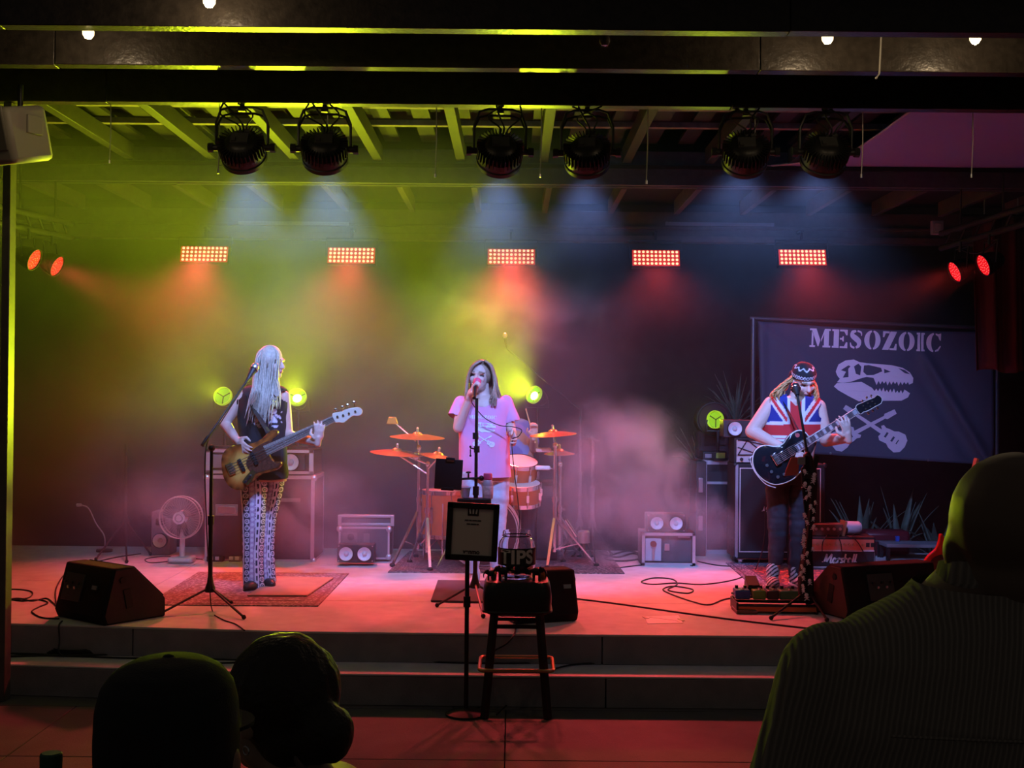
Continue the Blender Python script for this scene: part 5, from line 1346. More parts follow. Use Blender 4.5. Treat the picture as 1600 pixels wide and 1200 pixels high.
    MB().tube([b, at(163, 838, b.y), at(150, 818, b.y), at(138, 794, b.y), at(124, 789, b.y)], .006, 8, smooth=8).build('neck', mat('pale flexible tube', (.4, .4, .38), .4), t, world=True)
    MB().cyl(at(127, 789, b.y), at(120, 789, b.y), .014).build('head', mat('pale flexible tube'), t, world=True); MB().cyl(b, b + Vector((0, 0, .02)), .07, seg=20).build('base', BLACK, t, world=True)

    # right: rack case with two-cone box
    speaker_box('speaker box with two white cones standing on the pink-lit rack case', 1011, 1071, 803, 831.5, 10.22, .2, (-.25, .25), .055)
    a, b = at(1003, 832, 10.2), at(1086, 880, 10.2); w_, h_ = b.x - a.x, a.z - b.z
    t = thing('rack_case', 'small open-fronted rack case with a pale frame right of the drums', 'road case', ((a.x + b.x) / 2, 10.2, STG)); h_ = a.z - STG
    MB().box((0, .3, h_ / 2), (w_, .02, h_)).build('back', BLACK, t)
    for sx in (-1, 1): MB().box((sx * (w_ / 2 - .01), .15, h_ / 2), (.02, .30, h_)).build('side', BLACK, t); MB().box((sx * (w_ / 2 - .012), -.004, h_ / 2), (.024, .016, h_)).build('frame_edge', ALU, t)
    for z in (.012, h_ - .012): MB().box((0, .15, z), (w_ - .04, .30, .02)).build('shelf', BLACK, t); MB().box((0, -.004, z), (w_, .016, .024)).build('frame_edge', ALU, t)
    MB().box((0, .05, h_ / 2), (w_ - .05, .02, h_ - .05)).build('inner_panel', mat('dull case panel'), t)
    MB().box((-w_ * .28, .03, h_ * .47), (.135, .02, .19)).build('control_panel', mat('pale panel', (.5, .5, .56), .4), t, bevel=.004); MB().cyl((-w_ * .28, .02, h_ * .65), (-w_ * .28, -.0, h_ * .65), .026).build('dial', mat('red dial', (.3, .05, .04), .4), t); MB().box((-w_ * .28, .012, h_ * .35), (.02, .02, .09)).build('slider', STEEL, t)
    MB().box((-w_ * .02, .03, h_ * .55), (.045, .02, .06)).build('switch_block', STEEL, t, bevel=.003); MB().box((w_ * .3, .035, h_ * .86), (.1, .01, .014)).build('name_strip', mat('pale panel'), t)

    # tall road case on the right
    t = edged_case('road_case', 'tall black road case with pale edging and latches beside the guitar amplifier', 1099, 1158, 706, 852, 11.0, .45, R(0), None, True, edge=.036)
    a, b = at(1099, 706, 11.), at(1158, 852, 11.); h_ = a.z - b.z; w_ = b.x - a.x
    t.location.z = STG
    MB().box((-w_ / 2 - .045, .02, h_ / 2), (.09, .4, h_)).build('end_lid', mat('black case laminate'), t, bevel=.004)
    for z in (.35, .75): MB().box((-w_ / 2 - .05, -.19, h_ * z), (.04, .012, .13)).build('latch', STEEL, t, bevel=.004)
    b = at(1116, 704.5, 11.05); zt = STG + h_
    t2 = thing('effects_unit', 'small device with pale screen on top of the tall road case', 'device', (b.x, 11.1, zt))
    MB().box((0, 0, .04), (.22, .18, .08)).build('body', BLACK, t2, bevel=.006); MB().box((.05, -.092, .042), (.08, .006, .055)).build('fascia', mat('pale green screen', (.35, .45, .1), .3), t2); MB().box((-.06, -.092, .042), (.06, .006, .035)).build('panel', STEEL, t2)  # green light falling on the device is painted into the front
    t2 = thing('round_drum_bag', 'dark round padded bag behind the tall road case', 'bag', (at(1113, 700, 11.5).x, 11.48, .0))
    MB().box((0, 0, .60), (.2, .16, 1.2)).build('support', BLACK, t2); c0 = at(1113, 655, 11.48); MB().lathe([(.0, -.1), (.14, -.1), (.165, -.08), (.165, .08), (.14, .1), (0, .1)], c0, (0, 1, 0), 32).build('bag', mat('dark maroon padding', (.03, .012, .014), .8), t2, world=True); MB().ring(c0 + Vector((0, -.09, 0)), (0, 1, 0), .155, .008).build('piping', BLACK, t2, world=True); MB().box(c0 - Vector((0, 0, .25)), (.3, .18, .30)).build('lower_bag', mat('dark maroon padding'), t2, world=True, bevel=.04)

    # 4x12 cabinet, head, small speaker
    a, b = at(1148, 724, 10.3), at(1289, 880, 10.3); w_ = b.x - a.x; zt = a.z
    t = thing('guitar_cabinet', 'tall black guitar speaker cabinet with pale piping behind the guitarist', 'amplifier', ((a.x + b.x) / 2, 10.3, STG)); h0 = .05; h_ = zt - STG - h0
    MB().box((0, .18, h0 + h_ / 2), (w_, .36, h_)).build('cabinet', TOLEX, t, bevel=.012)
    MB().box((0, -.002, h0 + h_ / 2 + .01), (w_ - .09, .012, h_ - .10)).build('grille', GRILL, t)
    P = [(-w_ / 2 + .045, -.008, h0 + .06), (w_ / 2 - .045, -.008, h0 + .06), (w_ / 2 - .045, -.008, h0 + h_ - .04), (-w_ / 2 + .045, -.008, h0 + h_ - .04)]
    MB().tube(P, .006, 6, closed=True).build('piping', mat('white piping', (.7, .7, .72), .5), t)
    MB().box((-w_ / 2 + .018, -.003, h0 + h_ / 2), (.022, .01, h_ - .02)).build('edge_trim', mat('grey edge trim', (.3, .3, .34), .4), t)
    wm = script_word(.046, .010); place2d(wm, Vector((at(1206, 796, 10.3).x, 10.3 - .012, at(1206, 796, 10.3).z)), (1, 0, 0), (0, 0, 1)); link_mesh('script_badge', wm, WHITE, t, smooth=False, world=True)
    for sx in (-1, 1): MB().cyl((sx * (w_ / 2 - .07), .04, .026), (sx * (w_ / 2 - .045), .04, .026), .026).box((sx * (w_ / 2 - .058), .04, .045), (.05, .05, .012)).build('caster', STEEL, t)
    for sx in (-1, 1):
        for z in (h0, h0 + h_): MB().ball((sx * (w_ / 2 - .008), .008, z + (.012 if z == h0 else -.012)), (.022, .018, .022), su=10, sv=6).build('corner', BLACK, t)
    b2 = at(1205, 723.5, 10.32); t = thing('amplifier_head', 'black amplifier head with pale slanted stripes on the guitar cabinet', 'amplifier', (at(1208, 720, 10.32).x, 10.32, zt)); ww, hh = .66, at(1200, 684, 10.32).z - zt
    MB().box((0, .14, hh / 2), (ww, .26, hh)).build('cabinet', TOLEX, t, bevel=.01); MB().box((.0, .006, hh * .60), (ww - .04, .012, hh * .62)).build('front_panel', mat('pale grille', (.5, .42, .42), .6), t)
    m = MB()
    for (x0, x1, z0, z1) in ((-.3, -.22, .32, .9), (-.22, -.06, .9, .34), (-.26, -.05, .9, .7), (-.04, .12, .34, .9), (.12, .28, .9, .34), (-.3, .3, .33, .33), (-.3, .3, .9, .9), (-.3, -.12, .62, .34)): m.bar((x0, -.002, hh * z0), (x1, -.002, hh * z1), .014, .008)
    m.build('stripes', BLACK, t); MB().box((0, .006, hh * .16), (ww - .04, .012, hh * .24)).build('control_strip', mat('pale strip', (.55, .5, .5), .4), t)
    for k in range(8): MB().cyl((-.27 + k * .075, .0, hh * .16), (-.27 + k * .075, -.02, hh * .16), .014, seg=12).build('knob', BLACK, t)
    zz = zt + hh; a, b = at(1132, 656, 10.36), at(1167, 684, 10.36)
    t = thing('speaker_box', 'small square speaker with one white cone on top of the amplifier head', 'speaker', (at(1150, 670, 10.36).x + .0, 10.36, zz)); ww = b.x - a.x + .06; h3 = a.z - zz
    MB().box((0.02, .1, h3 / 2), (ww, .2, h3)).build('cabinet', mat('dark speaker cabinet'), t, bevel=.006); cone_front(t, (-.012, -.004, h3 * .5), .060)

    # amplifier head at the front right
    a, b = at(1240, 838, 10.05), at(1368, 879, 10.05); w_ = b.x - a.x
    t = thing('amplifier_head', 'black amplifier head with a coppery control strip behind the right floor monitor', 'amplifier', ((a.x + b.x) / 2, 10.05, STG)); h_ = a.z - STG
    MB().box((0, .12, h_ / 2), (w_, .24, h_)).build('cabinet', TOLEX, t, bevel=.01)
    MB().box((0, -.002, h_ * .76), (w_ - .03, .01, h_ * .32)).build('control_strip', mat('coppery panel', (.6, .30, .20), .35, metal=.5), t)
    MB().box((0, -.002, h_ * .34), (w_ - .03, .008, h_ * .46)).build('front_panel', TOLEX, t)
    MB().tube([(-w_ / 2 + .012, -.008, .02), (w_ / 2 - .012, -.008, .02), (w_ / 2 - .012, -.008, h_ * .58), (-w_ / 2 + .012, -.008, h_ * .58)], .006, 6, closed=True).build('piping', mat('white piping'), t)
    for k in range(13): MB().cyl((-w_ * .32 + k * w_ * .055, -.006, h_ * .76), (-w_ * .32 + k * w_ * .055, -.024, h_ * .76), .0115, seg=10).build('knob', mat('gold knob', (.5, .3, .15), .3, metal=.6), t)
    for k in range(2): MB().box((w_ * .40 + k * .04, -.008, h_ * .76), (.028, .012, .034)).build('switch', RUBBER, t)
    wm = script_word(.075, .014); c0 = at(1312, 866, 10.03); place2d(wm, Vector((c0.x, 10.05 - .010, STG + h_ * .32)), (1, 0, 0), (0, 0, 1)); link_mesh('script_badge', wm, WHITE, t, smooth=False, world=True)
    zz = STG + h_
    t = thing('effects_box', 'small brown box with knobs lying on the front amplifier head', 'device', (at(1290, 835, 10.15).x, 10.15, zz)); MB().box((0, 0, .05), (.26, .14, .10)).build('body', mat('brown leatherette', (.10, .05, .03), .6), t, bevel=.008)
    for k in range(5): MB().cyl((-.1 + .05 * k, -.07, .06), (-.1 + .05 * k, -.085, .06), .012, seg=10).build('knob', STEEL, t)
    MB().box((.14, 0, .06), (.02, .15, .13), Matrix.Rotation(.2, 3, 'Y')).build('side_plate', mat('orange wood', (.3, .14, .06), .5), t)
    t = thing('rolled_towel', 'pale rolled cloth lying behind the front amplifier head', 'towel', (at(1330, 835, 10.22).x, 10.22, zz)); MB().lathe([(0, 0), (.035, .005), (.055, .02), (.055, .12), (.04, .14), (0, .145)], (-.06, 0, .056), (1, 0, .0), 20).build('roll', mat('pale cloth', (.55, .55, .62), .9, bump=.3, bs=80), t)
    MB().ring((.075, 0, .056), (1, 0, 0), .03, .008).build('roll_end', mat('pale cloth'), t)
    # low shelf, red case, thin bar
    b = on(1405, 862); t = thing('low_table', 'low dark table behind the front amplifier head', 'table', (b.x, 10.75, STG)); MB().box((0, 0, .13), (.62, .25, .03)).build('top', mat('grey table top', (.2, .2, .22), .6), t, bevel=.004)
    for sx in (-1, 1):
        for sy in (-1, 1): MB().box((sx * .29, sy * .1, .06), (.03, .03, .12)).build('leg', BLKMET, t)
    t = thing('instrument_case', 'dark red hard case lying behind the low table', 'case', (at(1382, 835, 11.0).x, 11.0, STG)); MB().box((0, 0, .12), (.42, .2, .22)).build('shell', mat('dark red shell', (.11, .012, .018), .4), t, bevel=.04); MB().box((0, 0, .14), (.43, .21, .012)).build('seam', STEEL, t); MB().tube([(-.05, -.11, .1), (-.05, -.13, .1), (.05, -.13, .1), (.05, -.11, .1)], .008, 6).build('handle', BLACK, t)
    t = thing('cross_bar_stand', 'thin pale bar with a blue clip standing before the red case', 'stand', (at(1425, 838, 10.9).x, 10.86, STG)); q0, q1 = at(1372, 846, 10.85), at(1456, 848, 10.85); MB().cyl(q0, q1, .008, seg=8).build('bar', STEEL, t, world=True); MB().box(at(1402, 843, 10.84), (.03, .03, .06)).build('clip', mat('blue clip', (.03, .08, .4), .4), t, world=True)
    for q in (q0, q1): MB().cyl(q, (q.x, q.y, STG), .007, seg=8).build('leg', BLKMET, t, world=True)
    # red guitar on a stand
    D = 8.9; A = lambda x, y, d=0.: at(x, y, D + d); t = thing('electric_guitar', 'bright red electric guitar on a stand at the right, half hidden by the bald spectator', 'guitar', A(1470, 918))
    traced('body', [(1442, 893), (1444, 880), (1452, 868), (1463, 858), (1468, 846), (1470, 835), (1474, 836), (1478, 848), (1486, 856), (1496, 850), (1500, 862), (1503, 880), (1500, 898), (1490, 912), (1472, 917), (1452, 908)], D, .045, mat('red guitar lacquer', (.62, .035, .02), .18, coat=.5), t, 3, .008)
    traced('pickguard', [(1448, 892), (1452, 880), (1462, 870), (1476, 868), (1472, 888), (1466, 904), (1456, 904)], D - .008, .004, mat('dark pickguard', (.05, .02, .02), .3), t, 3)
    traced('pickguard', [(1478, 870), (1492, 868), (1496, 884), (1488, 900), (1474, 902)], D - .008, .004, mat('dark pickguard'), t, 3)
    MB().bar(A(1488, 852), A(1520, 738), .05, .02).build('neck', mat('maple neck'), t, world=True); MB().bar(A(1520, 740), A(1526, 716), .06, .015).build('headstock', mat('maple neck'), t, world=True)
    for k in range(5): MB().cyl(A(1474 + k * 3, 895, -.012), A(1518 + k * 1.2, 742, -.014), .0012, seg=4).build('string', STEEL, t, world=True)
    b = on(1472, 922); s_ = thing('guitar_stand', 'brass-coloured folding stand holding the red guitar', 'stand', b)
    for (x, y) in ((1444, 930), (1502, 930), (1474, 908)): MB().cyl(A(1474, 905, .06), on(x, y) + Vector((0, 0, .01)), .009, seg=8).build('leg', mat('brass'), s_, world=True)
    MB().tube([A(1448, 916, -.06), A(1448, 921, .0), A(1474, 921, .06), A(1498, 921, .0), A(1498, 916, -.06)], .009, 8, smooth=4).build('cradle', mat('brass'), s_, world=True); MB().cyl(A(1474, 921, .06), A(1496, 800, .1), .01, seg=8).build('upright', BLKMET, s_, world=True)
backline()

# floor monitors
def wedge(label, loc, yaw, w_=.56, d_=.42, h_=.36, side=None):
    """front (slanted baffle) looks to local +Y"""
    t = thing('floor_monitor', label, 'floor monitor', loc, yaw, 'floor monitors at the stage edge')
    pr = [(-d_ / 2, 0), (-d_ / 2 - .02, .05), (-d_ / 2 + .06, h_), (-d_ / 2 + .20, h_), (d_ / 2, .12), (d_ / 2, 0)]
    V = [Vector((sx * w_ / 2, p[0], p[1])) for sx in (-1, 1) for p in pr]; n = len(pr)
    MB().add(V, [tuple(range(n)), tuple(range(2 * n - 1, n - 1, -1))] + [(i, n + i, n + (i + 1) % n, (i + 1) % n) for i in range(n)]).build('cabinet', CARPET, t, bevel=.014)
    for sx in (-1, 1):
        q = [Vector((sx * (w_ / 2 + .004), p[0] * .92, .012 + p[1] * .93)) for p in pr]; q2 = [p + Vector((-sx * .01, 0, 0)) for p in q]
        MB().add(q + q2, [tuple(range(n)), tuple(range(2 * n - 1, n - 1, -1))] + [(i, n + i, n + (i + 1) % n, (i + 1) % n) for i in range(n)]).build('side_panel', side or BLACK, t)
        MB().box((sx * (w_ / 2 + .007), -.06, .15), (.006, .05, .12), Matrix.Rotation(.2, 3, 'X')).build('grip_recess', RUBBER, t, bevel=.002)
        MB().cyl((sx * (w_ / 2 + .004), -.10, h_ * .78), (sx * (w_ / 2 + .010), -.10, h_ * .78), .02, seg=16).build('pole_cup', RUBBER, t)
    nrm = Vector((0, h_ - .12, d_ - .20)).normalized(); c0 = Vector((0, (-d_ / 2 + .20 + d_ / 2) / 2, (h_ + .12) / 2)); g_ = Vector((1, 0, 0)).cross(nrm)
    MB().box(c0 + nrm * .004, (w_ * .92, (Vector((0, d_ / 2 - (-d_ / 2 + .20), .12 - h_))).length * .92, .012), Matrix((Vector((1, 0, 0)), -g_, nrm)).transposed()).build('grille', GRILL, t)
    bk = Matrix.Rotation(math.atan2(-.08, h_ - .05), 3, 'X'); cz = Vector((0, -d_ / 2 + .012, .20))
    MB().box(cz + Vector((-.1, 0, 0)), (.2, .01, .17), bk).build('connector_plate', mat('dark grey panel', (.05, .05, .05), .4), t, bevel=.002)
    for k in range(5): MB().cyl(cz + Vector((-.17 + .035 * k, -.005, .03 - .03 * (k % 2))), cz + Vector((-.17 + .035 * k, -.018, .03 - .03 * (k % 2))), .009, seg=10).build('connector', STEEL if k % 2 else BLACK, t)
    MB().box(cz + Vector((.14, -.006, .02)), (.05, .008, .025), bk).build('badge', STEEL, t)
    return t
wedge('black floor monitor at the left front corner of the stage', on(170, 965) + Vector((0, .05, 0)), R(-38), .52, .44, .34)
wedge('black floor monitor behind the bar stool with the tip jar', on(838, 968) + Vector((0, .06, 0)), R(20), .42, .36, .32)
wedge('large black floor monitor with a red-lit side in front of the guitarist', on(1362, 955) + Vector((0, .0, 0)), R(22), .74, .46, .335, mat('side panel tinted by red light', (.10, .035, .03), .6))  # red light on the side panels is put into their colour
# ================================================================== stool, tip jar, sign
b = on(808, 1112, 0.0); SD = b.y
t = thing('bar_stool', 'black bar stool with a padded seat and brass foot rail in front of the stage', 'stool', (at(808, 900, SD).x, SD, 0)); cx = at(808, 900, SD).x
zs = at(808, 903, SD).z
SEAT = mat('black vinyl', (.014, .013, .013), .4)
m = MB()
def rrect(w_, d_, z, n=8, r_=.07):
    o = []
    for (sx, sy, a0) in ((1, 1, 0), (-1, 1, 90), (-1, -1, 180), (1, -1, 270)):
        for k in range(n): a = R(a0 + 90 * k / (n - 1)); o.append(Vector((sx * (w_ / 2 - r_) + r_ * cos(a), sy * (d_ / 2 - r_) + r_ * sin(a), z)))
    return o
lay = [rrect(.33, .30, zs - .185), rrect(.375, .34, zs - .17), rrect(.385, .35, zs - .09), rrect(.37, .335, zs - .03), rrect(.345, .31, zs - .006), rrect(.30, .27, zs)]
n = len(lay[0]); V = [p for q in lay for p in q]
m.add(V, [(k * n + i, k * n + (i + 1) % n, (k + 1) * n + (i + 1) % n, (k + 1) * n + i) for k in range(len(lay) - 1) for i in range(n)] + [tuple(range(n - 1, -1, -1)), tuple((len(lay) - 1) * n + i for i in range(n))])
m.build('seat', SEAT, t)
MB().tube([p + Vector((0, 0, 0)) for p in rrect(.382, .347, zs - .165)], .007, 6, closed=True).build('seat_piping', SEAT, t)
LW = mat('black stained stool leg', (.016, .013, .012), .45)
for sx in (-1, 1):
    for sy in (-1, 1): MB().bar((sx * .125, sy * .11, zs - .18), (sx * .175, sy * .155, .0), .036, .036).build('leg', LW, t, bevel=.004)
zr = .27
MB().tube([p for p in rrect(.41, .36, zr, 5, .04)], .011, 8, closed=True).build('foot_rail', mat('brass foot rail', (.5, .33, .16), .3, metal=.9), t)
MB().bar((-.13, -.115, .5), (.13, -.115, .5), .02).build('stretcher', LW, t); MB().bar((-.13, .115, .5), (.13, .115, .5), .02).build('stretcher', LW, t)

# jar
GLASS = mat('clear jar glass', (.95, .96, .97), .03, trans=1., ior=1.18)
jx = at(807, 900, SD).x
t = thing('tip_jar', 'clear glass jar with a black TIPS label standing on the bar stool', 'jar', (jx, SD, zs)); Hj = at(807, 829, SD).z - zs
prof = [(.0, .004), (.088, .004), (.100, .02), (.102, .05), (.102, Hj * .70), (.098, Hj * .77), (.082, Hj * .85), (.076, Hj * .88), (.080, Hj * .90), (.080, Hj * .97), (.077, Hj)]
inn = [(max(r_ - .005, 0), z + (.006 if z < .03 else 0)) for r_, z in prof][::-1]
MB().lathe(prof + inn, (0, 0, 0), (0, 0, 1), 40, False).build('glass', GLASS, t)
MB().ring((0, 0, Hj * .90), (0, 0, 1), .081, .003).build('neck_ring', GLASS, t)
LB = mat('black label paper', (.012, .012, .012), .6)
V = []; Fc = []; nn = 24; r_ = .1045; z0, z1 = Hj * .30, Hj * .66
for k in range(nn + 1):
    a = R(-90 - 86 + 172 * k / nn)
    for z in (z0, z1):
        for rr in (r_, r_ + .002): V.append((rr * cos(a), rr * sin(a), z))
for k in range(nn):
    o0 = 4 * k; o1 = o0 + 4
    Fc += [(o0 + 1, o1 + 1, o1 + 3, o0 + 3), (o0, o0 + 2, o1 + 2, o1), (o0, o1, o1 + 1, o0 + 1), (o0 + 2, o0 + 3, o1 + 3, o1 + 2)]
MB().add(V, Fc).build('label_band', LB, t)
tm = text_mesh('TIPS', .105, .0, 'CENTER', 0, .0035, 1.05); subdiv(tm, 2)
for v in tm.vertices:
    x, y = v.co.x, v.co.y; a = x / r_; v.co = Vector(((r_ + .0035) * sin(a), -(r_ + .0035) * cos(a), (z0 + z1) / 2 - .002 + y))
link_mesh('label_lettering', tm, mat('grey lettering', (.7, .7, .7), .6), t, smooth=False)
mb = MB(); rnd = random.Random(2)
for k in range(16):
    a = rnd.random() * 6.3; mb.box((.05 * cos(a), .05 * sin(a), .03 + rnd.random() * .035), (.065, .03, .003), Euler((rnd.uniform(-.7, .7), rnd.uniform(-.7, .7), a)).to_matrix())
mb.build('folded_notes', mat('bank note paper', (.22, .22, .15), .8), t, smooth=False)
def elephant(px, sgn, label, s=1.):
    t = thing('animal_figurine', label, 'figurine', (at(px, 900, SD).x, SD - .09, zs)); mb = MB()
    mb.ball((0, 0, .05 * s), (.028 * s, .02 * s, .022 * s)); mb.ball((sgn * .03 * s, 0, .06 * s), (.015 * s, .014 * s, .016 * s))
    for sx in (-1, 1):
        for sy in (-1, 1): mb.cyl((sx * .016 * s, sy * .01 * s, 0), (sx * .016 * s, sy * .01 * s, .045 * s), .0075 * s, seg=8)
    mb.tube([(sgn * .042 * s, 0, .058 * s), (sgn * .052 * s, 0, .04 * s), (sgn * .05 * s, 0, .018 * s)], [.006 * s, .005 * s, .003 * s], 6, smooth=3)
    mb.build('body', mat('dark figurine resin', (.014, .013, .012), .5), t)
    for sy in (-1, 1): MB().ball((sgn * .022 * s, sy * .015 * s, .062 * s), (.011 * s, .003 * s, .014 * s)).build('ear', mat('dark figurine resin'), t)
    MB().tube([(-sgn * .026 * s, 0, .055 * s), (-sgn * .034 * s, 0, .03 * s)], .002, 5).build('tail', mat('dark figurine resin'), t)
elephant(838, 1, 'dark elephant figurine right of the tip jar', 1.0)
elephant(786, -1, 'dark elephant figurine left of the tip jar', 1.05)
elephant(767, -1, 'smallest dark figurine at the left end of the stool', .75)
for (px, lab) in ((849, 'small amber glass candle cup at the right edge of the stool'), (771, 'small amber glass candle cup at the left edge of the stool')):
    t = thing('candle_cup', lab, 'candle', (at(px, 900, SD).x, SD - .02, zs)); MB().lathe([(0, .0), (.016, 0), (.02, .03), (.018, .045)], (0, 0, 0), (0, 0, 1), 16, False).build('cup', mat('amber glass', (.5, .22, .06), .2, trans=.4), t); MB().cyl((0, 0, .003), (0, 0, .022), .014).build('wax', mat('pale wax', (.5, .4, .25), .6), t)

# sign on its stand
b = on(728, 1117, 0.); D = b.y
t = thing('sign_stand', 'black framed payment sign on a slim black stand beside the bar stool', 'sign', b)
MB().lathe([(0, 0), (.115, 0), (.115, .012), (.09, .022), (.03, .03), (.014, .04)], (0, 0, 0), (0, 0, 1), 32).build('base', RUBBER, t)
MB().cyl((0, 0, .03), (0, 0, at(737, 868, D).z), .0125, seg=12).build('pole', BLKMET, t); MB().cyl((0, 0, .60), (0, 0, .66), .02, seg=12).build('height_clutch', BLACK, t)
fc = at(738, 831, D); rt = Matrix.Rotation(R(2.6), 3, 'Y'); W, H = 80 * D / F, 89 * D / F; up = rt @ Vector((0, 0, 1)); rg = rt @ Vector((1, 0, 0))
FR = mat('black sign frame', (.012, .012, .013), .45)
for s_ in (-1, 1):
    MB().box(fc + rg * s_ * (W / 2 - .014), (.032, .02, H), rt).build('frame_side', FR, t, world=True, bevel=.003); MB().box(fc + up * s_ * (H / 2 - .014), (W, .02, .032), rt).build('frame_side', FR, t, world=True, bevel=.003)
MB().box(fc + Vector((0, .004, 0)), (W - .03, .01, H - .03), rt).build('paper', mat('dim white paper', (.62, .62, .62), .7), t, world=True)
INK = mat('black ink', (.02, .02, .02), .6)
def line(txt, size, dx, dz, bold=0.):
    me = text_mesh(txt, size, .0, 'CENTER', .0, bold); place2d(me, fc + rg * dx + up * dz + Vector((0, -.0025, 0)), rg, up); link_mesh('lettering', me, INK, t, smooth=False, world=True)
def blk(x, z, w_, h_, rot=0.): return MB().box(fc + rg * x + up * z + Vector((0, -.002, 0)), (w_, .002, h_), rt @ Matrix.Rotation(rot, 3, 'Y'))
m = blk(0, H * .36, .062, .05); m.build('logo_block', INK, t, world=True, bevel=.004)
for k in (-1, 0, 1): MB().box(fc + rg * (.018 * k) + up * H * .36 + Vector((0, -.0035, 0)), (.009, .002, .028), rt @ Matrix.Rotation(.15 * k, 3, 'Y')).build('logo_mark', mat('dim white paper'), t, world=True)
for (z_, ws) in ((H * .20, (.022, .014, .026, .02)), (H * .135, (.02, .03, .012))):      # two lines of print too small to read
    x_ = -sum(ws) / 2 - .003 * (len(ws) - 1) / 2
    for w2 in ws: blk(x_ + w2 / 2, z_, w2, .006).build('print_line', INK, t, world=True, smooth=False); x_ += w2 + .003
line('venmo', .034, 0, -H * .35, .001)
MB().box(fc + Vector((0, .02, 0)), (.05, .02, .09), rt).build('bracket', BLKMET, t, world=True)

# ================================================================== mats, rugs, pedals, paper
def rug(name, label, pts, base, line_c, inner, border=.1, th=.008, scale=26.):
    P = [on(x, y) for x, y in pts]; t = thing(name, label, 'rug', (P[0] + P[2]) / 2)
    def quad(nm, k0, z0, z1, mt):
        c0 = sum(P, Vector()) / 4; 
        Q = []
        for p in P:
            d = (p - c0); Q.append(c0 + d * (1 - k0))
        V = [Vector((q.x, q.y, STG + z)) for z in (z0, z1) for q in Q]
        return MB().add(V, [(3, 2, 1, 0), (4, 5, 6, 7)] + [(i, (i + 1) % 4, 4 + (i + 1) % 4, 4 + i) for i in range(4)]).build(nm, mt, t, world=True, smooth=False)
    quad('pile', 0, .0, th, rug_mat(name + ' border ' + label[:6], base, line_c, scale * 1.6)); quad('dark_band', .05, th, th + .0012, mat('rug dark line ' + label[:6], line_c, .9)); quad('border_band', .07, th + .0012, th + .0022, rug_mat(name + ' band ' + label[:6], base, line_c, scale * 1.8)); quad('dark_band', .21, th + .0022, th + .003, mat('rug dark line ' + label[:6], line_c, .9)); quad('field', .225, th + .003, th + .004, rug_mat(name + ' field ' + label[:6], inner, line_c, scale))
    return t
def rug_mat(nm, c0, c1, scale):
    m, nt, b_ = nodes_of(nm); L = nt.links.new; b_.inputs['Roughness'].default_value = .95
    tc = nt.nodes.new('ShaderNodeTexCoord'); v = nt.nodes.new('ShaderNodeTexVoronoi'); v.inputs['Scale'].default_value = scale; v.feature = 'F1'
    L(tc.outputs['Object'], v.inputs['Vector']); n = nt.nodes.new('ShaderNodeTexNoise'); n.inputs['Scale'].default_value = scale * 1.4; n.inputs['Distortion'].default_value = 2.; L(tc.outputs['Object'], n.inputs['Vector'])
    a = nt.nodes.new('ShaderNodeMath'); a.operation = 'MULTIPLY_ADD'; L(v.outputs['Distance'], a.inputs[0]); a.inputs[1].default_value = .7; L(n.outputs['Fac'], a.inputs[2])
    r_ = nt.nodes.new('ShaderNodeValToRGB'); L(a.outputs[0], r_.inputs['Fac']); r_.color_ramp.interpolation = 'EASE'
    r_.color_ramp.elements[0].position = .62; r_.color_ramp.elements[0].color = (*c0, 1); r_.color_ramp.elements[1].position = .84; r_.color_ramp.elements[1].color = (*c1, 1)
    L(r_.outputs['Color'], b_.inputs['Base Color']); return m
rug('patterned_rug', 'patterned rug under the bass player with a dark bordered edge', [(228, 946), (497, 948), (545, 897), (310, 895)], (.56, .46, .44), (.24, .15, .15), (.52, .42, .40))
rug('patterned_rug', 'dull patterned rug under the drum kit', [(606, 895), (976, 897), (948, 862), (640, 862)], (.34, .27, .28), (.10, .07, .08), (.26, .18, .19))
rug('patterned_rug', 'blue and red bordered rug under the guitarist', [(1192, 931), (1440, 935), (1390, 880), (1134, 880)], (.5, .46, .52), (.10, .08, .11), (.6, .24, .18))
def board(label, pts, m_, th, name='floor_board', cat='mat'):
    P = [on(x, y) for x, y in pts]; t = thing(name, label, cat, (P[0] + P[2]) / 2 + Vector((0, 0, .012 if 'rug' in label else 0)))
    z0 = STG + (.0125 if 'rug' in label else .001)
    MB().add([Vector((p.x, p.y, z)) for z in (z0, z0 + th) for p in P], [(3, 2, 1, 0), (4, 5, 6, 7)] + [(i, (i + 1) % 4, 4 + (i + 1) % 4, 4 + i) for i in range(4)]).build('top', m_, t, world=True, bevel=.004)
    return t
board('thin orange board lying on the rug at the bass player\'s feet', [(386, 935), (480, 935), (521, 907), (432, 905)], mat('orange brown board', (.46, .28, .17), .6, var=.1, vs=8), .012)
board('dark foam mat at the singer\'s feet', [(673, 941), (760, 943), (766, 910), (684, 909)], mat('dark foam mat', (.075, .07, .08), .9), .014, 'anti_fatigue_mat')
b = on(1038, 969); t = thing('set_list', 'sheet of white paper taped to the stage floor', 'paper', b, .1)
P = [on(1007, 964), on(1060, 962), on(1067, 974), on(1012, 975)]; MB().add([Vector((p.x, p.y, STG + z)) for z in (.001, .0025) for p in P], [(3, 2, 1, 0), (4, 5, 6, 7)] + [(i, (i + 1) % 4, 4 + (i + 1) % 4, 4 + i) for i in range(4)]).build('sheet', mat('white paper', (.9, .88, .87), .8), t, world=True, smooth=False)
for (x0, y0) in ((1009, 966), (1064, 969)):
    q = on(x0, y0); MB().box(q + Vector((0, 0, .004)), (.02, .07, .002), Matrix.Rotation(.3, 3, 'Z')).build('tape', mat('pale tape', (.6, .5, .48), .5), t, world=True)
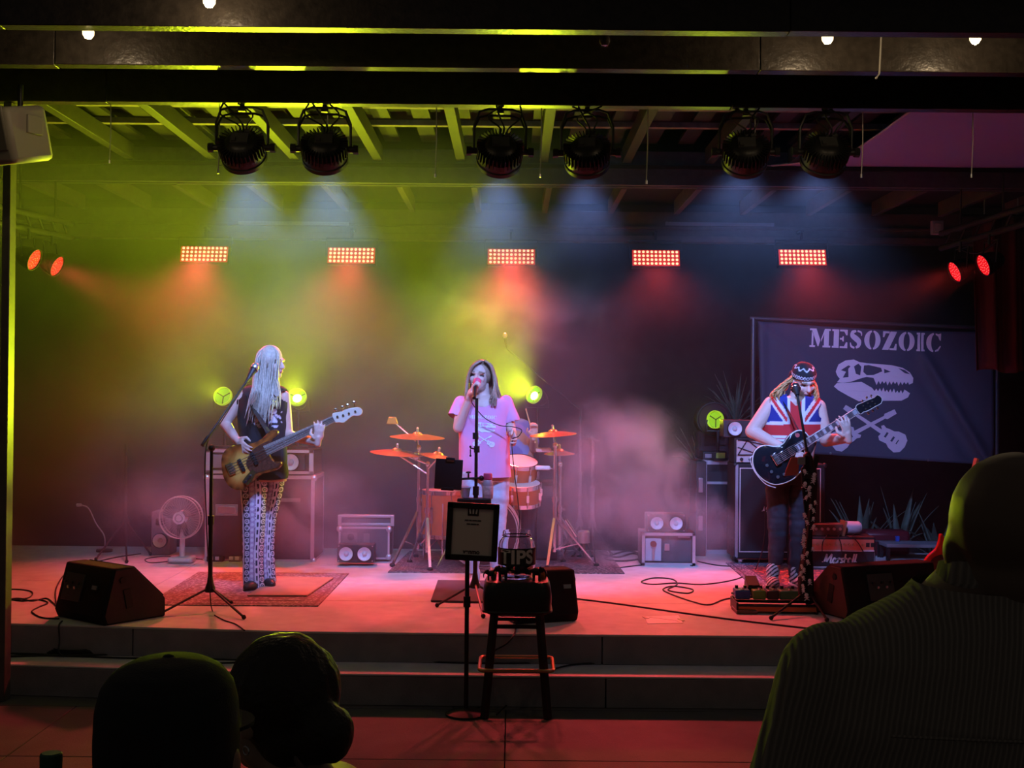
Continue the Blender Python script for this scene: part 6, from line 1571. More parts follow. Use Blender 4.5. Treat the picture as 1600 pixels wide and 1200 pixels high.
MB().tube([on(1014, 965) + Vector((0, 0, .003)), on(1056, 971) + Vector((0, 0, .006)), on(1062, 973) + Vector((0, 0, .003))], .001, 4).build('crease', mat('pale tape'), t, world=True)

# pedalboard
b = on(1212, 957); t = thing('pedalboard', 'black pedalboard frame on the floor in front of the guitarist', 'pedalboard', b, R(-2)); w_ = .52
for y in (-.02, .08, .18): MB().box((0, y, .05 + y * .12), (w_, .06, .012)).build('rail', BLKMET, t, bevel=.003)
for sx in (-1, 1): MB().box((sx * w_ / 2, .08, .035), (.014, .28, .07)).build('side', BLKMET, t, bevel=.003)
MB().box((0, -.05, .03), (w_, .012, .03)).build('front_bar', mat('orange reflector rail', (.3, .15, .05), .3, metal=.6), t)
PED = [(-.21, (.03, .09, .30), 'blue effects pedal at the left of the pedalboard', .10), (-.10, (.14, .30, .05), 'bright green effects pedal on the pedalboard', .085), (-.01, (.05, .045, .045), 'black effects pedal between the two green pedals', .075), (.10, (.05, .18, .08), 'wide dark green effects pedal on the pedalboard', .13), (.205, (.12, .06, .05), 'brown effects pedal at the right end of the pedalboard', .07)]
for (x, c_, lab, ww) in PED:
    p = t.matrix_basis @ Vector((x, .10, .077)); q = thing('effects_pedal', lab, 'effects pedal', p, R(-2), 'pedals on the pedalboard')
    MB().box((0, 0, .03), (ww, .13, .06)).build('housing', mat('pedal paint ' + lab[:9], c_, .35), q, bevel=.008); MB().cyl((0, -.04, .06), (0, -.04, .075), .012, seg=14).build('footswitch', CHROME, q)
    for k in (-1, 1): MB().cyl((k * ww * .28, .035, .06), (k * ww * .28, .035, .078), .011, seg=12).build('knob', BLACK, q); MB().cyl((k * ww * .5, .0, .03), (k * (ww * .5 + .018), .0, .03), .008, seg=10).build('jack', STEEL, q)
p = t.matrix_basis @ Vector((-.12, .185, .077)); q = thing('wah_pedal', 'black rocker pedal at the back of the pedalboard', 'effects pedal', p, R(-2)); MB().box((0, .03, .055), (.085, .16, .06), Matrix.Rotation(.18, 3, 'X')).build('housing', BLACK, q, bevel=.008); MB().box((0, .03, .095), (.08, .17, .012), Matrix.Rotation(.25, 3, 'X')).build('treadle', RUBBER, q, bevel=.004)
b = on(1170, 958); t2 = thing('power_supply', 'dark flat tray lying under the left end of the pedalboard', 'tray', b + Vector((-.02, 0, 0))); MB().box((0, .05, .012), (.14, .2, .022)).build('tray', mat('dull brown tray', (.14, .08, .06), .5), t2, bevel=.005)
# ================================================================== banner, curtain, sail, plants
D = 11.3
t = thing('band_banner', 'dark blue banner reading MESOZOIC with a dinosaur skull and crossed guitars', 'banner', (at(1368, 850, D).x, D, STG - .36))
LITCLOTH = mat('black banner cloth tinted by blue light', (.055, .062, .10), .85, bump=.08, bs=300)  # black cloth; the blue stage light is mixed into its colour
c4 = [(1184, 502), (1552, 519), (1553, 727), (1190, 704)]
V = []; Fc = []; nx, ny = 80, 44
for j in range(ny + 1):
    v = j / ny
    for i in range(nx + 1):
        u = i / nx; x = (1 - v) * (c4[0][0] + (c4[1][0] - c4[0][0]) * u) + v * (c4[3][0] + (c4[2][0] - c4[3][0]) * u); y = (1 - v) * (c4[0][1] + (c4[1][1] - c4[0][1]) * u) + v * (c4[3][1] + (c4[2][1] - c4[3][1]) * u)
        y += 4 * sin(pi * u) * (1 - v)
        d = .012 * sin(u * 9 + v * 4) * (.4 + v); 
        k = (x - (1440 + (y - 548) * .60)) / 9.; d += -.07 * math.exp(-k * k) * min(1, max(0, (y - 540) / 30)); k2 = (x - 1412 - (y - 548) * .62) / 12.; d += .03 * math.exp(-k2 * k2) * min(1, max(0, (y - 560) / 40))
        k3 = (x - 1184 - (y - 502) * 1.4) / 7.; d += -.03 * math.exp(-k3 * k3) * math.exp(-(x - 1184) / 60); d += -.03 * math.exp(-((x - 1192) / 5.) ** 2)
        V.append(at(x, y, D + d))
for j in range(ny):
    for i in range(nx): a = j * (nx + 1) + i; Fc.append((a, a + 1, a + nx + 2, a + nx + 1))
cloth = MB().add(V, Fc).build('cloth', LITCLOTH, t, world=True, sharp=0); so = cloth.modifiers.new('thick', 'SOLIDIFY'); so.thickness = .004; so.offset = 1
PRT = mat('mauve banner print', (.78, .62, .74), .8)
px = lambda v: v * D / F
wm = stencil_word('MESOZOIC', px(207), px(29)); place2d(wm, at(1369.5, 531.5, D - .02), (1, 0, -.032), (0, 0, 1)); link_mesh('banner_lettering', decal(subdiv(wm, 1), cloth, .006), PRT, t, world=True, smooth=False)
sk = skull_mesh(px(125)); place2d(sk, at(1366, 595, D - .02), (1, 0, -.03), (0, 0, 1)); link_mesh('skull_emblem', decal(subdiv(sk, 1), cloth, .006), PRT, t, world=True, smooth=False)
for k, q in enumerate(crossed_guitars(px(108))): place2d(q, at(1363, 666, D - .02), (1, 0, 0), (0, 0, 1)); link_mesh('guitar_emblem', decal(subdiv(q, 1), cloth, .006 + .004 * k), mat('grey mauve banner print', (.62, .52, .64), .8), t, world=True, smooth=False)
for (x, y) in ((1190, 506), (1546, 523), (1298, 708), (1450, 719)): q = at(x, y, D - .014); MB().ring(q, (0, 1, 0), .008, .0025, 14, 6).build('grommet', STEEL, t, world=True)
PIPE = mat('dark grey pipe', (.10, .09, .1), .4, metal=.5)
for (x, y0) in ((1177, 498), (1558, 516)): q = at(x, y0, D + .06); MB().cyl((q.x, q.y, 0), (q.x, q.y, q.z), .022, seg=12).build('upright', PIPE, t, world=True); MB().box((q.x, q.y, .01), (.3, .3, .02)).build('foot_plate', PIPE, t, world=True)
MB().cyl(at(1172, 497, D + .06), at(1562, 514, D + .06), .018, seg=12).build('top_bar', PIPE, t, world=True)

# red curtain at the right
V = []; Fc = []; nx, ny = 70, 16; CD = 10.2
a0 = at(1519, 395, CD); zb = at(1560, 580, CD).z
for j in range(ny + 1):
    for i in range(nx + 1):
        u = i / nx; x = a0.x + 1.3 * u + .04 * (j / ny) * (1 - u); V.append((x, CD + .05 * sin(u * 42) + .02 * sin(u * 97), 3.3 + (zb + .015 * sin(u * 21) - 3.3) * j / ny))
for j in range(ny):
    for i in range(nx): a = j * (nx + 1) + i; Fc.append((a, a + 1, a + nx + 2, a + nx + 1))
t = thing('curtain', 'dark red pleated curtain hanging at the right end of the stage', 'curtain', (a0.x + .6, CD, zb))
MB().add(V, Fc).build('cloth', mat('dark red velvet', (.075, .008, .01), .9), t, world=True, sharp=0).modifiers.new('thick', 'SOLIDIFY').thickness = .006
MB().cyl((a0.x - .1, CD, 3.31), (a0.x + 1.4, CD, 3.31), .02, seg=12).build('rail', BLKMET, t, world=True)
for k in range(5): MB().cyl((a0.x + .1 + k * .28, CD, 3.31), (a0.x + .1 + k * .28, CD, ZB + .02), .006, seg=6).build('hanger', STEEL, t, world=True)

# shade sail above the right lattice
zz = ZB + .16
E = [(1425, 172), (1400, 190), (1370, 212), (1340, 232), (1300, 246), (1255, 254), (1205, 259), (1300, 261), (1450, 263), (1700, 264), (1700, 172)]
P = [on(x, y, zz) for x, y in E]; n = len(P)
t = thing('shade_sail', 'purple-lit fabric shade sail stretched under the roof at the right', 'shade sail', P[6])
MB().add(P + [p + Vector((0, 0, .004)) for p in P], [tuple(range(n)), tuple(range(2 * n - 1, n - 1, -1))] + [(i, n + i, n + (i + 1) % n, (i + 1) % n) for i in range(n)]).build('fabric', mat('sail fabric tinted by blue light', (.34, .28, .58), .8), t, world=True, smooth=False)  # fabric colour carries the blue spill of the par lights
MB().tube([p for p in P[:7]], .008, 6).build('edge_rope', mat('pale rope', (.5, .42, .5), .7), t, world=True); MB().cyl(P[6], P[6] + Vector((-.35, .0, .02)), .004, seg=6).build('tension_line', STEEL, t, world=True)

# plants behind the stage
LEAF = mat('grey green leaf', (.10, .13, .09), .6, var=.3, vs=14)
def plant(label, base, n, ln, up, seed, name='agave_plant', wd=.035, stem=0.):
    rnd = random.Random(seed); t = thing(name, label, 'plant', base); base = Vector(base)
    if stem: MB().cyl((0, 0, 0), (0, 0, stem), .05, .035, seg=10).build('stem', mat('dull stem', (.06, .05, .04), .8), t)
    MB().lathe([(0, 0), (.14, 0), (.18, .24), (.16, .24), (.15, .2), (0, .2)], (0, 0, 0), (0, 0, 1), 20).build('pot', mat('dark clay pot', (.08, .04, .03), .7), t)
    for k in range(n):
        a = 2 * pi * k / n + rnd.uniform(-.3, .3); e = rnd.uniform(up * .5, up); l = ln * rnd.uniform(.7, 1.1); o = Vector((0, 0, max(stem, .2))); V = []; m_ = 7
        d = Vector((cos(a), sin(a), 0)); sd = Vector((-sin(a), cos(a), 0))
        for j in range(m_ + 1):
            f = j / m_; w_ = wd * (sin(pi * min(f * .8 + .2, 1)) + .05) * (1 - f * .6); c_ = o + d * (l * f * cos(e) + .0) + Vector((0, 0, l * (f * sin(e) - .45 * f * f * cos(e))))
            V += [c_ - sd * w_, c_ + Vector((0, 0, -.008 * (1 - f))), c_ + sd * w_]
        Fc = []
        for j in range(m_): q = 3 * j; Fc += [(q, q + 1, q + 4, q + 3), (q + 1, q + 2, q + 5, q + 4)]
        o_ = MB().add(V, Fc).build('leaf', LEAF, t, sharp=0); o_.modifiers.new('thick', 'SOLIDIFY').thickness = .004
plant('spiky plant with long thin leaves left of the banner, above the road case', (at(1150, 640, 12.3).x, 12.3, 0), 34, .62, 1.3, 1, 'yucca_plant', .02, 1.5)
plant('spiky plant half hidden behind the tall road case', (at(1095, 690, 12.6).x, 12.6, 0), 26, .55, 1.2, 2, 'yucca_plant', .02, 1.0)
plant('broad leaved agave behind the rolled cloth', (at(1345, 850, 12.0).x, 12.0, 0), 12, .75, 1.4, 3, 'agave_plant', .05, 0)
plant('broad leaved agave in the middle below the banner', (at(1405, 850, 12.1).x, 12.1, 0), 12, .8, 1.4, 5, 'agave_plant', .05, 0)
plant('broad leaved agave at the right end below the banner', (at(1462, 850, 12.0).x, 12.0, 0), 11, .7, 1.3, 8, 'agave_plant', .045, 0)

# ================================================================== loudspeaker, bulbs, wires
p = at(24, 212, 6.6); t = thing('pa_speaker', 'pale loudspeaker hung under the roof at the top left corner', 'speaker', p, R(-28))
pr = [(-.19, -.16), (.19, -.16), (.14, .16), (-.14, .16)]
MB().box((0, 0, 0), (.24, .28, .30), Matrix.Rotation(R(14), 3, 'X')).build('cabinet', mat('beige speaker plastic', (.36, .33, .26), .5), t, bevel=.03); MB().box((0, -.142, .005), (.19, .02, .24), Matrix.Rotation(R(14), 3, 'X')).build('grille', mat('beige grille', (.25, .23, .18), .6, metal=.3), t, bevel=.012)
MB().cyl((0, .03, .12), (0, .03, ZB - p.z), .014).build('bracket', BLKMET, t); MB().box((.125, .02, .05), (.02, .10, .10)).build('yoke_plate', mat('beige speaker plastic'), t, bevel=.004)
BUL = [(138, 50, 5.85, 1, 'lit string bulb at the far left under the front joists'), (327, 0, 5.3, 1, 'lit string bulb cut by the top edge of the picture'), (945, 62, 5.85, 0, 'unlit string bulb under the front joists near the middle'), (1293, 58, 5.85, 1, 'lit string bulb under the front joists, second from the right'), (1524, 58, 5.85, 1, 'brightest lit string bulb at the far right under the front joists')]
for (x, y, d_, lit, lab) in BUL:
    p = at(x, y, d_); t = thing('string_bulb', lab, 'light bulb', p, 0, 'string bulbs under the front joists')
    MB().lathe([(0, -.034), (.016, -.03), (.027, -.014), (.028, .002), (.02, .022), (.012, .034)], (0, 0, 0), (0, 0, 1), 20, False).build('glass', BULB if lit else mat('dim bulb glass', (.12, .09, .08), .1, trans=.3), t)
    MB().cyl((0, 0, .032), (0, 0, .085), .016, .014).build('socket', RUBBER, t); MB().tube([(0, 0, .08), (.0, 0, ZB + .04 - p.z)], .005, 6).build('drop_cord', CABLE, t)
    if lit:
        MB().ball((0, 0, -.006), (.011, .011, .014)).build('filament', FIL, t)
        l = bpy.data.lights.new('bulb_glow', 'POINT'); l.energy = 5.0; l.color = (1, .72, .42); l.shadow_soft_size = .03; o = bpy.data.objects.new('bulb_glow', l); col.objects.link(o); o.parent = t; o.location = (0, 0, -.045)
WIRES = ['thin wire hanging near the hung loudspeaker at the far left', 'thin wire hanging in front of the leftmost par light', 'thin wire hanging in front of the second par light from the left', 'thin wire hanging between the second and third par lights', 'thin wire hanging between the third and fourth par lights', 'thin wire hanging between the fourth and fifth par lights', 'thin wire hanging in front of the fifth par light from the left', 'thin wire hanging right of the rightmost par light, before the sail', 'rightmost thin wire hanging in front of the purple shade sail']
WIRE = mat('pale hanging wire', (.42, .4, .36), .4, metal=.4)
for (x, y1) in ((173, 250), (343, 266), (512, 268), (682, 272), (846, 272), (1012, 282), (1180, 272), (1348, 272), (1520, 272)):
    a = at(x, 168, 7.06); b = at(x - 2, y1, 7.06); a.z = ZB
    t = thing('hanging_wire', WIRES.pop(0), 'wire', b, 0, 'wires hanging from the front joist')
    MB().tube([a, a.lerp(b, .5) + Vector((.004, 0, 0)), b], .0035, 6).build('wire', WIRE, t, world=True); MB().cyl(b, b + Vector((0, 0, -.02)), .007, seg=8).build('end_weight', STEEL, t, world=True)
a = at(1377, 55, 6.0); b = at(1369, 122, 6.0); t = thing('hanging_wire', 'bent pale wire hanging between the front joists at the right', 'wire', b); MB().tube([Vector((a.x, a.y, a.z + .12)), a, at(1374, 115, 6.0), b], .004, 6).build('wire', WIRE, t, world=True); MB().ball(b, .006).build('end_weight', WIRE, t, world=True)
for (x, which) in ((928, 'left'), (1145, 'middle'), (1346, 'right')):
    p = at(x, 159, 6.975); t = thing('bolt_head', f'{which} dark bolt head on the face of the rear front joist', 'bolt', p); MB().cyl((0, 0, 0), (0, -.012, 0), .013, seg=6).build('head', BLKMET, t); MB().cyl((0, .002, 0), (0, -.003, 0), .02, seg=16).build('washer', BLKMET, t)
# ================================================================== cables
def floor_cable(label, pts, r=.005, z=STG, name='cable', group=None):
    P = []
    for p in pts:
        if len(p) == 2: P.append(on(p[0], p[1], z) + Vector((0, 0, r)))
        else: P.append(Vector(p))
    return solo(MB().tube(P, r, 6, smooth=7), name, label, 'cable', CABLE, group)
def drop(px, py, D, ): return tuple(at(px, py, D))
floor_cable('black cable arching on the floor behind the left floor monitor', [(88, 945), (88, 920), (105, 895), (140, 882), (180, 872), (220, 866)])
floor_cable('tangled black cable at the far left front of the stage', [(5, 922), (30, 922), (50, 926), (45, 935), (20, 938), (8, 936), (35, 940), (60, 938), (75, 943), (60, 950), (50, 957), (65, 966), (92, 968)])
floor_cable('second black cable lying left of the left floor monitor', [(2, 940), (28, 936), (50, 940), (72, 936), (84, 944), (90, 950)])
p0 = on(97, 972); floor_cable('black cable dropping over the stage edge at the left', [p0 + Vector((0, 0, .006)), on(95, 976) + Vector((0, -.03, 0)), at(93, 1000, 7.36), at(92, 1018, 7.33), on(100, 1028, .18) + Vector((0, -.0, .008))])
floor_cable('thin cable from the left microphone stand to the stage edge', [(335, 962), (350, 970), (368, 976), (382, 986)], .004)
m = MB()
b = on(115, 1022, .18); t = thing('cable_coil', 'heap of coiled black cable on the step at the left', 'cable', b)
for k in range(7): MB().tube([b + Vector((.16 * (1 - .05 * k) * cos(a * .524) + .01 * sin(k * 3), .05 * sin(a * .524), .007 + .004 * k)) for a in range(12)], .006, 6, closed=True).build('loop', CABLE, t, world=True)
b = on(690, 1020, .18) + Vector((0, -.02, 0)); t = thing('cable_coil', 'coil of black cable lying on the step behind the sign stand', 'cable', b)
for k in range(6): MB().tube([b + Vector(((.19 - .02 * k) * cos(a * .524) + .03 * sin(k * 2), .055 * sin(a * .524), .02 + .012 * k + .04 * (1 + sin(a * .524)))) for a in range(12)], .0045, 6, closed=True, smooth=3).build('loop', CABLE, t, world=True)
for i, (y, lab) in enumerate(((1028, 'long black cable lying along the back of the step'), (1031, 'second long black cable along the step'), (1035, 'third long black cable sagging along the step'))):
    floor_cable(lab, [on(x, y + 3 * sin(x * .013 + i * 2) + (-6 if x < 300 else 0), .18) + Vector((0, 0, .006)) for x in range(0, 1260, 60)], .006, .18)
floor_cable('black cable from the centre floor monitor down to the step', [on(806, 978) + Vector((0, -.01, .01)), at(803, 992, 7.22), at(785, 1010, 7.18), on(745, 1026, .18) + Vector((0, -.03, .01)), on(690, 1030, .18) + Vector((0, -.02, .01))])
floor_cable('black cable running from the stool foot to the step', [on(776, 1118, 0) + Vector((0, 0, .006)), on(790, 1105, 0) + Vector((0, 0, .006)), at(820, 1075, 6.98), at(850, 1052, 7.02), on(900, 1040, .18) + Vector((0, 0, .008)), on(985, 1038, .18) + Vector((0, 0, .008))], .005, 0)
floor_cable('black cable looping on the ground around the sign base', [on(800, 1090, 0), on(772, 1098, 0), on(740, 1108, 0), on(716, 1112, 0), on(706, 1100, 0), on(712, 1088, 0), on(740, 1086, 0)], .005, 0)
floor_cable('long thin cable crossing the stage floor from the drums to the right monitor', [(870, 933), (960, 944), (1060, 958), (1150, 970), (1270, 984)], .0055)
floor_cable('looped guitar cable on the floor left of the pedalboard', [(1148, 935), (1130, 938), (1108, 946), (1085, 942), (1050, 930), (1036, 922), (1052, 917), (1082, 922), (1074, 928), (1044, 923), (1058, 914), (1050, 906), (1022, 904), (1002, 910), (1020, 914), (1056, 912), (1100, 914), (1150, 906), (1180, 892)], .005)
floor_cable('guitar cable rising from the floor to the guitarist', [on(1180, 892) + Vector((0, 0, .006)), at(1190, 865, 9.6), at(1195, 835, 9.55), at(1196, 790, 9.5), at(1198, 758, 9.3)], .0045)
floor_cable('cable behind the right rack case running toward the drums', [(1082, 885), (1050, 880), (1000, 884), (950, 890), (900, 895), (840, 905)], .005)
floor_cable('bundle of pale-lit cables at the back beside the right rack case', [(940, 868), (965, 872), (990, 866), (1000, 874), (970, 878), (945, 874), (980, 862), (1002, 868)], .008)
floor_cable('cable lying in front of the guitar cabinet', [(1090, 878), (1120, 884), (1150, 886), (1190, 888)], .005)
floor_cable('fan cable running toward the road case', [(262, 878), (235, 880), (228, 874), (260, 870), (310, 874), (340, 878)], .004)
for i, x in enumerate((1289, 1308, 1330)):
    floor_cable(('left', 'middle', 'right')[i] + ' of the three leads hanging over the front amplifier head', [at(x + 8, 834, 10.12), at(x + 2, 838, 10.02), at(x + (-4, 6, 12)[i], 850, 10.0), at(x + (-4, 8, 24)[i], 872, 10.0)], .004)
# ================================================================== spectators seen from behind
def spectator_head(mb, H, s=1.):
    add_head(mb, H)
def seated(t, hc, D, wz, sh_w, skin, shirt_fn, cut_z, yaw=0., pitch=0., shoulder_drop=.25, s=1., voxel=.008, torso_d=.13):
    """head at hc facing away; shoulders below; body down to a chair seat"""
    H = head_frame(hc, R(180) + yaw, pitch, 0, s); mb = MB(); add_head(mb, H)
    nk = hc + Vector((0, -.01, -.16)); capsule(mb, hc + Vector((0, -.01, -.05)), nk, .06 * s, .066 * s)
    return H, mb
def body_loft(c, zs_, dims):
    return [(Vector((c.x + dx, c.y + dy, z)), rx, ry) for (z, rx, ry, dx, dy) in dims]
def chair(label, x, y, z):
    t = thing('audience_chair', label, 'chair', (x, y, 0))
    MB().box((0, 0, z - .03), (.42, .40, .05)).build('seat', BLACK, t, bevel=.01)
    for sx in (-1, 1):
        for sy in (-1, 1): MB().cyl((sx * .18, sy * .17, z - .05), (sx * .2, sy * .19, 0), .016, seg=10).build('leg', BLKMET, t)
    MB().box((0, -.20, z + .10), (.40, .02, .12)).build('backrest', BLACK, t, bevel=.006)
def man_cap():
    D = 1.64; hc = at(266, 1176, D); t = thing('person', 'spectator in a dark baseball cap seen from behind at the lower left', 'person', (hc.x, D, 0))
    H = head_frame(hc, R(180), R(0), 0, 1.12); mb = MB(); add_head(mb, H)
    capsule(mb, hc + Vector((0, .0, -.08)), hc + Vector((0, 0, -.2)), .062, .066)
    zt = hc.z - .20
    mb.loft([((hc.x, D, z), rx, ry) for z, rx, ry in ((.52, .19, .14), (.7, .18, .13), (.95, .20, .13), (zt - .06, .21, .115), (zt - .01, .15, .09), (zt + .02, .07, .07))], 28)
    for s_ in (-1, 1): limb(mb, [Vector((hc.x + s_ * .20, D, zt - .06)), Vector((hc.x + s_ * .25, D + .02, zt - .33)), Vector((hc.x + s_ * .18, D + .22, zt - .45))], [.06, .05, .035]); limb(mb, [Vector((hc.x + s_ * .10, D + .0, .52)), Vector((hc.x + s_ * .12, D + .42, .50)), Vector((hc.x + s_ * .12, D + .42, .06))], [.09, .07, .05]); add_hand(mb, Vector((hc.x + s_ * .18, D + .22, zt - .45)), (0, 1, -.2), (0, 0, -1), (-s_, 0, 0), .4)
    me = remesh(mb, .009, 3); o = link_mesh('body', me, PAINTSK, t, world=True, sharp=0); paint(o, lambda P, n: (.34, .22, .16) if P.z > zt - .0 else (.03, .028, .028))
    # cap
    CAPM = mat('dark cap cotton', (.018, .017, .018), .85, bump=.2, bs=300); cb = MB(H); cb.loft([((0, .012, z), rx, rx * 1.22) for z, rx in ((-.06, .078), (-.03, .082), (.02, .0835), (.06, .082), (.085, .076), (.103, .062), (.114, .04), (.118, .012))], 32); me = remesh(cb, .006, 3)
    cut(me, [(H @ Vector((0, 0, -.028)), H.to_3x3() @ Vector((0, -.0, -1)))])
    bm = bmesh.new(); bm.from_mesh(me); Hi = H.inverted(); bmesh.ops.delete(bm, geom=[v for v in bm.verts if (Hi @ v.co).y > .03 and math.hypot((Hi @ v.co).x, ((Hi @ v.co).z + .018) * 1.3) < .044], context='VERTS'); bm.to_mesh(me); bm.free()
    cp = link_mesh('baseball_cap', me, CAPM, t, world=True, sharp=0); cp.modifiers.new('thick', 'SOLIDIFY').thickness = .003
    MB(H).tube([(-.05, .092, -.02), (-.02, .110, -.022), (.02, .110, -.022), (.05, .092, -.02)], .008, 6, smooth=4, flat=.3).build('cap_strap', CAPM, cp, world=True)
    MB(H).ball((0, .012, .117), (.007, .007, .004)).build('cap_button', CAPM, cp, world=True); MB(H).loft([((0, -.12, .002), .075, .07), ((0, -.12, .007), .075, .07)], 24).build('cap_brim', CAPM, cp, world=True)
    hb = MB(H); hb.ball((0, .02, -.01), (.081, .098, .075)); me = remesh(hb, .008, 1); cut(me, [(H @ Vector((0, 0, -.055)), H.to_3x3() @ Vector((0, 0, -1))), (H @ Vector((0, -.02, 0)), H.to_3x3() @ Vector((0, -1, 0)))]); link_mesh('hair', me, mat('short dark hair', (.03, .022, .018), .7, bump=.5, bs=300), t, world=True, sharp=0)
    chair('dark chair under the spectator in the baseball cap', hc.x, D, .46)
def woman_bun():
    D = 2.12; hc = at(432, 1106, D); t = thing('person', 'spectator with dark hair in a low bun seen from behind at the lower left', 'person', (hc.x, D, 0))
    H = head_frame(hc, R(180 + 52), R(4), 0, 1.0); mb = MB(); add_head(mb, H); nk = hc + Vector((.055, -.04, -.115)); capsule(mb, hc + Vector((.01, 0, -.07)), nk, .052, .056); zt = nk.z - .01; cx = hc.x + .075
    mb.loft([((cx, D, z), rx, ry) for z, rx, ry in ((.50, .19, .14), (.7, .17, .12), (.95, .18, .115), (zt - .07, .185, .10), (zt - .02, .12, .08), (zt + .02, .06, .06))], 28)
    for s_ in (-1, 1): limb(mb, [Vector((cx + s_ * .175, D, zt - .06)), Vector((cx + s_ * .21, D + .02, zt - .33)), Vector((cx + s_ * .14, D + .22, zt - .42))], [.05, .042, .03]); limb(mb, [Vector((cx + s_ * .10, D, .52)), Vector((cx + s_ * .11, D + .4, .50)), Vector((cx + s_ * .11, D + .4, .06))], [.085, .065, .045]); add_hand(mb, Vector((cx + s_ * .14, D + .22, zt - .42)), (0, 1, -.2), (0, 0, -1), (-s_, 0, 0), .4)
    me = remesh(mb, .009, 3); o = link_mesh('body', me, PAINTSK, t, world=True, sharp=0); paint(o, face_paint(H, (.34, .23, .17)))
    mb = MB(); mb.loft([((cx, D, z), rx, ry) for z, rx, ry in ((.50, .2, .15), (.7, .18, .13), (.95, .19, .125), (zt - .07, .195, .11), (zt - .025, .135, .088), (zt + .0, .085, .075))], 28)
    for s_ in (-1, 1): limb(mb, [Vector((cx + s_ * .175, D, zt - .06)), Vector((cx + s_ * .195, D + .01, zt - .2))], [.058, .06])
    me = remesh(mb, .009, 3); cut(me, [((0, 0, .54), (0, 0, -1))]); link_mesh('blouse', me, mat('beige blouse', (.22, .18, .13), .85, bump=.2, bs=200), t, world=True, sharp=0)
    HM = mat('very dark brown hair', (.022, .014, .01), .5, bump=.4, bs=90); hb = MB(H); hb.ball((0, .022, .03), (.092, .107, .102)); hb.ball((0, .05, -.04), (.07, .07, .06)); hb.ball((.0, .13, -.03), (.045, .04, .05)); hb.ball((.0, .098, -.045), (.045, .045, .04)); me = remesh(hb, .008, 3); wrinkle(me, .004, Vector((40, 40, 12)))
    hr = link_mesh('hair', me, HM, t, world=True, sharp=0); MB(H).ring((.01, .098, -.06), (.2, 1, -.2), .03, .006).build('hair_tie', mat('beaded hair tie', (.3, .28, .28), .3, metal=.5), hr, world=True)
    MB(H).ring((.078, .01, -.055), (1, 0, 0), .007, .0015).build('earring', STEEL, t, world=True)
    chair('dark chair under the spectator with the bun', cx, D, .44)
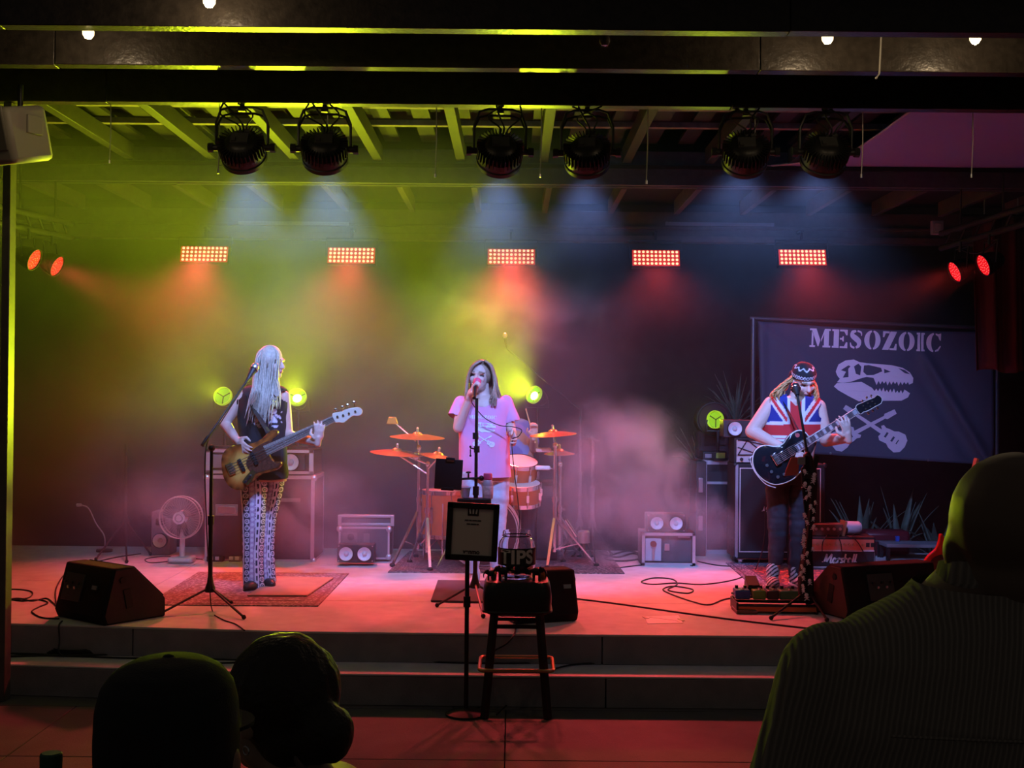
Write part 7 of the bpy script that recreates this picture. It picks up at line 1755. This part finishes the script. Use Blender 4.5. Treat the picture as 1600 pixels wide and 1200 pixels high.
def man_bald():
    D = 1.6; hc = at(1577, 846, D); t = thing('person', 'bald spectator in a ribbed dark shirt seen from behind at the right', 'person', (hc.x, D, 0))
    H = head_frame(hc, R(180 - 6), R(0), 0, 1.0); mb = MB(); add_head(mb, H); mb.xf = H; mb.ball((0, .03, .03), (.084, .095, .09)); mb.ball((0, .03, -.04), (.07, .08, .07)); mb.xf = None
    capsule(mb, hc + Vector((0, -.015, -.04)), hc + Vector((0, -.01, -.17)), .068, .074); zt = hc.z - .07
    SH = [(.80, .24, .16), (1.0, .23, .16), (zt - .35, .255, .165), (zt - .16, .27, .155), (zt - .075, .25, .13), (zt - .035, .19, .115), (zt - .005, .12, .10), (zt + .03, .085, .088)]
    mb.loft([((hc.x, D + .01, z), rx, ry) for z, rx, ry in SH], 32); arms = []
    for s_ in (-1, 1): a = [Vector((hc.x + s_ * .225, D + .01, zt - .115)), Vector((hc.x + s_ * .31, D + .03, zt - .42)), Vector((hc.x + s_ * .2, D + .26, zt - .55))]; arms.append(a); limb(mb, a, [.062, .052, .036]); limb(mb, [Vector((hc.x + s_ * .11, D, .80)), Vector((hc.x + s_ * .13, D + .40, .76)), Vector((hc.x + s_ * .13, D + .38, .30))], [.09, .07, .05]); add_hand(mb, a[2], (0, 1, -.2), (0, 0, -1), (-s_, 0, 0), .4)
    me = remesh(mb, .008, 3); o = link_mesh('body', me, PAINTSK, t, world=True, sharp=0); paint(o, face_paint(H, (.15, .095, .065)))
    mb = MB(); mb.loft([((hc.x, D + .01, z), rx + .014, ry + .014) for z, rx, ry in SH], 36)
    for a in arms: limb(mb, a[:2], [.078, .07])
    me = remesh(mb, .007, 5); cut(me, [((0, 0, .84), (0, 0, -1)), ((0, 0, zt + .012), (0, 0, 1))]); wrinkle(me, .006, Vector((7, 7, 5)), 2.)
    shm, nt, b_ = nodes_of('ribbed dark shirt'); b_.inputs['Roughness'].default_value = .95; L = nt.links.new; tc = nt.nodes.new('ShaderNodeTexCoord'); wv = nt.nodes.new('ShaderNodeTexWave'); wv.wave_type = 'BANDS'; wv.bands_direction = 'X'; wv.inputs['Scale'].default_value = 52.; wv.inputs['Distortion'].default_value = 1.2; wv.inputs['Detail Scale'].default_value = .6
    mp = nt.nodes.new('ShaderNodeMapping'); mp.inputs['Rotation'].default_value = (0, R(-12), 0); L(tc.outputs['Object'], mp.inputs['Vector']); L(mp.outputs['Vector'], wv.inputs['Vector'])
    rp = nt.nodes.new('ShaderNodeValToRGB'); rp.color_ramp.elements[0].color = (.17, .145, .12, 1); rp.color_ramp.elements[1].color = (.28, .24, .20, 1); L(wv.outputs['Fac'], rp.inputs['Fac']); L(rp.outputs['Color'], b_.inputs['Base Color']); bp = nt.nodes.new('ShaderNodeBump'); bp.inputs['Strength'].default_value = .6; bp.inputs['Distance'].default_value = .004; L(wv.outputs['Fac'], bp.inputs['Height']); L(bp.outputs['Normal'], b_.inputs['Normal'])
    sh = link_mesh('shirt', me, shm, t, world=True, sharp=0)
    MB().lathe([(.088, 0), (.094, .02), (.086, .048), (.078, .05), (.076, .0)], (hc.x, D + .0, zt - .005), (0, .12, 1), 32, False).build('collar', shm, sh, world=True)
    MB().tube([Vector((hc.x + x, D + .01 - .166 + .25 * x * x, zt - .15 + .02 * abs(x))) for x in (-.2, -.1, 0, .1, .2)], .002, 5).build('yoke_seam', shm, sh, world=True)
    chair('tall dark chair under the bald spectator', hc.x, D, .74)
man_cap(); woman_bun(); man_bald()
# bottle on a high table at the lower left
p = at(80, 1177, 1.62); t = thing('high_table', 'small round table at the lower left corner, below the picture', 'table', (p.x - .1, 1.62, 0)); zt = p.z - .235
MB().lathe([(0, -.02), (.24, -.02), (.25, -.01), (.25, .0), (0, 0)], (0, 0, zt), (0, 0, 1), 32).build('top', mat('dark table top', (.05, .04, .03), .5), t); MB().cyl((0, 0, .02), (0, 0, zt - .02), .035).build('pole', BLKMET, t); MB().lathe([(0, 0), (.2, 0), (.2, .012), (.04, .03), (0, .03)], (0, 0, 0), (0, 0, 1), 28).build('base', BLKMET, t)
t = thing('water_bottle', 'plastic bottle with a green cap at the lower left corner', 'bottle', (p.x, 1.62, zt)); MB().lathe([(0, 0), (.03, 0), (.032, .01), (.032, .15), (.014, .20), (.0125, .218)], (0, 0, 0), (0, 0, 1), 24).build('body', mat('clear bottle plastic', (.6, .65, .62), .1, trans=.7), t); MB().lathe([(.0145, .214), (.0145, .234), (.012, .236), (0, .236)], (0, 0, 0), (0, 0, 1), 20, False).build('cap', mat('dark green cap', (.03, .10, .05), .5), t)
# ================================================================== haze
def build_haze():
    me = bpy.data.meshes.new('haze'); bm = bmesh.new(); bmesh.ops.create_cube(bm, size=1); bm.to_mesh(me); bm.free()
    o = bpy.data.objects.new('haze', me); col.objects.link(o)
    me.transform(Matrix.Translation((-.3, 9.35, 1.93)) @ Matrix.Diagonal((9.6, 4.1, 3.1, 1)))
    props(o, 'drifting stage haze hanging over the left and middle of the stage', 'haze', None, 'stuff')
    m = bpy.data.materials.new('stage haze'); m.use_nodes = True; nt = m.node_tree; nt.nodes.clear(); L = nt.links.new
    out = nt.nodes.new('ShaderNodeOutputMaterial')
    sca = nt.nodes.new('ShaderNodeVolumeScatter'); sca.inputs['Anisotropy'].default_value = -.1
    sca.inputs['Color'].default_value = (1, 1, 1, 1)
    L(sca.outputs['Volume'], out.inputs['Volume'])
    tc = nt.nodes.new('ShaderNodeTexCoord'); P = tc.outputs['Object']
    def M(op, a, b=None, c=None):
        n = nt.nodes.new('ShaderNodeMath'); n.operation = op
        for k, q in enumerate((a, b, c)):
            if q is None: continue
            if isinstance(q, (int, float)): n.inputs[k].default_value = q
            else: L(q, n.inputs[k])
        return n.outputs[0]
    sep = nt.nodes.new('ShaderNodeSeparateXYZ'); L(P, sep.inputs[0])
    def mr(v, a, b, c=0., d=1.):
        n = nt.nodes.new('ShaderNodeMapRange'); n.interpolation_type = 'SMOOTHSTEP'; L(v, n.inputs['Value'])
        for k, q in zip(('From Min', 'From Max', 'To Min', 'To Max'), (a, b, c, d)): n.inputs[k].default_value = q
        return n.outputs['Result']
    def nz(scale, detail, off):
        mp = nt.nodes.new('ShaderNodeVectorMath'); mp.operation = 'ADD'; L(P, mp.inputs[0]); mp.inputs[1].default_value = off
        n = nt.nodes.new('ShaderNodeTexNoise'); n.inputs['Scale'].default_value = scale; n.inputs['Detail'].default_value = detail
        n.inputs['Distortion'].default_value = .6
        L(mp.outputs[0], n.inputs['Vector']); return n.outputs['Fac']
    n1 = mr(nz(.9, 3, (3.1, 0, 1.7)), .36, .66)
    n2 = mr(nz(3.0, 5, (0, 5, 2)), .43, .63)
    side = mr(sep.outputs['X'], -.6, 1.3, 1., .0)
    base = M('MULTIPLY', side, M('ADD', M('MULTIPLY', n1, .085), .045))
    front = M('MAXIMUM', mr(sep.outputs['Y'], 8.5, 9.8, .12, 1.), mr(sep.outputs['Z'], 2.5, 2.9, 0., .6))
    for c_ in (at(466, 625, 10.55), at(352, 622, 10.55)):      # thinner haze right in front of the two left lamps
        v = nt.nodes.new('ShaderNodeVectorMath'); v.operation = 'DISTANCE'; L(P, v.inputs[0]); v.inputs[1].default_value = c_
        front = M('MULTIPLY', front, mr(v.outputs['Value'], .1, 1.3, .12, 1.))
    base = M('MULTIPLY', M('ADD', base, mr(sep.outputs['Z'], 2.2, 3.0, .006, .03)), front)
    tot = base
    for (c, r, k) in HAZE_PUFFS:
        v = nt.nodes.new('ShaderNodeVectorMath'); v.operation = 'SUBTRACT'; L(P, v.inputs[0]); v.inputs[1].default_value = c
        v2 = nt.nodes.new('ShaderNodeVectorMath'); v2.operation = 'DIVIDE'; L(v.outputs[0], v2.inputs[0]); v2.inputs[1].default_value = r
        ln = nt.nodes.new('ShaderNodeVectorMath'); ln.operation = 'LENGTH'; L(v2.outputs[0], ln.inputs[0])
        tot = M('ADD', tot, M('MULTIPLY', M('MULTIPLY', mr(ln.outputs['Value'], .25, 1., 1., 0.), k), M('ADD', n2, .12)))
    L(tot, sca.inputs['Density'])
    me.materials.append(m)
def blob(px, py, D, r): return (tuple(at(px, py, D)), r)
HAZE_PUFFS = [
    (tuple(at(965, 765, 10.15)), (.85, .5, .85), 5.5),
    (tuple(at(1080, 825, 10.3)), (.5, .4, .42), 4.0),
    (tuple(at(800, 470, 10.0)), (1.1, .8, .6), .45),
    (tuple(at(500, 810, 10.0)), (.6, .45, .5), 3.0),
    (tuple(at(250, 790, 10.1)), (.8, .6, .45), 1.0),
]
build_haze()
